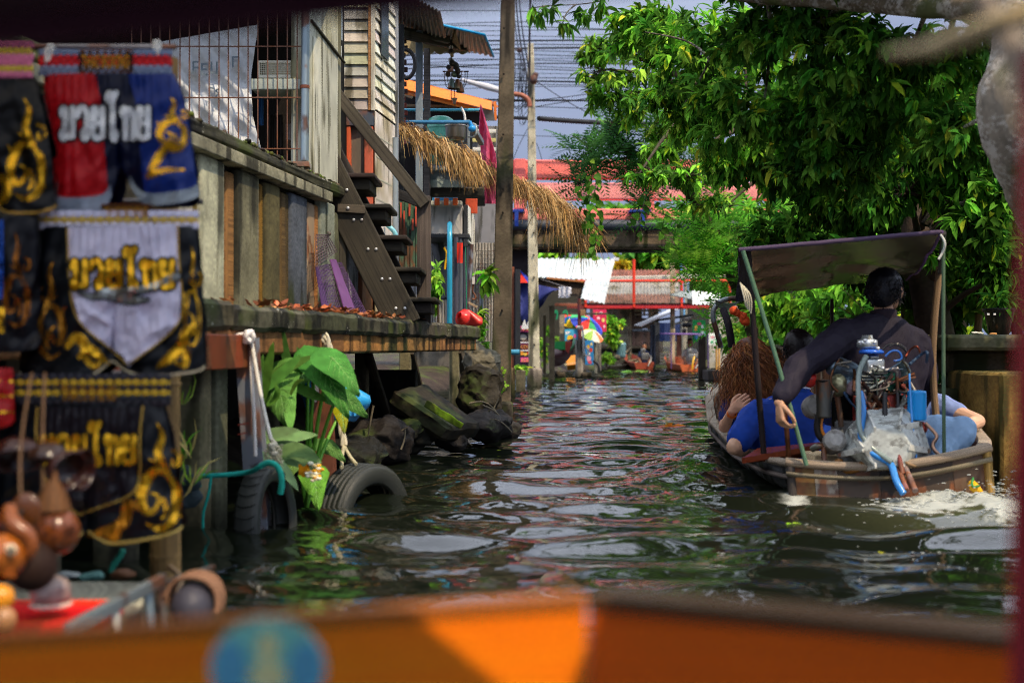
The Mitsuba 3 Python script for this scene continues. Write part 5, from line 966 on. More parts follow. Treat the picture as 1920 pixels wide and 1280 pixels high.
for lab, x, y, d, r_, n, ll in (('leafy plant growing up beside the blue pipe', 822, 540, 11.0, (13, 60), 34, .10), ('plant with long leaves behind the first pole', 908, 520, 12.4, (15, 20), 9, .17), ('small plant at the red lantern left of the first pole', 898, 596, 11.9, (14, 14), 9, .11), ('bright weed at the water between the poles', 972, 690, 20, (14, 10), 18, .12), ('low green weed left of the first pole foot', 905, 640, 12.1, (10, 26), 18, .07), ('plant pot greenery in the dark stall behind the post', 1022, 640, 33, (10, 40), 26, .18), ('green plant behind the corner post of the stall', 1052, 640, 35, (14, 30), 30, .2), ('leaves above the white roof at the dark post', 985, 500, 30, (14, 14), 14, .2)):
    tree('small_plant', lab, [P(x, y+r_[1]+6, d), P(x, y, d)], [.01, .006], [(x, y, d, r_[0], r_[1], n)], cat='plant', pal=BRIGHT, ll=ll, per=7, wr=.34, tw=.003)
# creepers on the first pole's foot
pts = [P(R.uniform(922, 950), R.uniform(690, 750), 12.77) for _ in range(40)]; n = 40
tag(put('pole_creeper', leaves(np.array(pts), nrm_rows(unit(n)*A(1, .2, 1)), nrm_rows(unit(n)*.4+A(0, -1, .3)), R.uniform(.02, .05, n), .7, palette(BRIGHT, n), .1), 'm_leaf', '#4f8f28'), 'tiny creeper leaves clinging to the foot of the first pole', 'creeper', kind='stuff')
# ---- right dock
dk = thing('concrete_dock', 'stepped mossy concrete dock at the right edge beside the boat', 'dock')
def cb(x0, x1, y0, y1, d0, d1, c, part='block', m='m_conc'): return put(part, dense(bx(x0, x1, y0, y1, d0, d1, .02), 3).rough(.008, 10), m, c, dk)
cb(1772, 2050, 627, 657, 7.9, 9.2, '#66624e', 'slab'); cb(1792, 2050, 657.5, 702, 8.2, 9.1, '#574f3e', 'beam'); cb(1800, 1862, 700, 760, 8.6, 9, '#4c4738')
cb(1738, 1862, 728, 900, 8.0, 8.8, '#454230'); cb(1840, 1876, 716, 930, 7.7, 8.0, '#3a372c', 'pile'); cb(1876, 2000, 699, 960, 7.3, 8.2, '#b08f4c', 'pile')  # yellow of the end pile is front light put into its colour
pt = thing('plant_pot', 'black plastic plant pot standing on the concrete dock', 'pot')
put('pot_body', lathe([(0, 0), (.062, 0), (.092, .145), (.098, .15), (.102, .165), (.098, .17), (.085, .16), (0, .14)], 26).mv(P(1873, 627, 8.3)), 'm_gloss', '#17181a', pt)
for dx in (-20, -8): put('label', box(.016, .003, .012).mv(P(1873+dx, 589, 8.3-.098)), 'm_plain', '#d8d8d4', pt)
g, e = whorls(P(1873, 560, 8.3), A(.08, .08, .07), 12, 6, .13, SHADY, .2, hang=.2); put('plant', g, 'm_leaf', '#2c5a1e', pt)
for k, (x, y) in enumerate(((1828, 624), (1838, 625), (1862, 626))): tag(put('litter', ball(A(.025, .02, .01), 1).rough(.006, 40, k).mv(P(x, y, 8.2)), 'm_plain', ['#d8d6c8', '#c9c6b4', '#c08a50'][k]), ['white scrap at the left edge of the dock slab', 'second white scrap on the dock slab', 'brown dead leaf in front of the plant pot'][k], 'litter')
# ---- rocks, posts, tyres and plants under the walkway
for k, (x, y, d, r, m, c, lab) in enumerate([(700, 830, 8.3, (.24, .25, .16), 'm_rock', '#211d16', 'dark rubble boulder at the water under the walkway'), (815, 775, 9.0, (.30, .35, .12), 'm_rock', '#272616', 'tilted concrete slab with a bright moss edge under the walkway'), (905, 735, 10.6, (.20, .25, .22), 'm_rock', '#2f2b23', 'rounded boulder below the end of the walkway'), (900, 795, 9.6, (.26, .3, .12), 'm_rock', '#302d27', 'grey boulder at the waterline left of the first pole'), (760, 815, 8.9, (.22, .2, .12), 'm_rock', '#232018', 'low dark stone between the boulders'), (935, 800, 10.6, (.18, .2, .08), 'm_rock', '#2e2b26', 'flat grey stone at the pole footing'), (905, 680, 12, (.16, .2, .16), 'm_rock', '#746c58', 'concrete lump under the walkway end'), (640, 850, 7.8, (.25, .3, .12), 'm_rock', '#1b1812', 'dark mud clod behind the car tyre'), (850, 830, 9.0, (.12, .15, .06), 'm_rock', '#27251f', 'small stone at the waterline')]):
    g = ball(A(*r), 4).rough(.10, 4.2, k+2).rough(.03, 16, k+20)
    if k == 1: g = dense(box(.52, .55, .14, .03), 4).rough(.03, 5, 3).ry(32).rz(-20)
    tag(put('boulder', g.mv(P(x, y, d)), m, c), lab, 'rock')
tag(put('moss_patch', dense(box(.3, .012, .05, .005), 4).rough(.012, 12).ry(32).mv(P(833, 778, 8.66)), 'm_moss', '#9ac01e'), 'bright green moss along the edge of the tilted slab', 'moss')
def sticks():
    return join([tube([P(x, y, d), P((x+x2)/2+R.uniform(-6, 6), (y+y2)/2-R.uniform(0, 14), d), P(x2, y2, d)], [.008, .004], 5) for x, y, x2, y2, d in [(740, 840, 765, 800, 8.2), (752, 842, 760, 805, 8.1), (900, 790, 960, 810, 9.4), (905, 760, 950, 800, 9.6), (860, 812, 890, 790, 9.2), (915, 780, 935, 745, 9.8), (700, 760, 690, 820, 8), (850, 815, 885, 835, 9), (918, 768, 905, 800, 9.5), (880, 756, 930, 770, 9.7)]])
tag(put('driftwood_twigs', sticks(), 'm_wood', '#857a62'), 'dry twigs and roots caught on the rocks under the walkway', 'twigs', kind='stuff')
for a, b, w, c, lab in (((460, 634, 5.42), (486, 1010, 5.5), .075, '#7f8288', 'black rusty steel post tied with white rope, nearest the stall'), ((597, 632, 6.75), (612, 930, 6.8), .085, '#6e4030', 'rusty steel post with flaking white paint behind the car tyre')):
    k = thing('steel_post', lab, 'post'); p, q = P(*b), P(*a)
    put('web', beam(p, q, .012, w*.8, A(1, 0, 0)).rough(.001, 20), 'm_rust', c, k)
    for s in (-1, 1): put('flange', beam(p+A(0, s*.045, 0)+A(.006, 0, 0), q+A(0, s*.045, 0)+A(.006, 0, 0), .010, w*1.15, A(1, 0, 0)), 'm_rust', c, k)
    if w > .08: put('paint_patch', dense(beam(p+A(-.02, -.053, .35), q+A(-.018, -.053, -.18), .004, .028, A(1, 0, 0)), 3).rough(.008, 16), 'm_rust', '#e3d8c4', k)
    else: [put('red_mark', beam(P(x0, y0, 5.36), P(x1, y0-3, 5.36), .003, .006), 'm_plain', '#8f3a26', k) for x0, x1, y0 in ((446, 468, 796), (446, 464, 814), (440, 462, 668), (440, 460, 684))]
def tyre(lab, c, ax, Rm, w, h, tread, key='tyre'):
    k = thing(key, lab, 'tyre'); M = frame(ax, UP); M = np.stack([M[:, 1], M[:, 2], M[:, 0]], 1)
    pr = [(Rm-h, -w*.42), (Rm-h*.75, -w*.5), (Rm-h*.3, -w*.52), (Rm-.012, -w*.42)]
    for i in range(tread): z = -w*.40+w*.8*i/tread; z2 = z+w*.8/tread; pr += [(Rm, z+.002), (Rm+.002, (z+z2)/2), (Rm, z2-.007), (Rm-.009, z2-.006), (Rm-.009, z2-.001)]
    pr += [(Rm-.012, w*.42), (Rm-h*.3, w*.52), (Rm-h*.75, w*.5), (Rm-h, w*.42)]
    put('casing', lathe(pr, 72).tf(M, c), 'm_rubber', '#34332f', k); put('bead', join([lathe([(Rm-h, s*w*.42), (Rm-h-.012, s*w*.36), (Rm-h-.004, s*w*.30)], 48) for s in (-1, 1)]+[lathe([(Rm-h+.0, -w*.3), (Rm-h*.3, -w*.44)], 48), lathe([(Rm-h*.3, w*.44), (Rm-h, w*.3)], 48)]).tf(M, c), 'm_rubber', '#2a2825', k)
    return k, M
tyre('worn car tyre half sunk in the water on a twisted rope', P(681, 650, 6.35)*A(1, 1, 0)+A(0, 0, -.115), (.84, -.54, .0), .285, .19, .09, 5)
k, M = tyre('narrow motorcycle tyre hanging on the black steel post with teal twine', P(500, 650, 5.3)*A(1, 1, 0)+A(0, 0, .015), (.985, -.17, .05), .245, .10, .06, 1)
put('tread_groove', join([tube([A(.250*math.cos(a), .250*math.sin(a), -.045), A(.252*math.cos(a+.07), .252*math.sin(a+.07), 0), A(.250*math.cos(a+.02), .250*math.sin(a+.02), .045)],   .0022, 4) for a in np.linspace(0, 6.28, 34)]).tf(M, P(500, 650, 5.3)*A(1, 1, 0)+A(0, 0, .015)), 'm_plain', '#1c1b19', k, kind='stuff')
def rope(key, lab, pts, r, c, twist=False, parent=None, cat='rope'):
    p = resample(np.array(pts, float), 70)
    if twist:
        t = np.gradient(p, axis=0); t /= np.linalg.norm(t, axis=1, keepdims=True); a = nrm_rows(np.cross(t, A(0, 1, 0))); b = np.cross(t, a); s = np.concatenate([[0], np.cumsum(np.linalg.norm(np.diff(p, axis=0), axis=1))])/(r*5.2)*2
        pp = resample(p, 200); g = []
        for ph_ in (0, 2.09, 4.19):
            f = lambda v: np.stack([np.interp(np.linspace(0, 1, 240), np.linspace(0, 1, len(p)), v[:, k]) for k in range(3)], 1)
            P_, A_, B_ = f(p), f(a), f(b); S = np.interp(np.linspace(0, 1, 240), np.linspace(0, 1, len(p)), s)+ph_
            g.append(tube(P_+(A_*np.cos(S)[:, None]+B_*np.sin(S)[:, None])*r*.62, r*.62, 6, spline=False))
        g = join(g)
    else: g = tube(p, r, 8, spline=False)
    if parent: return put(key, g, 'm_cloth', c, parent)
    return tag(put(key, g, 'm_cloth', c), lab, cat)
rope('white_rope', 'white rope looped over the black steel post', [P(431, 690, 5.3), P(428, 660, 5.3), P(432, 636, 5.32), P(450, 627, 5.33), P(468, 632, 5.36), P(472, 660, 5.36), P(475, 760, 5.36), P(479, 855, 5.36)], .0085, '#dcdad2')
rope('strand', '', [P(470, 632, 5.35), P(480, 690, 5.33), P(495, 770, 5.28), P(509, 826, 5.22)], .0085, '#d6d2c6', parent='white_rope')
rope('knot', '', [P(458, 634, 5.33), P(466, 622, 5.31), P(474, 628, 5.31), P(470, 640, 5.32), P(462, 630, 5.29), P(472, 622, 5.31), P(460, 640, 5.31), P(468, 636, 5.29)], .011, '#e6e4de', parent='white_rope')
rope('frayed_knot', '', [P(509, 824, 5.2), P(516, 836, 5.19), P(506, 842, 5.2), P(514, 850, 5.18), P(522, 842, 5.2), P(508, 834, 5.17), P(518, 856, 5.2), P(514, 868, 5.2), P(500, 862, 5.2)], .010, '#cfc6ae', parent='white_rope')
put('frayed_ends', join([tube([P(514, 845, 5.19), P(514+R.uniform(-16, 16), 845+R.uniform(-12, 24), 5.18), P(514+R.uniform(-18, 18), 850+R.uniform(-8, 40), 5.2)], .0022, 4) for _ in range(34)]), 'm_cloth', '#c8bd9c', 'white_rope', kind='stuff')
rope('twisted_rope', 'beige twisted rope holding the car tyre', [P(600, 632, 6.6), P(612, 640, 6.6), P(618, 668, 6.6), P(612, 700, 6.55), P(620, 730, 6.5), P(634, 770, 6.45), P(645, 835, 6.4)], .016, '#c9bfa2', True)
rope('loop', '', [P(590, 632, 6.65), P(600, 626, 6.62), P(612, 630, 6.6), P(614, 645, 6.6), P(606, 650, 6.62)], .013, '#cfc6ae', True, 'twisted_rope')
rope('strand', '', [P(645, 835, 6.4), P(641, 860, 6.3), P(641, 876, 6.22)], .009, '#b9b088', parent='twisted_rope'); rope('strand', '', [P(645, 835, 6.4), P(656, 855, 6.35), P(668, 870, 6.3)], .009, '#b9b088', parent='twisted_rope')
rope('strand', '', [P(610, 690, 6.55), P(622, 712, 6.5), P(630, 718, 6.5), P(626, 700, 6.52)], .009, '#b9b088', parent='twisted_rope')
rope('teal_twine', 'teal twine stretched from the piles to the motorcycle tyre', [P(376, 892, 5.15), P(420, 890, 5.15), P(465, 885, 5.15), P(485, 876, 5.08), P(510, 868, 5.06), P(524, 880, 5.05), P(530, 915, 5.04)], .010, '#1f9a8a')
rope('strand', '', [P(488, 874, 5.06), P(500, 868, 5.05), P(518, 872, 5.03), P(527, 890, 5.02), P(526, 925, 5.03)], .012, '#27a896', parent='teal_twine'); rope('strand', '', [P(396, 892, 5.14), P(390, 930, 5.14), P(382, 960, 5.14), P(382, 1000, 5.14)], .006, '#1f9a8a', parent='teal_twine'); rope('strand', '', [P(376, 892, 5.15), P(372, 900, 5.15), P(376, 912, 5.14)], .006, '#1f9a8a', parent='teal_twine')
def taro(base, tip, w, nrml, c, key='leaf', parent=None, kind=1.0):
    """a big heart shaped leaf with raised veins"""
    base, tip = np.asarray(base, float), np.asarray(tip, float); l = np.linalg.norm(tip-base); x = (tip-base)/l; z = nrm(nrml-x*np.dot(nrml, x)); y = np.cross(z, x)
    n, m = 22, 15; ts = np.linspace(-.28*kind, 1, n); rows = []
    for t in ts:
        hw = w/2*(max(0, 1-t)**.62*(1.06-.25*max(t, 0)) if t >= 0 else math.sqrt(max(0, 1-(t/(.285*kind))**2))*.98)
        r = []
        for s in np.linspace(-1, 1, m):
            a = abs(s); yy = s*hw if t >= 0 else math.copysign(max(0, (.20+.8*a)*hw)*(1 if a > 0 else 0), s)
            vein = .004*abs(math.sin((t*5.5-a*1.6)*math.pi))*(a > .05); r.append(base+x*l*t*1+y*yy+z*(.05*l*math.sin(t*2.4)-.10*w*a*a+vein-.05*l*max(t, 0)**2+.012*l*math.sin(9*t+4*s)))
        rows.append(r)
    q = np.array(rows); k = put(key, sheet(q, .0012), 'm_leaf', vary(c, .1), parent); i0 = int(np.argmin(abs(ts))); mid = q[i0:, m//2]+z*.002; vs = [tube(mid, [.0026, .0008], 5, spline=False)]
    for j in range(1, 7):
        a = i0+2*j-1
        for sd in (-1, 1):
            e = [q[min(n-1, a+jj), m//2+sd*int(jj*1.5+.5)]+z*.0018 for jj in range(0, 5) if 0 <= m//2+sd*int(jj*1.5+.5) < m]
            if a < n-3 and len(e) > 2: vs.append(tube(e, [.0014, .0005], 4, spline=False))
    put('vein', join(vs), 'm_leaf', '#9ccb78', k, kind='stuff'); return k
tp_ = thing('taro_plant', 'taro plant with large heart shaped leaves between the two steel posts', 'plant')
for b, t, w, nr, c in ((P(520, 700, 5.9), P(540, 800, 5.6), .24, A(-.35, -1, .35), '#659f48'), (P(592, 672, 5.9), P(656, 778, 5.7), .20, A(.35, -.7, .75), '#5a9442'), (P(618, 668, 5.8), P(676, 738, 5.7), .19, A(.3, -.6, .9), '#609a46'), (P(632, 738, 6.0), P(690, 778, 5.9), .15, A(.2, -.7, .8), '#548440'), (P(578, 690, 6.1), P(548, 740, 6), .13, A(-.4, -.7, .7), '#5a8a44'), (P(588, 884, 5.7), P(597, 952, 5.5), .135, A(.1, -.9, .6), '#6aa43e'), (P(605, 830, 6.3), P(648, 862, 6.2), .12, A(.3, -.7, .7), '#609048'), (P(640, 770, 6.3), P(646, 812, 6.2), .08, A(.3, -.9, .3), '#b0b828'), (P(560, 860, 6.0), P(530, 900, 5.9), .12, A(-.3, -.8, .6), '#66964c')):
    taro(b, t, w, nr, c, 'leaf', tp_); put('stalk', tube([P(575, 950, 6.1), (b+P(575, 950, 6.1))/2+A(0, 0, .05), b], [.012, .007], 7), 'm_gloss', '#6aa83a', tp_)
def strap_leaves(key, lab, items, c0, cat='plant'):
    k = thing(key, lab, cat)
    for a, m, b, w, d in items:
        p = resample(np.array([P(*a, d), P(*m, d-.03), P(*b, d-.06)]), 14); t = np.linspace(0, 1, 14); ww = w/2*np.sin(np.pi*np.clip(.12+.88*t, 0, 1))**.7
        s = nrm_rows(np.cross(np.gradient(p, axis=0), A(R.uniform(-.3, .3), -1, R.uniform(.1, .5)))); up = A(0, -.3, .6)
        put('leaf', sheet(np.stack([p-s*ww[:, None]+up*.25*ww[:, None], p, p+s*ww[:, None]+up*.25*ww[:, None]], 1), .001), 'm_leaf', vary(c0, .15), k)
    return k
strap_leaves('lily_plant', 'upright lance leaved plant beside the black steel post', [((486, 770), (500, 700), (513, 640), .06, 5.8), ((484, 740), (484, 700), (494, 664), .05, 5.75), ((490, 735), (530, 700), (566, 664), .055, 5.8), ((488, 720), (540, 690), (590, 666), .05, 5.85), ((545, 690), (534, 660), (531, 618), .045, 6.0), ((550, 700), (570, 690), (556, 650), .05, 6.0), ((480, 700), (478, 660), (476, 620), .03, 5.7), ((545, 740), (560, 715), (572, 712), .02, 5.7), ((480, 760), (486, 800), (492, 830), .02, 5.75), ((545, 720), (585, 740), (615, 752), .05, 5.9), ((500, 760), (520, 740), (516, 718), .03, 5.7)], '#70a048')
strap_leaves('pandan_plant', 'grey green strap leaves lying flat above the motorcycle tyre', [((470, 828), (520, 812), (562, 806), .05, 5.6), ((480, 840), (540, 822), (596, 815), .06, 5.65), ((500, 880), (550, 845), (604, 868), .07, 5.5), ((490, 858), (550, 862), (606, 892), .06, 5.55), ((480, 850), (520, 870), (560, 920), .05, 5.45), ((500, 838), (545, 838), (590, 846), .05, 5.6)], '#8fb87a')
fw = thing('wilted_flower', 'cream and yellow flower head lying on the lowest taro leaf', 'flower')
put('petals', join([ball(A(.012, .01, .008)*R.uniform(.7, 1.3), 1).mv(P(590+R.normal(0, 7), 886+R.normal(0, 7), 5.45)).col(vary(R.choice(['#efe9d0', '#f4edc8', '#e8d9a0', '#e2a52c']), .1)) for _ in range(36)]), 'm_plain', '#efe9d0', fw, kind='stuff')
put('yellow_petal', sheet(np.array([[P(x, y+3*math.sin(x*.4), 5.46) for x in np.linspace(560, 580, 6)] for y in np.linspace(872, 892, 6)]), .002), 'm_leaf', '#f0a828', fw)
bb = thing('blue_bucket', 'bright blue plastic tub hidden behind the taro leaves', 'tub'); put('tub', lathe([(0, -.12), (.14, -.1), (.2, 0), (.205, .03), (.19, .06), (.1, .09), (0, .1)], 30).ry(12).mv(P(628, 748, 7.3)), 'm_gloss', '#2f9fdc', bb)
tag(put('blue_rag', sheet(np.array([[P(x, y, 6.8+.02*math.sin(x)) for x in np.linspace(648, 668, 6)] for y in np.linspace(768, 779, 4)]), .003), 'm_cloth', '#3f9fd2'), 'blue rag hanging below the blue tub', 'rag')
# weeds and scraps at the piles
gs = []
for x, y, d, n in ((350, 820, 4.9, 12), (360, 870, 4.8, 12), (345, 720, 5, 8), (330, 900, 4.7, 10)):
    b = np.array([P(x+R.normal(0, 10), y+40, d+R.normal(0, .06)) for _ in range(n)]); gs.append(leaves(b, nrm_rows(unit(n)*A(.8, .5, .3)+A(0, 0, 1)), nrm_rows(unit(n)+A(0, -1, 0)), R.uniform(.06, .16, n), .08, palette(BRIGHT+['#a8a060', '#8a7a4a'], n), .5))
tag(put('bank_weeds', join(gs), 'm_leaf', '#5a9a2c'), 'thin weeds and dry stems at the foot of the piles beside the stall', 'weeds', kind='stuff')
tag(put('torn_netting', flesh([hull([(P(352+R.uniform(-14, 14), 915+R.uniform(-34, 30), 4.85), .03)]) for _ in range(14)], .02, 3).rough(.02, 18), 'm_cloth', '#2b3638'), 'dark torn bag snagged at the foot of the piles', 'bag')
# floating leaves
for lab, x, y, l, c in (('orange dead leaf floating in mid canal', 1265, 799, .16, '#c8741c'), ('dark twig scrap floating left of the boat', 1190, 848, .10, '#4a2a1a'), ('green water weed floating near the boat side', 1325, 808, .18, '#4f8a2c'), ('lime leaf scrap floating in front of the camera boat', 1475, 983, .06, '#9ac83a'), ('clump of water lettuce far down the canal', 1196, 697, .5, '#7aa84a'), ('yellow leaf scrap near the rocks', 818, 818, .04, '#d8c02a'), ('yellow leaf scrap by the tyre', 931, 844, .04, '#9ab02a'), ('lime scrap on the dark water at bottom right', 1650, 1036, .03, '#c8d03a')):
    d = (EYE-.02)*F/(y-HY); c0 = W(x, .02, d); n = 5 if l > .1 else 2
    tag(put('floating_leaf', leaves(c0+R.normal(0, l*.25, (n, 3))*A(1, 1, .02), nrm_rows(unit(n)*A(1, 1, .05)), np.tile(A(0, 0, 1.), (n, 1)), np.full(n, l*.8), .45, palette([c], n), .02), 'm_leaf', c), lab, 'leaf')
# ------------------------------------------------------------------ the longtail boat and the people in it
HEEL = math.radians(5)
def B(x, y, z):
    x, y, z = np.asarray(x, float), np.asarray(y, float), np.asarray(z, float)
    x2 = x*math.cos(HEEL)-z*math.sin(HEEL); z2 = z*math.cos(HEEL)+x*math.sin(HEEL)
    return STERN+RGT*x2[..., None]+HEAD*y[..., None]+UP*z2[..., None]
bt = thing('passenger_boat', 'weathered wooden longtail boat with a dark tarpaulin canopy carrying passengers away from the camera', 'boat')
YS = np.concatenate([np.linspace(0, 1, 12), np.linspace(1.2, 9.6, 34)])
hb_ = lambda y: np.interp(y, [0, .3, .6, 1.5, 3, 5, 7, 8.5, 9.6], [.46, .54, .60, .72, .85, .86, .62, .32, .03])
sh_ = lambda y: np.interp(y, [0, .6, 1.5, 3, 5, 7, 9.6], [.19, .185, .20, .27, .36, .47, .75])
def section(y, side, inn=0.0):
    b, z = hb_(y)-inn, sh_(y); return [(side*b, z), (side*b*.985, z*.72), (side*b*.95, z*.42), (side*b*.84, .02+inn*.5), (side*b*.55, -.12+inn), (0, -.16+inn)]
for side, lab in ((-1, 'dark grey weathered left side'), (1, 'dark weathered right side')):
    rows = np.array([[B(*(p[0], y, p[1])) for p in section(y, side)] for y in YS]); rows = rows.reshape(len(YS), 6, 3)
    rows = np.array([resample(r, 14) for r in rows])
    put('hull_side', sheet(rows if side < 0 else rows[:, ::-1], .025), 'm_conc', '#75757c', bt, label=lab)
    rin = np.array([[B(p[0], y, p[1]) for p in section(y, side, .045)] for y in YS]).reshape(len(YS), 6, 3)
    put('inner_planking', sheet(rin[:, ::-1] if side < 0 else rin, .006), 'm_wood', '#6b4a34', bt)
    g = np.array([B(side*(hb_(y)-.012), y, sh_(y)+.012) for y in YS]).reshape(-1, 3)
    prof = [(-.036, -.014), (.03, -.014), (.036, .006), (.022, .018), (-.03, .018), (-.036, .006)]
    rail = np.array([[c+RGT*side*a+UP*b_ for a, b_ in prof+prof[:1]] for c in g]); put('gunwale', sheet(rail if side > 0 else rail[:, ::-1]), 'm_wood', '#9a8e7a', bt)
    g2 = np.array([B(side*(hb_(y)*.99+.012), y, sh_(y)*.72) for y in YS]).reshape(-1, 3); put('rubbing_strake', tube(g2, .014, 6, spline=False), 'm_wood', '#5f5a54', bt)
    for k, y in enumerate(np.arange(1.0, 8.6, .36)):
        rb = np.array([B(p[0], y, p[1]) for p in section(y, side, .055)]).reshape(-1, 3); put('rib', tube(rb, .017, 8, 16), 'm_wood', '#a08a72' if k % 2 else '#8a7868', bt)
# transom with a dipped top edge, of worn painted boards
def tr_board(x0, x1, col, m='m_rust'):
    top = lambda x: .19-.045*math.cos(x/.46*1.57)+.012
    xs = np.linspace(x0, x1, 8); f = []; 
    rows = np.array([[B(x, -.02-.05*math.cos(x/.46*1.4), t) for t in np.linspace(-.14, top(x), 6)] for x in xs]).reshape(8, 6, 3)
    return put('transom_board', sheet(rows, .035), m, col, bt)
for x0, x1, c in ((-.46, -.36, '#85673a'), (-.358, -.25, '#a39a88'), (-.248, -.05, '#54463a'), (-.048, .1, '#352d28'), (.102, .3, '#4c3d34'), (.302, .46, '#6d5642')): tr_board(x0, x1, c)
tt = np.array([B(x, -.03-.05*math.cos(x/.46*1.4), .215-.045*math.cos(x/.46*1.57)) for x in np.linspace(-.49, .49, 20)]).reshape(-1, 3)
put('transom_cap', join([tube(tt, .022, 8, spline=False), tube(tt+HEAD*.03, .022, 8, spline=False)]), 'm_wood', '#a3927a', bt)
put('transom_rail', tube(tt-UP*.055-HEAD*.02, .013, 6, spline=False), 'm_wood', '#7d705c', bt)
for s in (-1, 1): put('corner_post', tube([B(s*.47, -.03, -.1), B(s*.47, -.03, .215)], .022, 8, spline=False), 'm_wood', '#b08a4a' if s > 0 else '#6a6058', bt)
put('splash_patch', slab(B(-.462, .0, -.03), B(-.43, -.05, -.03), B(-.43, -.05, .05), B(-.462, .0, .03), .004), 'm_plain', '#d5d5d2', bt)
put('floor', slab(B(-.6, .5, .0), B(.6, .5, .0), B(.6, 8, .12), B(-.6, 8, .12), .03, UP), 'm_wood', '#5b4434', bt)
put('stern_deck', slab(B(-.42, .02, .10), B(.42, .02, .10), B(.5, .6, .10), B(-.5, .6, .10), .03, UP), 'm_wood', '#3d3028', bt)
put('bulkhead', slab(P(1395, 868, 6.75), P(1535, 855, 6.85), P(1535, 832, 6.85), P(1395, 858, 6.75), .03), 'm_gloss', '#6b2f18', bt)
put('thwart', slab(P(1392, 858, 6.7), P(1540, 832, 6.8), P(1560, 826, 7.1), P(1420, 840, 7.1), .03, UP), 'm_gloss', '#7a3a1e', bt)
put('engine_box', fq(1527, 1572, 852, 895, 6.5, .25, .008), 'm_wood', '#d6bd96', bt); put('box_hole', tube([P(1558, 868, 6.495), P(1558, 868, 6.48)], .016, 14, spline=False), 'm_plain', '#2c2622', bt)
for y in (2.2, 3.4, 4.7): put('thwart', slab(B(-hb_(y)+.06, y, .2), B(hb_(y)-.06, y, .2), B(hb_(y)-.06, y+.28, .2), B(-hb_(y)+.06, y+.28, .2), .03, UP), 'm_wood', '#7a5a3a', bt)
# canopy
ca = thing('boat_canopy', 'dark brown tarpaulin canopy with a purple hem stretched over the long boat', 'canopy')
def canopy():
    n, m = 34, 30; us, vs = np.meshgrid(np.linspace(0, 1, n), np.linspace(0, 1, m), indexing='ij')
    nl, nr, fl, fr = P(1386, 466, 6.40), P(1766, 433, 6.30), P(1398, 562, 11), P(1692, 530, 10.6)
    a = nl+(nr-nl)*us[..., None]; b = fl+(fr-fl)*us[..., None]; p = a+(b-a)*vs[..., None]
    p[..., 2] += .05*np.sin(us*math.pi)*(vs)-.10*us**6*vs*(1-vs)*2+.016*vs*np.sin(vs*24+3*us)*np.sin(us*3.1)+.06*np.clip(vs*3, 0.12, 1)*(meshkit.fbm(np.stack([us*5, vs*8, us*0], -1), 3)-.5)
    return p
cp = canopy(); put('cloth', sheet(cp, .004), 'm_gloss', '#33282a', ca)
hem = cp[:, 0]; put('hem', tube(hem-UP*.004, .011, 8, spline=False), 'm_cloth', '#51445e', ca)
put('side_edge', tube(cp[-1, :, :]-UP*.004, .009, 6, spline=False), 'm_cloth', '#6a4f80', ca)
put('side_flap', sheet(np.array([[P(1384+x+4*math.sin(y*.05+x), 466+y, 6.42+.10*x/12+y*.004) for x in np.linspace(0, 20, 7)] for y in np.linspace(0, 100, 12)]), .004), 'm_satin', '#332b2e', ca)
put('far_flap', sheet(np.array([[P(1342+x, 562+10*math.sin(x*.05)+y*(.5+.4*math.sin(x*.1))-x*.12, 10.6+.02*x) for x in np.linspace(0, 58, 14)] for y in np.linspace(0, 16, 6)]), .004), 'm_satin', '#5a5a66', ca)
for x0, x1, c in ((1395, 1470, '#5f4b46'),): pass
def cpole(pts, r, c, key='pole', m='m_wood'): return put(key, tube([P(*q) for q in pts], r, 10), m, c, ca)
cpole([(1403, 470, 6.45), (1412, 600, 6.6), (1432, 850, 6.8)], .016, '#3a3230'); cpole([(1762, 500, 6.9), (1752, 600, 6.9), (1749, 700, 6.9), (1757, 800, 6.9)], .019, '#8a7050'); cpole([(1769, 436, 6.32), (1764, 500, 6.7), (1762, 510, 6.9)], .014, '#4a4a40')
cpole([(1393, 470, 6.38), (1440, 620, 6.36), (1512, 872, 6.3)], .011, '#55705a', 'brace_cord', 'm_cloth'); cpole([(1769, 436, 6.34), (1769, 650, 6.36), (1770, 866, 6.4)], .009, '#4f6a50', 'guy_cord', 'm_cloth')
cpole([(1352, 652, 10.8), (1342, 615, 10.8), (1338, 582, 10.8), (1350, 566, 10.8), (1388, 560, 10.8)], .022, '#8a9298', 'end_frame', 'm_metal'); cpole([(1690, 530, 10.6), (1700, 680, 10.6)], .02, '#6a6058'); cpole([(1560, 560, 10.8), (1560, 680, 10.8)], .015, '#5a5048')
for k in range(4): cpole([(1388+3*k, 530+3*k, 6.4), (1394+4*k, 552, 6.38), (1399+3*k, 575+4*k, 6.4)], .004, '#c9bfa8', 'tie_cord', 'm_cloth')
cpole([(1764, 440, 6.3), (1772, 456, 6.28), (1766, 476, 6.3), (1760, 486, 6.3)], .006, '#d0d0c4', 'tie_cord', 'm_cloth'); cpole([(1356, 580, 10.5), (1366, 610, 10.4), (1372, 650, 10.4)], .03, '#26242a', 'black_strap', 'm_cloth')
og = thing('orange_garland', 'orange plastic flower garland hanging at the far end of the canopy', 'garland')
put('flowers', join([ball(.035*R.uniform(.7, 1.2), 1).rough(.012, 30, k).mv(P(x, y, 10.2)) for k, (x, y) in enumerate([(1376, 582), (1382, 586), (1388, 590), (1394, 594), (1398, 602), (1392, 600)])]), 'm_plain', '#e2532a', og, kind='stuff')
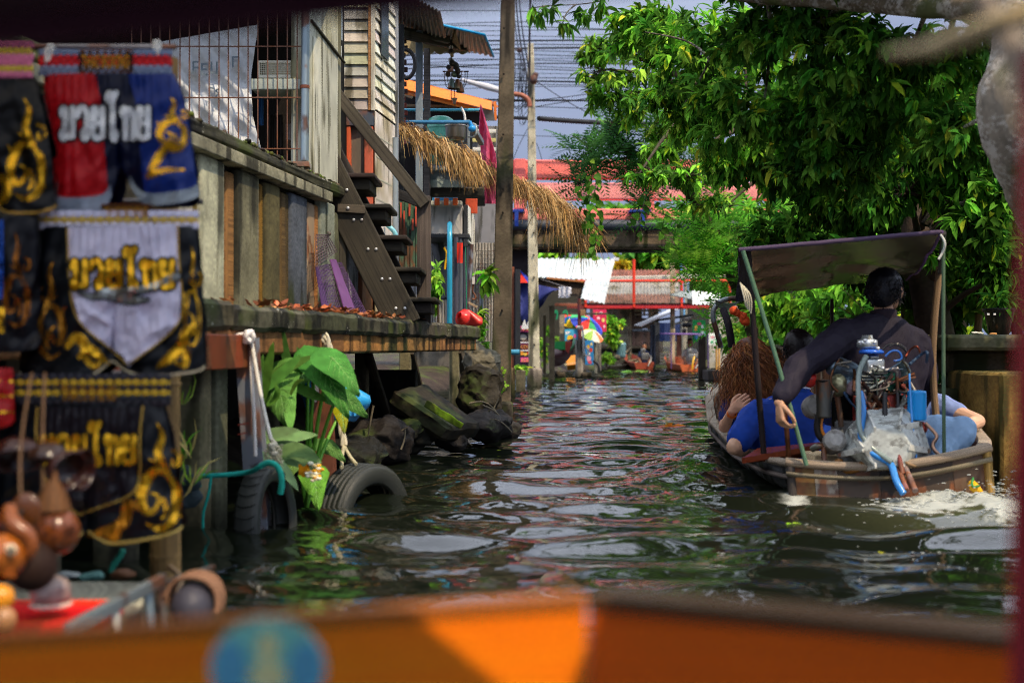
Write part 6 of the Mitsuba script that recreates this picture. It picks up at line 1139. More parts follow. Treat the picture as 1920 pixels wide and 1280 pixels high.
# ---- engine
en = thing('boat_engine', 'exposed car engine with grey bell housing, hoses and pipes mounted on the boat stern', 'engine')
ED = 6.5
def eb(x0, x1, y0, y1, d, th, c, key, m='m_engine', b=.01): return put(key, fq(x0, x1, y0, y1, d, th, b), m, c, en)
def et(pts, r, c, key, m='m_gloss', s=10): return put(key, tube([P(*p) for p in pts], r, s), m, c, en)
def mg(m): m = m.to_mesh(); return G(m.vert_properties[:, :3], m.tri_verts)
FL = [(1626, 772), (1692, 768), (1724, 795), (1740, 845), (1724, 884), (1668, 892), (1606, 884), (1574, 852), (1592, 806)]; FR = [(1640, 806), (1686, 802), (1704, 838), (1690, 868), (1642, 872), (1618, 842)]
put('bell_housing', flesh([hull([(P(x, y, 6.44), .012) for x, y in FL]+[(P(x, y, 6.40), .012) for x, y in FL]), hull([(P(x*.88+1660*.12, y*.88+832*.12, 6.39), .012) for x, y in FL]+[(P(x, y, 6.20), .014) for x, y in FR])], .02, 2).rough(.004, 30), 'm_cast', '#b9b9b4', en)
for (x, y), (x2, y2) in zip(FL, [FR[0], FR[1], FR[1], FR[2], FR[3], FR[3], FR[4], FR[5], FR[5]]): put('housing_rib', beam(P(x*.95+x2*.05, y*.95+y2*.05, 6.37), P(x2, y2, 6.18), .012, .03), 'm_cast', '#c6c6c0', en); put('bolt', tube([P(x, y, 6.385), P(x, y, 6.36)], .012, 6, spline=False), 'm_metal', '#6f6c66', en)
put('gearbox', hull([(P(1665, 850, 6.3), .06), (P(1655, 905, 6.36), .045), (P(1645, 880, 6.5), .07)]).to_mesh() and G(*(lambda m: (m.vert_properties[:, :3], m.tri_verts))(hull([(P(1665, 850, 6.32), .06), (P(1655, 905, 6.36), .045), (P(1645, 880, 6.5), .07)]).to_mesh())), 'm_cast', '#6f6d68', en)
eb(1604, 1702, 738, 812, 6.6, .32, '#9a3228', 'engine_block', 'm_cast'); eb(1612, 1690, 730, 776, 6.52, .12, '#6a6660', 'block_face'); eb(1660, 1684, 738, 782, 6.46, .1, '#c2453a', 'red_housing')
eb(1615, 1664, 702, 737, 6.48, .3, '#7b807c', 'cylinder_head', 'm_cast'); eb(1655, 1681, 697, 736, 6.46, .14, '#1f6b56', 'green_housing'); put('green_port', tube([P(1646, 719, 6.45), P(1646, 719, 6.50)], .024, 16, spline=False), 'm_paint', '#24705a', en); put('port_hole', tube([P(1646, 719, 6.447), P(1646, 719, 6.46)], .016, 14, spline=False), 'm_plain', '#0e1a16', en)
eb(1626, 1660, 672, 700, 6.47, .1, '#c9c9c6', 'carburettor', 'm_foil'); eb(1622, 1666, 696, 702, 6.45, .14, '#d5d5d2', 'carburettor_base', 'm_foil'); eb(1630, 1650, 664, 674, 6.48, .08, '#bdbdba', 'carburettor_neck', 'm_foil')
put('blue_cap', lathe([(0, .018), (.05, .016), (.062, .008), (.062, -.006), (0, -.006)], 24).mv(P(1634, 661, 6.5)), 'm_gloss', '#2a63c9', en); put('chrome_lid', lathe([(0, .07), (.025, .07), (.03, .05), (.05, .045), (.054, .01), (.03, .0)], 20).mv(P(1626, 654, 6.52)), 'm_foil', '#d9d9d6', en)
for x, y in ((1612, 642), (1640, 642), (1646, 653), (1622, 638), (1634, 688), (1655, 690)): put('stud', ball(.011, 1).mv(P(x, y, 6.45)), 'm_foil', '#e6e6e4', en)
et([(1624, 668, 6.42), (1613, 690, 6.38), (1610, 760, 6.3), (1618, 820, 6.22), (1648, 850, 6.18), (1672, 866, 6.14)], .013, '#7f8886', 'grey_hose'); et([(1612, 735, 6.4), (1618, 770, 6.34), (1614, 810, 6.28), (1632, 848, 6.2), (1668, 868, 6.16), (1678, 895, 6.1), (1694, 925, 6.05)], .017, '#3a86d0', 'blue_hose')
et([(1572, 862, 6.36), (1576, 878, 6.34), (1596, 880, 6.3), (1630, 862, 6.28), (1650, 845, 6.3), (1676, 846, 6.3), (1694, 864, 6.3)], .021, '#8a5e2c', 'brown_hose', 'm_rubber'); et([(1659, 736, 6.4), (1660, 790, 6.34), (1666, 834, 6.28)], .013, '#22201e', 'black_bar', 'm_rubber')
et([(1676, 810, 6.24), (1684, 850, 6.2), (1692, 888, 6.16)], .012, '#7a3a32', 'red_rod', 'm_rust'); et([(1674, 862, 6.3), (1690, 895, 6.14), (1700, 920, 6.05)], .014, '#8a5a50', 'exhaust_stay', 'm_rust'); et([(1688, 862, 6.3), (1704, 892, 6.14), (1716, 920, 6.05)], .014, '#7f6a60', 'exhaust_stay', 'm_rust')
et([(1705, 700, 6.38), (1708, 760, 6.34), (1714, 830, 6.3), (1722, 884, 6.26)], .0055, '#3f8fd8', 'blue_cord', 'm_gloss', 6)
fl_ = P(1719, 788, 6.42); put('oil_filter', lathe([(0, 0), (.042, .002), (.047, .008), (.047, .138), (.043, .148), (.02, .151), (0, .151)], 28).mv(fl_), 'm_gloss', '#1f8fd6', en, label='bright blue oil filter canister'); put('filter_base', ball(A(.045, .045, .035), 2).rough(.008, 25).mv(P(1724, 802, 6.44)), 'm_engine', '#c2382c', en)
et([(1735, 793, 6.4), (1748, 806, 6.38), (1756, 820, 6.36), (1749, 832, 6.36), (1758, 850, 6.34), (1771, 858, 6.36)], .009, '#a8826a', 'copper_pipe', 'm_foil'); et([(1690, 862, 6.2), (1710, 872, 6.22), (1740, 868, 6.28), (1772, 862, 6.38)], .008, '#8f7050', 'thin_pipe'); et([(1771, 848, 6.4), (1772, 872, 6.4)], .014, '#9a7a5a', 'pipe_joint', 'm_rust')
put('exhaust_stack', lathe_hard([(.03, -.19), (.036, -.185), (.036, 0), (.030, 0), (.028, -.12), (0, -.12)], 22).rx(-6).mv(P(1543, 712, 6.38)), 'm_metal', '#55504a', en); put('exhaust_mouth', lathe([(.030, -.002), (.02, -.03), (0, -.04)], 18).rx(-6).mv(P(1543, 713, 6.37)), 'm_plain', '#080808', en)
put('alternator', lathe_hard([(0, -.05), (.055, -.05), (.06, -.04), (.06, .04), (.045, .055), (0, .055)], 24).rx(80).mv(P(1527, 762, 6.55)), 'm_cast', '#8d8a84', en); put('red_cap', lathe([(0, .03), (.03, .028), (.034, .0), (.034, -.02), (0, -.02)], 18).rx(40).mv(P(1518, 712, 6.55)), 'm_gloss', '#c9322c', en)
put('starter_motor', lathe_hard([(0, -.07), (.05, -.07), (.055, -.06), (.055, .05), (.03, .07), (0, .07)], 22).rx(75).mv(P(1562, 828, 6.4)), 'm_cast', '#9a9994', en); eb(1575, 1620, 790, 850, 6.55, .2, '#7f7d78', 'side_casting', 'm_cast')
put('intake_manifold', hull([(P(1560, 690, 6.6), .05), (P(1608, 684, 6.6), .04), (P(1590, 712, 6.6), .05)]).to_mesh() and join([G(*(lambda m: (m.vert_properties[:, :3], m.tri_verts))(hull([(P(x, y, 6.58), r), (P(x2, y2, 6.6), r2)]).to_mesh())) for x, y, r, x2, y2, r2 in ((1562, 690, .04, 1600, 700, .035), (1575, 676, .02, 1600, 690, .03), (1590, 720, .04, 1612, 716, .03))]), 'm_engine', '#5f7482', en)
put('brass_body', ball(A(.045, .05, .06), 3).rough(.01, 20).mv(P(1572, 722, 6.5)), 'm_engine', '#a8a07a', en); et([(1590, 735, 6.52), (1604, 722, 6.5), (1618, 716, 6.48)], .03, '#8a7478', 'grey_elbow', 'm_rubber'); eb(1560, 1604, 735, 800, 6.66, .2, '#1c1b1a', 'dark_casting'); et([(1568, 735, 6.5), (1574, 770, 6.5), (1577, 800, 6.5)], .014, '#5a4a3c', 'stay', 'm_rust')
et([(1535, 778, 6.42), (1532, 805, 6.42), (1540, 822, 6.42), (1552, 828, 6.42)], .016, '#1d1c1b', 'black_hose', 'm_rubber'); et([(1541, 780, 6.43), (1540, 806, 6.43), (1546, 818, 6.43)], .010, '#d9802a', 'orange_hose')
et([(1545, 832, 6.4), (1545, 860, 6.38), (1550, 888, 6.36)], .014, '#5c4636', 'iron_stay', 'm_rust'); et([(1522, 842, 6.42), (1534, 836, 6.4), (1545, 836, 6.4)], .016, '#77756c', 'pipe_elbow', 'm_metal')
et([(1678, 720, 6.5), (1694, 716, 6.5), (1696, 690, 6.5), (1684, 680, 6.5)], .024, '#4c5a5c', 'elbow_hose', 'm_rubber')
for q, c in (([(1655, 655), (1662, 648), (1690, 650), (1700, 662), (1696, 674)], '#23211f'), ([(1660, 668), (1672, 658), (1686, 660), (1690, 672), (1676, 676)], '#2b5fb0'), ([(1668, 650), (1680, 644), (1698, 654)], '#2a2826'), ([(1690, 674), (1702, 690), (1706, 706)], '#3a332c'), ([(1700, 706), (1712, 726), (1718, 736)], '#b9ab90')): et([(x, y, 6.46) for x, y in q], .006, c, 'wire_lead', 'm_gloss', 6)
for x, y in ((1682, 712), (1690, 722), (1684, 734), (1694, 742), (1688, 752), (1698, 716), (1680, 742)): put('manifold_stub', tube([P(x, y, 6.5), P(x+4, y+12, 6.46)], .012, 7, spline=False), 'm_engine', '#3c3632', en)
for k in range(26):
    x, y = R.uniform(1560, 1712), R.uniform(665, 800); q = [(x, y, 6.44)]
    for _ in range(3): q.append((q[-1][0]+R.normal(0, 16), q[-1][1]+R.normal(6, 13), 6.44+R.normal(0, .03)))
    et(q, R.uniform(.0035, .008), R.choice(['#1c1a19', '#2d2723', '#4a4038', '#6a655e', '#7a3a2c', '#2a3f58']), 'lead', 'm_rubber' if k % 3 else 'm_metal', 6)
for k in range(30): put('nut', tube([P(R.uniform(1590, 1715), R.uniform(690, 810), 6.46)+A(0, d_, 0) for d_ in (0, -.02-.02*R.random())], R.uniform(.006, .013), 6, spline=False), 'm_metal', vary(R.choice(['#8a867e', '#5a5048', '#3a342e', '#a8a49c']), .2), en)
for k in range(5): put('cooling_fin', fq(1616, 1664, 704+6*k, 706.5+6*k, 6.455, .03, .001), 'm_engine', '#8d908c', en)
et([(1612, 905, 6.35), (1625, 888, 6.3), (1645, 878, 6.3)], .008, '#c9b24a', 'yellow_hose'); eb(1606, 1640, 888, 900, 6.4, .1, '#cdb48a', 'wood_block', 'm_wood'); et([(1470, 762, 6.32), (1476, 820, 6.4), (1479, 872, 6.45)], .0125, '#8a5a44', 'tiller_rod', 'm_metal')
eb(1586, 1720, 880, 890, 6.42, .1, '#3a2f28', 'mount_beam', 'm_wood')
yf = thing('yellow_float', 'yellow and green tied float at the right corner of the boat stern', 'float'); put('body', tube([P(1822, 906, 6.2), P(1832, 918, 6.15), P(1840, 924, 6.15)], [.02, .026, .014], 10), 'm_gloss', '#e8b020', yf); put('cord', tube([P(1824, 896, 6.2), P(1829, 912, 6.12), P(1836, 910, 6.12)], .006, 6), 'm_cloth', '#3f8a4a', yf)
# ---- people
SK, SKD = '#c99a7c', '#b98a68'
def hand(wr, dirn, palm, c0=None, curl=.6, s=1.0, spread=A(0, 0, 0)):
    """a palm with four fingers and a thumb; dirn points to the finger tips, palm is the palm's normal"""
    wr = np.asarray(wr, float); d = nrm(dirn); pn = nrm(palm-d*np.dot(palm, d)); sd = np.cross(d, pn); parts = []
    a = lambda f, w, h: tuple(wr+(d*f+sd*w+pn*h)*s)
    parts.append(hull([(a(.0, -.012, 0), .017*s), (a(.0, .012, 0), .017*s), (a(.085, -.033, 0), .011*s), (a(.088, .03, 0), .0115*s), (a(.045, 0, -.004), .018*s)]))
    for w, l in ((-.033, .058), (-.012, .072), (.010, .078), (.030, .070)):
        p, ang = A(.085, w, 0), .15; j = [a(*p)]
        for seg in (.46, .32, .24): ang += curl*.75; p = p+A(math.cos(ang), w*.35, math.sin(ang))*l*seg; j.append(a(*p))
        parts += limb(j, [.0098*s, .0092*s, .0085*s, .0075*s])
    parts += limb([a(.02, .025, .006), a(.05, .052, .02), a(.078, .058, .038), a(.098, .052, .05)], [.014*s, .0115*s, .010*s, .0085*s]); return parts
def head_parts(c, f, s=1.0):
    """skull, jaw, nose, ears round the centre c, facing f"""
    c = np.asarray(c, float); f = nrm(f); r = nrm(np.cross(f, UP)); u = np.cross(r, f); a = lambda x, y, z: tuple(c+(r*x+f*y+u*z)*s)
    p = [hull([(a(0, -.02, .025), .088*s), (a(0, .02, .02), .08*s)]), hull([(a(0, .02, 0), .072*s), (a(0, .055, -.075), .035*s), (a(.03, .03, -.06), .03*s), (a(-.03, .03, -.06), .03*s)]), hull([(a(0, .085, .01), .010*s), (a(0, .105, -.025), .014*s)]), hull([(a(0, .082, -.052), .014*s), (a(.015, .078, -.053), .008*s), (a(-.015, .078, -.053), .008*s)])]
    for sx in (-1, 1): p.append(hull([(a(sx*.083, -.005, .018), .014*s), (a(sx*.086, -.012, -.005), .016*s), (a(sx*.080, .0, -.03), .009*s)]))
    return p, a
def face(a, k, s=1.0):
    for sx in (-1, 1):
        put('eye', ball(.012*s, 1).mv(a(sx*.032, .078, .012)), 'm_gloss', '#efece6', k); put('iris', ball(.006*s, 1).mv(a(sx*.033, .0885, .012)), 'm_gloss', '#20140e', k); put('eyebrow', tube([a(sx*.018, .088, .034), a(sx*.034, .087, .039), a(sx*.05, .076, .034)], .0035*s, 5), 'm_hair', '#15100c', k)
def hair_tufts(a, n, s=1.0, ln=.04, c=('#141216', '#221c1e', '#0c0b0d')):
    gs = []
    for _ in range(n):
        d = nrm(A(R.normal(), R.normal()-.5, R.normal()*.9+.35)); p0 = np.array(a(*(d*A(.088, .098, .098)+A(0, -.016, .028)))); out = nrm(p0-np.array(a(0, -.016, .028)))
        t = nrm(np.cross(out, A(R.normal(), R.normal(), R.normal()))*.5+A(0, 0, -.8)+out*.25); l = ln*R.uniform(.6, 1.3); gs.append(tube([p0-out*.006, p0+t*l*.5+out*.006, p0+t*l], [.0032, .0028, .0006], 4, caps=False, spline=False).col(vary(R.choice(list(c)), .2)))
    return join(gs)
# the driver
k = thing('person', 'driver in a black jacket and jeans leaning left with a hand on the tiller rod', 'person')
hc = P(1660, 548, 6.85); ff = nrm(A(.55, .8, -.02)); hp, a = head_parts(hc, ff)
nk = P(1657, 592, 6.84); shl, shr, hip = P(1582, 632, 6.72), P(1718, 650, 6.9), P(1664, 815, 6.85); ell, wrl = P(1497, 690, 6.45), P(1462, 755, 6.32); elr, wrr = P(1736, 722, 7.0), P(1712, 770, 7.15)
kn, an_ = P(1796, 812, 6.72), P(1752, 884, 6.62); kn2, an2 = P(1620, 840, 7.3), P(1610, 880, 7.1)
body = flesh([*hp, hull([(nk+A(0, 0, .04), .052), (nk-A(0, 0, .05), .06)]), hull([(shl, .06), (shr, .06), (hip, .12), (nk-A(0, 0, .06), .07)]), *limb([shl, ell, wrl], [.052, .042, .028]), *limb([shr, elr, wrr], [.052, .042, .028]), *limb([hip+A(.06, 0, 0), kn, an_], [.09, .06, .042]), *limb([hip-A(.06, 0, 0), kn2, an2], [.09, .06, .042]), *hand(wrl, P(1460, 800, 6.30)-P(1458, 757, 6.32), A(1, .2, 0), curl=.75), *hand(wrr, A(-.3, .8, -.3), A(0, 0, -1))], .013, 8)
put('body', body, 'm_skin', SKD, k); face(a, k)
put('hair', flesh([hull([(a(0, -.032, .04), .092), (a(0, .02, .06), .078), (a(0, -.05, -.01), .078)]), hull([(a(-.06, -.02, .01), .035), (a(-.05, .0, .06), .04)]), hull([(a(.06, -.03, .02), .034), (a(.05, .0, .06), .04)])], .012, 6, .006, 45), 'm_hair', '#141216', k)
put('hair_strands', hair_tufts(a, 700), 'm_hair', '#141216', k, kind='stuff')
put('jacket', flesh([hull([(shl+A(-.0, 0, .0), .088), (shr, .094), (nk-A(0, 0, .05), .085), (hip+A(-.02, 0, .10), .16)]), hull([(shl, .086), (P(1640, 720, 6.85), .17)]), hull([(shr, .09), (P(1664, 720, 6.9), .17)]), hull([(nk-A(0, 0, .02), .068), (nk-A(0, 0, .06), .075)]), *limb([shl, ell, P(1468, 743, 6.34)], [.092, .072, .052]), *limb([shr, elr, wrr], [.094, .072, .052])], .014, 5, .02, 15), 'm_plain', '#211d26', k)
put('collar', lathe([(.067, -.02), (.070, .03), (.064, .034), (.062, -.015)], 24).rx(-8).mv(nk-A(0, 0, .005)), 'm_cloth', '#27222b', k)
put('jeans', flesh([hull([(hip+A(.0, 0, -.0), .135), (hip-A(0, 0, .06), .13)]), *limb([hip+A(.06, 0, -.02), kn, an_], [.115, .088, .062]), *limb([hip-A(.06, 0, .02), kn2, an2], [.115, .088, .06])], .015, 5, .026, 13), 'm_cloth', '#52739a', k)
put('shoe', flesh([hull([(an_-A(0, 0, .04), .045), (an_+A(.05, -.12, -.06), .035)])], .02, 6), 'm_rubber', '#2a2624', k)
# man in the blue polo
k = thing('person', 'dark haired passenger in a royal blue polo shirt with an arm on the left gunwale', 'person')
hc = P(1497, 658, 7.65); hp, a = head_parts(hc, A(.1, 1, 0), .98); nk = P(1494, 715, 7.6); shl, shr, hip = P(1412, 785, 7.35), P(1556, 778, 7.6), P(1485, 900, 7.45); ell, wrl = P(1376, 838, 7.15), P(1404, 850, 7.35); elr, wrr = P(1590, 850, 7.8), P(1560, 880, 8.1)
put('body', flesh([*hp, hull([(nk+A(0, 0, .05), .052), (nk-A(0, 0, .08), .065)]), hull([(shl, .06), (shr, .06), (hip, .13), (nk-A(0, 0, .09), .07)]), *limb([shl, ell, wrl], [.053, .044, .028]), *limb([shr, elr, wrr], [.053, .042, .028]), *hand(wrl, A(.8, .5, -.1), A(0, 0, -1), curl=.4), *hand(wrr, A(0, 1, 0), A(0, 0, -1)), *limb([hip+A(-.08, 0, 0), hip+A(-.1, .5, .05), hip+A(-.1, .55, -.2)], [.09, .06, .045]), *limb([hip+A(.08, 0, 0), hip+A(.1, .5, .05), hip+A(.1, .55, -.2)], [.09, .06, .045])], .014, 8), 'm_skin', SK, k); face(a, k)
put('hair', flesh([hull([(a(0, -.035, .04), .093), (a(0, .02, .06), .078), (a(0, -.055, -.03), .075)])], .014, 6, .006, 45), 'm_hair', '#17120f', k)
put('hair_strands', hair_tufts(a, 500), 'm_hair', '#141216', k, kind='stuff')
put('polo_shirt', flesh([hull([(shl, .085), (shr, .085), (nk-A(0, 0, .10), .08), (hip+A(0, 0, .02), .165)]), *limb([shl, shl+(ell-shl)*.72], [.085, .07]), *limb([shr, shr+(elr-shr)*.6], [.085, .07])], .016, 5, .026, 10), 'm_cloth', '#1b3d90', k)
col_ = lathe([(.072, -.02), (.078, .012), (.070, .016), (.066, -.01)], 24); put('collar', col_.rx(-10).mv(nk-A(0, 0, .055)), 'm_cloth', '#24489a', k); put('collar_stripe', lathe([(.0795, .004), (.0800, .009), (.0785, .012)], 24).rx(-10).mv(nk-A(0, 0, .055)), 'm_cloth', '#dfe4ee', k)
cuff = shl+(ell-shl)*.76; put('cuff_stripe', tube([cuff-(ell-shl)*.02, cuff+(ell-shl)*.02], .070, 18, spline=False), 'm_cloth', '#b9c4dc', k)
put('bracelet', lathe([(.031, -.004), (.035, 0), (.031, .004), (.028, 0)], 18).tf(np.stack([nrm(np.cross(wrl-ell, UP)), np.cross(nrm(wrl-ell), nrm(np.cross(wrl-ell, UP))), nrm(wrl-ell)], 1), wrl-(wrl-ell)*.1), 'm_rubber', '#2c1c18', k)
put('trousers', flesh([hull([(hip-A(0, 0, .04), .15), (hip-A(0, 0, .08), .14)]), *limb([hip+A(-.08, 0, -.02), hip+A(-.1, .5, .05)], [.11, .08]), *limb([hip+A(.08, 0, -.02), hip+A(.1, .5, .05)], [.11, .08])], .03, 6), 'm_cloth', '#3a4252', k)
# woman with curly hair
k = thing('person', 'woman with long curly auburn hair and a navy top sitting at the left gunwale', 'person')
hc = P(1404, 668, 8.4); hp, a = head_parts(hc, A(-.1, 1, 0), .95); nk = P(1406, 720, 8.4); shl, shr, hip = P(1372, 752, 8.35), P(1452, 745, 8.5), P(1415, 850, 8.45); ell, wrl = P(1358, 800, 8.25), P(1372, 770, 8.1); elr, wrr = P(1478, 800, 8.7), P(1450, 830, 8.9)
put('body', flesh([*hp, hull([(nk+A(0, 0, .05), .046), (nk-A(0, 0, .08), .055)]), hull([(shl, .05), (shr, .05), (hip, .12), (nk-A(0, 0, .09), .06)]), *limb([shl, ell, wrl], [.045, .038, .026]), *limb([shr, elr, wrr], [.045, .036, .026]), *hand(wrl, A(.35, -.3, .35), A(.3, .8, 0), curl=.5, s=.95), *hand(wrr, A(0, 1, 0), A(0, 0, -1), s=.95), *limb([hip+A(-.07, 0, 0), hip+A(-.09, .45, .05)], [.09, .06]), *limb([hip+A(.07, 0, 0), hip+A(.09, .45, .05)], [.09, .06])], .014, 8), 'm_skin', '#d3a284', k); face(a, k, .95)
put('navy_top', flesh([hull([(shl, .07), (shr, .075), (nk-A(0, 0, .11), .07), (hip, .15)]), *limb([shl, shl+(ell-shl)*.6], [.072, .058]), *limb([shr, shr+(elr-shr)*.8], [.075, .06])], .02, 10, .012, 9), 'm_cloth', '#27346a', k)
put('trousers', flesh([hull([(hip-A(0, 0, .04), .14), (hip-A(0, 0, .08), .13)]), *limb([hip+A(-.07, 0, -.02), hip+A(-.09, .45, .05)], [.105, .075]), *limb([hip+A(.07, 0, -.02), hip+A(.09, .45, .05)], [.105, .075])], .03, 6), 'm_cloth', '#4a4a55', k)
put('orange_bracelet', lathe([(.028, -.012), (.033, 0), (.028, .012)], 16).rx(50).mv(wrl+A(0, 0, -.02)), 'm_gloss', '#e8702a', k)
def curls():
    gs = [flesh([hull([(a(0, -.03, .03), .105), (a(0, -.08, -.16), .115)]), hull([(a(0, -.08, -.16), .115), (a(-.05, -.10, -.36), .10)])], .02, 6, .02, 20).col('#5a3018')]
    for _ in range(850):
        s0 = nrm(A(R.normal(), -abs(R.normal())*1.1, R.normal()*.6+.3)); p = np.array(a(*(s0*A(.105, .115, .11)+A(0, -.02, .03)))); n = 26; t = np.linspace(0, 1, n); l = R.uniform(.16, .46); sw = s0*A(.10, .09, 0)
        f_ = np.array([p]*n)+np.stack([sw[0]*t**.7+R.normal(0, .05)*t, (sw[1]-.045)*t**.7, -l*t+.03*np.sin(t*3)], 1)
        w = R.uniform(26, 44)*l; ph_ = R.random()*6; rad = R.uniform(.008, .017)*np.minimum(1, t*4); f_ += np.stack([rad*np.cos(w*t*2.2+ph_), rad*np.sin(w*t*2.2+ph_), 0*t], 1)
        gs.append(tube(f_, [.0024, .0028, .0012], 4, caps=False, spline=False).col(vary(R.choice(['#7a4524', '#8f5630', '#5f3319', '#a86c3c']), .15)))
    return join(gs)
put('curly_hair', curls(), 'm_hair', '#7a4524', k)
# passenger on the right
k = thing('person', 'passenger in a lavender blue shirt with a bare forearm on the right gunwale', 'person')
hc = P(1690, 668, 7.7); hp, a = head_parts(hc, A(.2, 1, 0), .98); nk = P(1694, 715, 7.65); shl, shr, hip = P(1640, 765, 7.6), P(1752, 760, 7.55), P(1700, 880, 7.6); ell, wrl = P(1620, 830, 7.7), P(1650, 860, 7.9); elr, wrr = P(1800, 778, 7.35), P(1822, 800, 7.05)
put('body', flesh([*hp, hull([(nk+A(0, 0, .05), .052), (nk-A(0, 0, .08), .062)]), hull([(shl, .06), (shr, .06), (hip, .12), (nk-A(0, 0, .09), .07)]), *limb([shl, ell, wrl], [.053, .044, .028]), *limb([shr, elr, P(1832, 790, 7.2)], [.056, .05, .044]), *limb([P(1832, 790, 7.2), P(1800, 806, 7.0)], [.042, .03]), *hand(P(1800, 806, 7.0), A(-.7, -.1, -.35), A(-.2, .9, 0), curl=.5), *hand(wrl, A(0, 1, 0), A(0, 0, -1)), *limb([hip+A(-.08, 0, 0), hip+A(-.1, .5, .05)], [.09, .06]), *limb([hip+A(.08, 0, 0), hip+A(.1, .5, .05)], [.09, .06])], .014, 8), 'm_skin', '#d6a888', k); face(a, k)
put('hair', flesh([hull([(a(0, -.035, .04), .093), (a(0, .02, .06), .078), (a(0, -.055, -.03), .07)])], .016, 6, .006, 45), 'm_hair', '#3a2a1e', k)
put('shirt', flesh([hull([(shl, .085), (shr, .085), (nk-A(0, 0, .10), .08), (hip, .165)]), *limb([shl, shl+(ell-shl)*.6], [.083, .07]), *limb([shr, shr+(elr-shr)*.80], [.086, .072])], .016, 5, .024, 10), 'm_cloth', '#7f8cc0', k)
put('trousers', flesh([hull([(hip-A(0, 0, .04), .15), (hip-A(0, 0, .08), .14)]), *limb([hip+A(-.08, 0, -.02), hip+A(-.1, .5, .05)], [.11, .08]), *limb([hip+A(.08, 0, -.02), hip+A(.1, .5, .05)], [.11, .08])], .03, 6), 'm_cloth', '#8a8478', k)
# ---- foam thrown up behind the stern
def foam():
    gs = []; b0 = ball(1, 1)
    for i in range(1800):
        x, y = 2.12+R.normal(0, .40), 5.95+R.normal(0, .30)
        if x < 1.6 or x > 3.4 or (y > 6.2 and x < 2.35): continue
        den = meshkit.fbm(np.array([x*4.5, y*7, 0]), 3)*1.15-.12*abs(x-2.15)-.25*max(0, 5.6-y)
        if den < .50+.10*R.random(): continue
        z = float(wave_height(np.array([x]), np.array([y]))[0]); r = R.uniform(.002, .007)*(1+max(0, den-.6))
        if R.random() < .06: z += R.random()**2*.12; r *= .35
        gs.append((A(x, y, z+.2*r), r))
    for i in range(260):
        x, y = 2.36+R.normal(0, .10), 6.12+R.normal(0, .06); gs.append((A(x, y, .02+abs(R.normal(0, .05))), R.uniform(.002, .006)))
    for i in range(160): x, y = R.uniform(1.2, 2.4), R.uniform(4.2, 6); gs.append((A(x, y, float(wave_height(np.array([x]), np.array([y]))[0])+.003), R.uniform(.0012, .0035)))
    c, r = np.array([g[0] for g in gs]), np.array([g[1] for g in gs]); s = r[:, None]*R.uniform(.6, 1.5, (len(r), 3))*A(1.6, 1.1, .4)
    V = (b0.v[None]*s[:, None]+c[:, None]).reshape(-1, 3); Fc = (b0.f[None]+np.arange(len(c))[:, None, None]*len(b0.v)).reshape(-1, 3)
    return G(V, Fc)
scene['m_foam'] = {'type': 'principled', 'base_color': {'type': 'rgb', 'value': [.42, .44, .40]}, 'roughness': .35, 'specular': .5}
tag(put('wake_foam', foam(), 'm_foam'), 'white churned foam and bubbles behind the boat stern', 'foam', kind='stuff')
# ------------------------------------------------------------------ the stall of boxing shorts
def taper(pts, rs):
    """a tapered brush stroke as a polygon"""
    p = smoothline(pts, max(10, 7*len(pts))) if len(pts) > 2 else np.array(pts, float); r = np.interp(np.linspace(0, 1, len(p)), np.linspace(0, 1, len(rs)), rs)
    return so.unary_union([so.unary_union([sg.Point(*p[i]).buffer(r[i], 4), sg.Point(*p[i+1]).buffer(r[i+1], 4)]).convex_hull for i in range(len(p)-1)])
def circ(x, y, r): return [(x+r*math.cos(a), y+r*math.sin(a)) for a in np.linspace(0, 6.28, 12)]
THAI = {'ม': [circ(.2, .84, .12), [(.32, .84), (.32, .2)], circ(.2, .15, .12), [(.32, .1), (.86, .1)], [(.86, .1), (.86, .96)]],
        'ว': [[(.12, .72), (.3, .95), (.62, .95), (.8, .7), (.8, .3)], circ(.66, .16, .14)],
        'ย': [circ(.26, .83, .13), [(.14, .78), (.2, .55), (.14, .35), (.24, .1), (.6, .06), (.84, .12)], [(.84, .1), (.84, .96)], [(.2, .52), (.44, .5)]],
        'ไ': [circ(.6, .13, .13), [(.47, .14), (.46, .9), (.44, 1.2), (.25, 1.42), (.08, 1.28), (.3, 1.16), (.7, 1.42)]],
        'ท': [circ(.2, .84, .12), [(.32, .84), (.32, .05)], [(.32, .5), (.55, .92), (.82, .8), (.84, .05)]]}
def thai(word, x, y, w, h, r):
    """Thai lettering as polygons in picture pixels (y down), on a slight arch"""
    n = len(word); out = []; cw = w/n
    for i, ch in enumerate(word):
        for s in THAI[ch]:
            out.append(so.unary_union([sg.LineString([(x+cw*(i+.04+.92*a), y-h*b-(0 if True else 0)) for a, b in (smoothline(s, 16) if len(s) > 2 else s)]).buffer(r, 4)]))
    return so.unary_union(out)
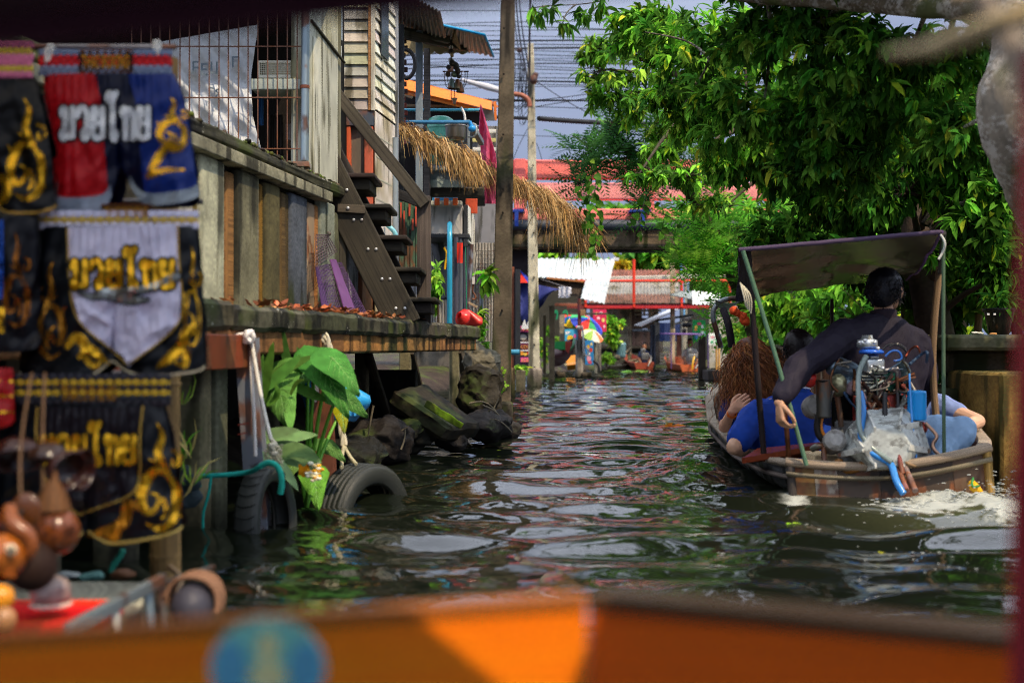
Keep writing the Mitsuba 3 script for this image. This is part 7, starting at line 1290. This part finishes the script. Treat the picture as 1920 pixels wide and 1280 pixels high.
def flame(x, y, w, h, flip=1):
    """a flame scroll ornament, standing on (x, y) bottom centre"""
    m = lambda a, b: (x+flip*a*w, y-b*h); S = lambda pts, rs: taper([m(*p) for p in pts], [r*w for r in rs])
    parts = [S([(-.05, 1), (.08, .86), (-.02, .72), (.12, .6), (.22, .5)], [.01, .07, .09, .08, .06]), S([(.3, .74), (.42, .72), (.44, .62), (.34, .6), (.3, .66)], [.03, .05, .05, .04, .02]), S([(.2, .52), (-.06, .55), (-.3, .44), (-.38, .28), (-.24, .16), (-.05, .2), (-.04, .32), (-.16, .34)], [.05, .09, .12, .12, .1, .07, .05, .02]),
             S([(.16, .52), (.36, .42), (.4, .24), (.26, .06), (0, .01), (-.28, .06)], [.05, .1, .11, .1, .08, .015]), S([(.34, .3), (.5, .36)], [.06, .01]), S([(-.3, .42), (-.46, .54)], [.06, .01]), S([(.34, .16), (.5, .12)], [.06, .01]), S([(-.02, .62), (-.22, .66)], [.05, .01]), S([(.1, .28), (.16, .16), (.06, .1)], [.05, .05, .02])]
    return so.unary_union(parts)
class Shorts:
    def __init__(s, key, x0, x1, top, X0, X1, hl, hr, notch, d, bulge=.035, cx=None):
        s.k, s.x0, s.x1, s.top, s.X0, s.X1, s.hl, s.hr, s.notch, s.d, s.b = key, x0, x1, top, X0, X1, hl, hr, notch, d, bulge; s.seed = R.random()*40; s.cx = cx
    def edge(s, v): e = np.asarray(v)**.75+.05*np.sin(np.asarray(v)*6+s.seed); return s.x0+(s.X0-s.x0)*e, s.x1+(s.X1-s.x1)*e
    def off(s, x, y):
        v = np.clip((y-s.top)/(max(s.hl, s.hr)-s.top), 0, 1); l, r = s.edge(v); u = np.clip((x-l)/(r-l)*2-1, -1, 1)
        leg = np.sqrt(np.clip(1-((np.abs(u)-.5)/.5)**2, 0, 1)); body = np.sqrt(np.clip(1-u*u, 0, 1)); k = np.clip((v-.3)/.4, 0, 1)
        n = meshkit.fbm(np.stack([x*.045+s.seed, y*.012, x*0], -1), 3)-.5; fold = np.sin(x*.42+n*9)*np.exp(-v*3.2)*.004
        return s.d-s.b*(.25+.75*(leg*k+body*(1-k)))-n*.034*(.3+.7*v)-fold-.016*(1-np.abs(2*meshkit.fbm(np.stack([x*.016+s.seed+y*.010, y*.013-x*.006, x*0+3], -1), 3)-1)*2.2)*np.clip(v*3, 0, 1)
    def p(s, x, y, lift=0): x, y = np.asarray(x, float), np.asarray(y, float); d = s.off(x, y)-lift; return np.stack([(x-960)/F*d, d, EYE+(HY-y)/F*d], -1)
    def panel(s, part, u0, u1, colr, m='m_satin', v0=0., v1=1., lift=0, nu=30, nv=36):
        us, vs = np.meshgrid(np.linspace(u0, u1, nu), np.linspace(v0, v1, nv), indexing='ij'); hb = s.hl+(s.hr-s.hl)*(us+1)/2-s.notch*np.exp(-(us/.15)**2)+14*(np.sqrt(np.clip(1-((np.abs(us)-.5)/.5)**2, 0, 1))-.8)*np.sign(abs(s.notch))
        y = s.top+(hb-s.top)*vs; v = np.clip((y-s.top)/(max(s.hl, s.hr)-s.top), 0, 1); l, r = s.edge(v); x = l+(r-l)*(us+1)/2
        return put(part, sheet(s.p(x, y, lift), .003), m, colr, s.k)
    def back(s, colr):
        us, vs = np.meshgrid(np.linspace(-1, 1, 26), np.linspace(0, 1, 20), indexing='ij'); hb = s.hl+(s.hr-s.hl)*(us+1)/2-s.notch*np.exp(-(us/.15)**2)+14*(np.sqrt(np.clip(1-((np.abs(us)-.5)/.5)**2, 0, 1))-.8)*np.sign(abs(s.notch))
        y = s.top+(hb-s.top)*vs-4; v = np.clip((y-s.top)/(max(s.hl, s.hr)-s.top), 0, 1); l, r = s.edge(v); x = l+(r-l)*(us+1)/2; q = s.p(x, y); q[..., 1] = 2*s.d-q[..., 1]; put('back_panel', sheet(q, .003), 'm_satin', colr, s.k)
    def patch(s, part, poly, colr, m='m_foil', lift=.007, step=6):
        gs = []
        if part == 'gold_scroll': poly = poly.difference(poly.buffer(-2.6).boundary.buffer(.8)).buffer(-.05)
        for pg in getattr(poly, 'geoms', [poly]):
            if pg.area < 3: continue
            pg = pg.simplify(.35); v, f = trimesh.creation.triangulate_polygon(pg, engine='earcut'); t = trimesh.Trimesh(np.c_[v, np.zeros(len(v))], f, process=False)
            vv, ff = trimesh.remesh.subdivide_to_size(t.vertices, t.faces, step, max_iter=12); g = G(s.p(vv[:, 0], vv[:, 1], lift), ff)
            nn = np.cross(g.v[g.f[:, 1]]-g.v[g.f[:, 0]], g.v[g.f[:, 2]]-g.v[g.f[:, 0]]); g.f[nn[:, 1] > 0] = g.f[nn[:, 1] > 0][:, ::-1]; gs.append(g)
        return put(part, join(gs), m, colr, s.k)
    def band(s, y0, y1, xl, xr, stripes, part='waistband', sag=0):
        """a gathered elastic waistband in stripes"""
        ys = np.linspace(y0, y1, len(stripes)+1)
        for i, c in enumerate(stripes):
            us, vs = np.meshgrid(np.linspace(0, 1, 70), np.linspace(0, 1, 4), indexing='ij'); x = xl+(xr-xl)*us; y = ys[i]+(ys[i+1]-ys[i])*vs+sag*(1-(2*us-1)**2); d = s.d-.02-s.b*.4*np.sqrt(np.clip(1-(2*us-1)**2, 0, 1))-.0035*np.sin(us*110+3*i)-.002*np.sin(vs*3.1)
            put(part, sheet(np.stack([(x-960)/F*d, d, EYE+(HY-y)/F*d], -1), .004), 'm_satin', c, s.k)
    def label(s, x0, x1, y0, y1, dd=.05):
        d = s.d-dd; put('brand_patch', fq(x0, x1, y0, y1, d, .006, .002), 'm_cloth', '#2a160c', s.k); put('patch_border', join([fq(x0+1, x1-1, y0+1, y0+3, d-.002, .004, .001), fq(x0+1, x1-1, y1-3, y1-1, d-.002, .004, .001)]), 'm_foil', '#7a4a14', s.k, kind='stuff')
        w = (x1-x0)/F*d; g = meshkit.text_mesh('THAI BOXING', .012, .001, True); g = G(np.array(g.vertices), np.array(g.faces)).flat(); ext = g.v[:, 0].max(); g.v *= A(w*.86/ext, (y1-y0)/F*d*.55/.012, 1); put('lettering', g.rx(90).mv(P(x0+(x1-x0)*.07, y1-(y1-y0)*.22, d-.004)), 'm_foil', '#b8791e', s.k)
GOLD = '#e0a422'
SHORTCAT = 'shorts'
s1 = Shorts(thing('boxing_shorts', 'red, navy and blue boxing shorts with silver Thai lettering, top of the stall', SHORTCAT, 'boxing shorts hung on the stall'), 82, 322, 138, 92, 380, 398, 376, 66, 3.4, .06)
s1.back('#0f1a3a'); s1.panel('red_leg', -1, -.2, '#a80f16'); s1.panel('navy_panel', -.2, .30, '#0a1228'); s1.panel('blue_panel', .30, 1, '#0f2a68')
s1.panel('hem_lace', -1, -.16, '#7d8590', 'm_cloth', .90, 1.0, .004, 30, 6); s1.panel('hem_lace', .12, 1, '#868d96', 'm_cloth', .91, 1.0, .004, 30, 6); s1.band(94, 142, 74, 320, ['#6f7f9a', '#c01a24', '#c01a24', '#7a8aa4', '#6a7a96']); s1.label(145, 249, 93, 137)
tx = thai('มวยไทย', 112, 262, 170, 62, 5.2); s1.patch('lettering_outline', tx.buffer(4), '#0c0c10', 'm_cloth', .006); s1.patch('thai_lettering', tx, '#cfd3d6', 'm_satin', .009)
s1.patch('gold_scroll', so.unary_union([flame(322, 282, 62, 100, 1), taper([(340, 280), (322, 270), (300, 290), (285, 315), (278, 330)], [3, 8, 9, 8, 5]), taper([(278, 330), (295, 322), (315, 318), (345, 318)], [6, 6, 4, 2])]), GOLD)
s2 = Shorts(thing('boxing_shorts', 'black boxing shorts with gold scrolls and a pink waistband at the top left', SHORTCAT, 'boxing shorts hung on the stall'), -130, 62, 143, -160, 108, 400, 398, 40, 3.32)
s2.back('#0a0a0c'); s2.panel('black_legs', -1, 1, '#0a0a0c'); s2.band(80, 145, -130, 60, ['#c9688c', '#c9a838', '#cf7090', '#c9688c', '#c9a838', '#cf7090']); s2.patch('gold_scroll', flame(48, 374, 74, 190, 1), GOLD); s2.patch('gold_scroll', so.unary_union([taper([(-20, 330), (4, 335), (14, 355), (4, 374), (-20, 384)], [6, 8, 9, 8, 6])]), GOLD); s2.panel('hem_piping', -1, 1, '#a9873a', 'm_cloth', .985, 1.0, .004, 40, 3)
s3 = Shorts(thing('boxing_shorts', 'black boxing shorts with a white front panel and gold Thai lettering, middle of the stall', SHORTCAT, 'boxing shorts hung on the stall'), 78, 366, 424, 36, 384, 712, 700, 20, 3.36, .07)
s3.back('#0c0c0e'); s3.panel('black_body', -1, 1, '#0b0b0e'); s3.band(396, 428, 74, 370, ['#c9c6da', '#c7a548', '#cfcce0']); s3.label(188, 284, 382, 414)
s3.patch('white_panel', sg.Polygon([(126, 426), (333, 422), (338, 520), (337, 600), (300, 640), (262, 668), (240, 688), (232, 668), (190, 640), (150, 604), (130, 530)]), '#c3c1d8', 'm_satin', .014, 5)
for q in ([(126, 428), (130, 530), (150, 604), (190, 640), (238, 682)], [(333, 422), (338, 520), (337, 600), (300, 640), (242, 682)]): s3.patch('gold_piping', sg.LineString(smoothline(q, 30)).buffer(1.6), '#b08a3a', 'm_cloth', .016)
tx = thai('มวยไทย', 132, 540, 196, 52, 5.2); s3.patch('lettering_outline', tx.buffer(4.5), '#0c0c0c', 'm_cloth', .018); s3.patch('thai_lettering', tx, GOLD, 'm_foil', .021)
sw = so.unary_union([taper([(150, 549), (175, 556), (195, 552), (235, 560), (275, 562)], [1, 4, 9, 8, 2]), taper([(190, 548), (230, 545), (275, 540), (310, 526), (330, 518)], [7, 6, 6, 6, 7])]); s3.patch('emblem_outline', sw.buffer(3.5), '#141618', 'm_cloth', .018); s3.patch('silver_emblem', sw, '#9aa09c', 'm_foil', .021)
for a_ in ((96, 672, 56, 180, -1), (360, 650, 34, 190, 1)): s3.patch('gold_scroll', flame(*a_), '#b8791e' if a_[0] < 100 else GOLD)
s3.patch('gold_scroll', so.unary_union([taper([(126, 648), (146, 632), (160, 650), (150, 668)], [6, 9, 8, 5]), taper([(150, 640), (176, 660), (204, 682)], [8, 10, 3]), taper([(160, 670), (180, 686), (186, 676)], [6, 6, 3])]), GOLD); s3.patch('gold_scroll', so.unary_union([taper([(364, 622), (352, 618), (344, 640), (330, 660), (296, 688)], [7, 10, 10, 10, 3]), taper([(350, 660), (344, 684), (330, 680)], [7, 7, 3])]), GOLD)
s3.panel('hem_piping', -1, 1, '#b5a486', 'm_cloth', .985, 1.0, .004, 50, 3)
s4 = Shorts(thing('boxing_shorts', 'black boxing shorts with dark gold scrolls at the left edge below the pink waistband', SHORTCAT, 'boxing shorts hung on the stall'), -150, 66, 405, -170, 78, 664, 656, 40, 3.3)
s4.back('#0a0a0c'); s4.panel('black_legs', -1, 1, '#0a0a0d'); s4.patch('gold_scroll', flame(30, 612, 52, 175, 1), '#9a5f1c'); s4.patch('blue_trim', sg.box(-12, 412, 6, 560), '#24479c', 'm_satin', .004); s4.patch('gold_trim', sg.box(-12, 575, 8, 625), GOLD, 'm_foil', .004)
s5 = Shorts(thing('boxing_shorts', 'black satin boxing shorts with gold scrolls hanging lowest, in front of the bamboo pole', SHORTCAT, 'boxing shorts hung on the stall'), 28, 300, 756, -30, 352, 1052, 1000, 22, 3.28, .07)
s5.back('#2a2024'); s5.panel('black_legs', -1, 1, '#0b0b0f'); s5.band(702, 760, 26, 318, ['#2a2a30', '#c09a2c', '#26262c', '#c09a2c', '#2c2c32', '#26262a']); s5.label(106, 226, 714, 760)
s5.patch('satin_panel', sg.Polygon([(70, 764), (268, 762), (262, 840), (252, 920), (200, 945), (148, 962), (110, 935), (78, 880), (66, 820)]), '#16161c', 'm_satin', .012, 5)
for q in ([(268, 762), (262, 840), (252, 920), (200, 946), (150, 964)], [(70, 764), (68, 820), (80, 884), (112, 938), (148, 964)]): s5.patch('gold_piping', sg.LineString(smoothline(q, 30)).buffer(1.8), '#a5873c', 'm_cloth', .014)
tx = thai('มวยไทย', 74, 870, 182, 54, 5.4); s5.patch('lettering_outline', tx.buffer(4), '#0a0a0a', 'm_cloth', .016); s5.patch('thai_lettering', tx, GOLD, 'm_foil', .019)
s5.patch('gold_scroll', flame(298, 992, 84, 200, 1), GOLD); s5.patch('gold_scroll', so.unary_union([taper([(262, 950), (240, 946), (236, 970), (215, 990), (165, 1002)], [7, 11, 11, 10, 3]), taper([(220, 985), (214, 1008), (200, 1004)], [8, 8, 4])]), '#c9801e'); s5.panel('hem_piping', -1, 1, '#c0a050', 'm_cloth', .98, 1.0, .004, 50, 3)
s6 = Shorts(thing('boxing_shorts', 'red garment with gold stripes just showing at the left edge', SHORTCAT, 'boxing shorts hung on the stall'), -160, 24, 690, -170, 26, 800, 800, 10, 3.25)
s6.panel('red_cloth', -1, 1, '#a01a1c'); [s6.patch('gold_stripe', sg.box(-40, y, 24, y+5), GOLD, 'm_foil', .003) for y in (712, 740, 770)]
s7 = Shorts(thing('boxing_shorts', 'white satin shorts edge peeping out below the middle pair', SHORTCAT, 'boxing shorts hung on the stall'), 226, 300, 690, 240, 320, 748, 722, -4, 3.5)
s7.panel('white_hem', -1, 1, '#c9c8d6')
rk = thing('display_rack', 'bamboo pole rack that carries the boxing shorts', 'rack')
put('bamboo_pole', join([tube([P(312, 1180, 3.62), P(308, 700, 3.62), P(306, 110, 3.62)], .042, 20, spline=False)]+[lathe([(.042, -.006), (.046, 0), (.042, .006)], 20).mv(P(310, y, 3.62)) for y in (880, 1040, 720)]), 'm_wood', '#b08a50', rk, kind='stuff')
for y, x1 in ((88, 330), (378, 380), (700, 330)): put('rod', tube([P(-300, y+2, 3.52), P(x1, y, 3.52)], .008, 8, spline=False), 'm_metal', '#8a8a88', rk)
for x, y in ((92, 98), (292, 90), (88, 104)): put('clip', fq(x-7, x+7, y-16, y+14, 3.36, .02, .004), 'm_gloss', '#d9d6d0', rk)
# ---- coconut shell crafts
def craft(lab, g, colr, cat='coconut', m='m_gloss', key='coconut_craft'):
    k = thing(key, lab, cat, 'carved coconut shells on the stall'); put('shell', g, m, colr, k); return k
def nut(x, y, d, r, c, lab, dark=0, m='m_gloss', amp=.03): return craft(lab, ball(A(1, 1, 1.06)*r/F*d, 4).rough(amp*r/F*d*3, 60/r*2, int(x)).mv(P(x, y, d)), c, m=m)
k = nut(108, 995, 2.62, 42, '#6f3a16', 'light brown polished coconut hanging right of the elephant face'); put('crown', lathe([(.002, .10), (.012, .06), (.028, .03), (.036, .0)], 16).mv(P(100, 955, 2.62)), 'm_wood', '#6a4424', k)
put('speckles', join([ball(.0022*R.uniform(.6, 1.8), 0).mv(P(108, 995, 2.62)+nrm(A(R.normal(), -1.0, R.normal()))*.0475) for _ in range(90)]), 'm_plain', '#3a1e0e', k, kind='stuff')
nut(64, 1058, 2.58, 46, '#2a1a12', 'dark rough coconut below the light brown one', m='m_plain', amp=.06)
k = nut(30, 985, 2.5, 40, '#4f2813', 'coconut carved as an elephant face with a curling trunk'); put('trunk', tube([P(18, 950, 2.44), P(30, 985, 2.42), P(55, 1005, 2.42), P(60, 1030, 2.42), P(40, 1048, 2.43)], [.012, .016, .015, .011, .008], 14), 'm_gloss', '#7a4424', k); put('ear', ball(A(.03, .012, .036), 3).mv(P(50, 958, 2.47)), 'm_gloss', '#54301c', k); put('eye', ball(.006, 2).mv(P(40, 960, 2.44)), 'm_gloss', '#0c0a08', k)
k = nut(12, 1040, 2.42, 38, '#96501a', 'orange brown coconut carved as a fish with a round eye'); put('eye_ring', lathe([(0, .004), (.009, .003), (.011, 0)], 18).rx(90).mv(P(22, 1030, 2.379)), 'm_gloss', '#c9b890', k); put('eye', ball(.005, 2).mv(P(22, 1030, 2.374)), 'm_gloss', '#1a1a22', k); put('fin', sheet(np.array([[P(4+20*v+6*u, 1060+22*u, 2.39) for v in np.linspace(0, 1, 6)] for u in np.linspace(0, 1, 6)]), .004), 'm_gloss', '#8f4a14', k)
nut(4, 1118, 2.4, 24, '#d98a1e', 'small bright orange coconut at the lower left edge'); k = nut(10, 1160, 2.35, 22, '#a8764a', 'pale brown shell at the very bottom left')
k = craft('grey glazed shell standing on the red tray', ball(A(.042, .04, .036), 4).rough(.006, 30).mv(P(96, 1108, 2.75)), '#8a7a70', key='shell_bowl', cat='bowl'); put('rim', lathe([(.04, -.004), (.046, 0), (.04, .006)], 24).mv(P(96, 1132, 2.75)), 'm_gloss', '#d0b8a8', k)
def half_shell(x, y, d, r, rx, rz, c, lab):
    s = r/F*d; th_ = np.linspace(0, 1.5, 10); pr = [(s*math.sin(t), -s*math.cos(t)) for t in th_]+[(s*.9*math.sin(t), -s*.9*math.cos(t)) for t in th_[::-1]]; g = lathe(pr, 30).rx(rx).rz(rz).rough(.0015, 40)
    return craft(lab, g.mv(P(x, y, d)), c, cat='ladle', key='shell_ladle')
for x, y, d, r, rx, rz, c, lab in ((32, 868, 2.7, 50, 150, 20, '#261612', 'dark glossy coconut shell bowl hanging at the left edge'), (90, 868, 2.66, 40, 165, -25, '#2a1813', 'dark shell ladle hanging next to the left bowl'), (132, 885, 2.64, 42, 110, 60, '#2e1b15', 'dark shell ladle turned sideways in front of the satin shorts'), (160, 880, 2.72, 40, 95, 75, '#261511', 'outermost dark shell ladle at the right of the bunch')): half_shell(x, y, d, r, rx, rz, c, lab)
tag(put('hanging_cord', join([tube([P(84, 700, 2.8), P(80, 830, 2.68), P(82, 930, 2.6)], .003, 6), tube([P(60, 700, 2.8), P(40, 830, 2.66), P(40, 940, 2.5)], .003, 6)]), 'm_cloth', '#5a4630', kind='stuff'), 'brown cords that carry the coconut shells', 'cord', kind='stuff')
# ---- the vendor's boat below
vb = thing('vendor_boat', 'low grey vendor boat with a red tray and galvanised rail under the shorts', 'boat')
put('deck_board', slab(P(-300, 1160, 2.9), P(255, 1150, 2.95), P(296, 1090, 3.5), P(-300, 1088, 3.5), .03, UP), 'm_wood', '#a3a08e', vb); put('hull', slab(P(-300, 1160, 2.88), P(258, 1152, 2.93), P(250, 1300, 2.93), P(-300, 1300, 2.88), .04, A(0, -1, 0)), 'm_wood', '#5c5850', vb); put('hull_side', slab(P(255, 1152, 2.93), P(298, 1090, 3.52), P(298, 1190, 3.52), P(255, 1300, 2.93), .04, A(1, 0, 0)), 'm_wood', '#6a655a', vb)
put('red_tray', slab(P(-200, 1178, 2.62), P(188, 1172, 2.66), P(232, 1132, 2.9), P(-200, 1134, 2.88), .02, UP), 'm_gloss', '#c01a24', vb); put('tray_rim', beam(P(-200, 1132, 2.88), P(232, 1132, 2.9), .012, .02), 'm_gloss', '#d8422a', vb)
put('rail', beam(P(128, 1180, 2.5), P(306, 1084, 3.0), .02, .026), 'm_metal', '#9aa8aa', vb); put('rail_leg', beam(P(300, 1088, 3.0), P(312, 1190, 2.98), .02, .02), 'm_metal', '#8a989a', vb); put('rail_leg', beam(P(276, 1100, 2.94), P(284, 1190, 2.92), .018, .018), 'm_metal', '#7a888a', vb); put('rail_leg', beam(P(214, 1130, 2.74), P(220, 1190, 2.72), .018, .018), 'm_metal', '#9a9c90', vb); put('stay', beam(P(296, 1096, 2.98), P(400, 1062, 3.4), .012, .012), 'm_metal', '#6a7274', vb)
fd = thing('tyre_fender', 'black rubber fender ball wrapped in old rope at the foot of the bamboo pole', 'fender'); put('ball', ball(A(.05, .06, .058), 3).mv(P(362, 1138, 3.0)), 'm_rubber', '#3a3a40', fd)
put('rope_wrap', join([tube([P(362, 1132, 3.0)+A(.062*math.cos(a), -.02+.014*j+.006*math.sin(a*3+j), .064*math.sin(a)+.004) for a in np.linspace(-.3, 2.9+.2*j, 16)], .006, 6) for j in range(6)]), 'm_cloth', '#80614a', fd, kind='stuff'); put('rope_tie', tube([P(330, 1150, 2.98), P(326, 1110, 3.2), P(340, 1085, 3.4), P(318, 1062, 3.55)], .009, 7), 'm_cloth', '#8a7252', fd)
for lab, x, y, c in (('crumpled grey plastic scrap on the vendor boat deck', 128, 1078, '#9aa4a4'), ('second plastic scrap with teal twine on the vendor boat deck', 170, 1080, '#5a8a86'), ('dry brown leaf on the vendor boat deck', 232, 1076, '#6a4a30')): tag(put('scrap', ball(A(.035, .03, .012), 2).rough(.012, 30, int(x)).mv(P(x, y, 3.55)), 'm_plain', c), lab, 'scrap')
rope('teal_rope_end', 'frayed teal rope end hanging under the lowest shorts', [P(232, 1030, 3.6), P(224, 1045, 3.6), P(214, 1058, 3.6), P(208, 1072, 3.6)], .008, '#2f9a86')
# ------------------------------------------------------------------ the boat that carries the camera
ob = thing('tour_boat', 'varnished orange wooden boat bow with a round sticker in the foreground', 'boat')
ap = P(1103, 1121, 1.12)
def board_(a, b, key, c): d = (b-a); n_ = A(0, 0, -.26); return put(key, slab(a, b, b+n_+A(0, -.02, 0), a+n_+A(0, -.02, 0), .02, A(0, -1, 0)), 'm_varnish', c, ob)
def c_varn(p, n, uv): return sat(unpack(uv)*(0.8+.25*noise(p.z*140, p.x*3, p.y*3)+.2*fbm(p.x*9, p.z*30, p.y*9, 2)))
mat('m_varnish', c_varn, .4, .2)
board_(P(-700, 1235, .90), ap-A(.002, 0, 0), 'left_bow_board', '#ff7f0c'); board_(ap+A(.002, 0, 0), P(2500, 1262, 1.0), 'right_bow_board', '#e0620a')  # right board coloured darker for the shade that falls on it
put('right_cap', slab(ap+A(.0, -.004, .004), P(2500, 1255, 1.0), P(2500, 1220, 1.06), ap+A(.03, .06, .0), .012, UP), 'm_varnish', '#553a20', ob); put('left_cap', slab(P(-700, 1233, .90), ap+A(-.004, -.004, .002), ap+A(-.01, .02, .002), P(-700, 1231, .92), .010, UP), 'm_varnish', '#9a5a20', ob)
put('hull_bow', slab(P(-700, 1300, .95), P(1103, 1200, 1.22), P(1103, 1500, 1.1), P(-700, 1500, .9), .02, A(0, 1, 0)), 'm_varnish', '#8a4a1c', ob); put('hull_bow', slab(P(2500, 1300, 1.05), P(1103, 1200, 1.22), P(1103, 1500, 1.1), P(2500, 1500, 1.0), .02, A(0, 1, 0)), 'm_varnish', '#8a4a1c', ob)
sk = fs = A(503, 1240); dk_ = .985
def disc(cx, cy, rx, ry, z, th_=.0015): return prism(sa.scale(sg.Point(0, 0).buffer(1, 16), rx/F*dk_, ry/F*dk_), th_).rx(90).mv(P(cx, cy, dk_-z))
st_ = put('round_sticker', disc(503, 1250, 108, 92, .004), 'm_gloss', '#8fe0d0', ob); put('blue_half', join([disc(432, 1252, 32, 52, .006), disc(574, 1252, 32, 52, .006)]), 'm_gloss', '#5fb8d8', ob, kind='stuff'); put('yellow_figure', join([disc(503, 1212, 20, 30, .006), disc(503, 1266, 34, 28, .0065)]), 'm_gloss', '#f0f0b0', ob, kind='stuff')
put('red_post', tube([P(1918, 1400, .92), P(1922, 900, .95), P(1934, 480, .98), P(1945, 100, 1.0)], .010, 16, spline=False), 'm_paint', '#8a1a22', ob)
def hem_at(X, Y): x = 960+F*X/Y; return P(x, 168-371*(x+900)/4300, Y)
for key, a_, b_ in (('canopy', (-.76, .98), (.325, .7315)), ('canopy', (.325, .95), (1.1, .95))):  # right piece is unseen, added and stepped forward to shade the right board
    q0, q1 = hem_at(*a_), hem_at(*b_); bk = A(0, -.75, .08)
    put(key, slab(q0+A(0, 0, .03), q1+A(0, 0, .03), q1*A(1, 0, 1)+bk, q0*A(1, 0, 1)+bk, .012, UP), 'm_cloth', '#3a2430', ob); put('canopy_hem', slab(q0, q1, q1+A(0, .002, .03), q0+A(0, .002, .03), .01, A(0, 1, 0)), 'm_cloth', '#4a2a3a', ob)
put('awning', sheet(np.array([[A(x, y, 1.98+.06*math.sin(x*5)+.05*y) for x in np.linspace(-3.2, .05, 24)] for y in np.linspace(2.0, 4.3, 14)]), .004), 'm_added_awning', '#eceef2', rk)  # unseen awning, added above the shorts to shade and soften their light
# ------------------------------------------------------------------ wires
for y0, y1, r in ((20, 24, .010), (37, 40, .011), (49, 52, .011), (55, 56, .010), (74, 76, .022), (82, 84, .012), (88, 88, .026), (94, 97, .010), (101, 104, .012), (112, 113, .010), (117, 119, .016), (122, 124, .010), (128, 134, .012), (145, 148, .012), (151, 153, .022), (158, 160, .010), (187, 188, .024), (190, 186, .012), (199, 203, .010), (253, 258, .008), (108, 110, .009), (66, 69, .009), (138, 140, .008), (163, 161, .008)):
    d = 25+R.uniform(-.6, .6); tl, sg_, xc = R.normal(0, 1.6), R.uniform(1, 11), R.uniform(850, 1250); pts = [P(x, y0+(y1-y0+tl)*(x-960)/200+sg_*((x-xc)/320)**2+R.normal(0, .35), d) for x in np.linspace(560, 1500, 12)]
    tag(put('power_line', tube(pts, r*.8, 5, 40), 'm_rubber', '#2b2f36'), 'thick black cable crossing the sky behind the poles' if r > .015 else 'thin black wire crossing the sky behind the poles', 'power line', 'thick black cables across the sky' if r > .015 else 'thin black wires across the sky')
tag(put('power_line', tube([P(1010, 222, 24), P(1060, 226, 24.5), P(1130, 230, 25), P(1300, 232, 26)], .05, 6), 'm_rubber', '#2b2e33'), 'thickest black cable bundle, leaving the pale pole to the right just above the bridge', 'power line'); tag(put('power_line', tube([P(700, 212, 26), P(900, 218, 25), P(992, 222, 24)], .035, 6), 'm_rubber', '#2b2e33'), 'thick cable bundle running left from the pale pole behind the dark pole', 'power line')
for lab, q, r in (('diagonal wire falling right from the pale pole', [(1002, 150), (1060, 188), (1110, 216)], .008), ('slanting wire rising right from the pale pole', [(1005, 200), (1090, 186), (1200, 168)], .008), ('second slanting wire rising right from the pale pole', [(1005, 188), (1090, 178), (1190, 160)], .008), ('thin stay wire falling left to the bridge from the pale pole', [(990, 240), (972, 275), (962, 300)], .006), ('thin stay wire falling right to the bridge from the pale pole', [(1006, 268), (1012, 285), (1016, 300)], .006), ('upright cable drop down the pale pole', [(995, -20), (993, 60), (993, 120), (992, 160)], .02), ('leaning cable between the poles', [(966, -20), (976, 80), (990, 150)], .014), ('second leaning cable between the poles', [(972, -20), (980, 60), (992, 130)], .012), ('third leaning cable between the poles', [(962, 0), (974, 100), (984, 140)], .010)):
    tag(put('cable', tube([P(x, y, 23.7) for x, y in q], r, 5), 'm_rubber', '#202226'), lab, 'cable')
wl = []
for k in range(16):
    x = R.uniform(964, 990); y = R.uniform(95, 140); h = R.uniform(60, 110); wl.append(tube([P(x, y, 23.9), P(x+R.uniform(-8, 8), y+h*.4, 23.9), P(x+R.uniform(-5, 6), y+h, 23.9), P(992, y+h*.75, 23.9)], .006, 4))
tag(put('wire_tangle', join(wl), 'm_rubber', '#2a2c30', kind='stuff'), 'tangle of slack telephone wires hanging left of the pale pole', 'wires', kind='stuff'); tag(put('pole_bracket', join([ball(A(.08, .06, .10), 1).rough(.03, 12).mv(P(1001, 148, 23.8)), ball(A(.06, .05, .05), 1).mv(P(1004, 140, 23.8)), ball(.05, 1).mv(P(974, 94, 23.8))]), 'm_rust', '#4a3a36', kind='stuff'), 'knot of clamps and wire ends on the pale pole', 'clamps', kind='stuff')
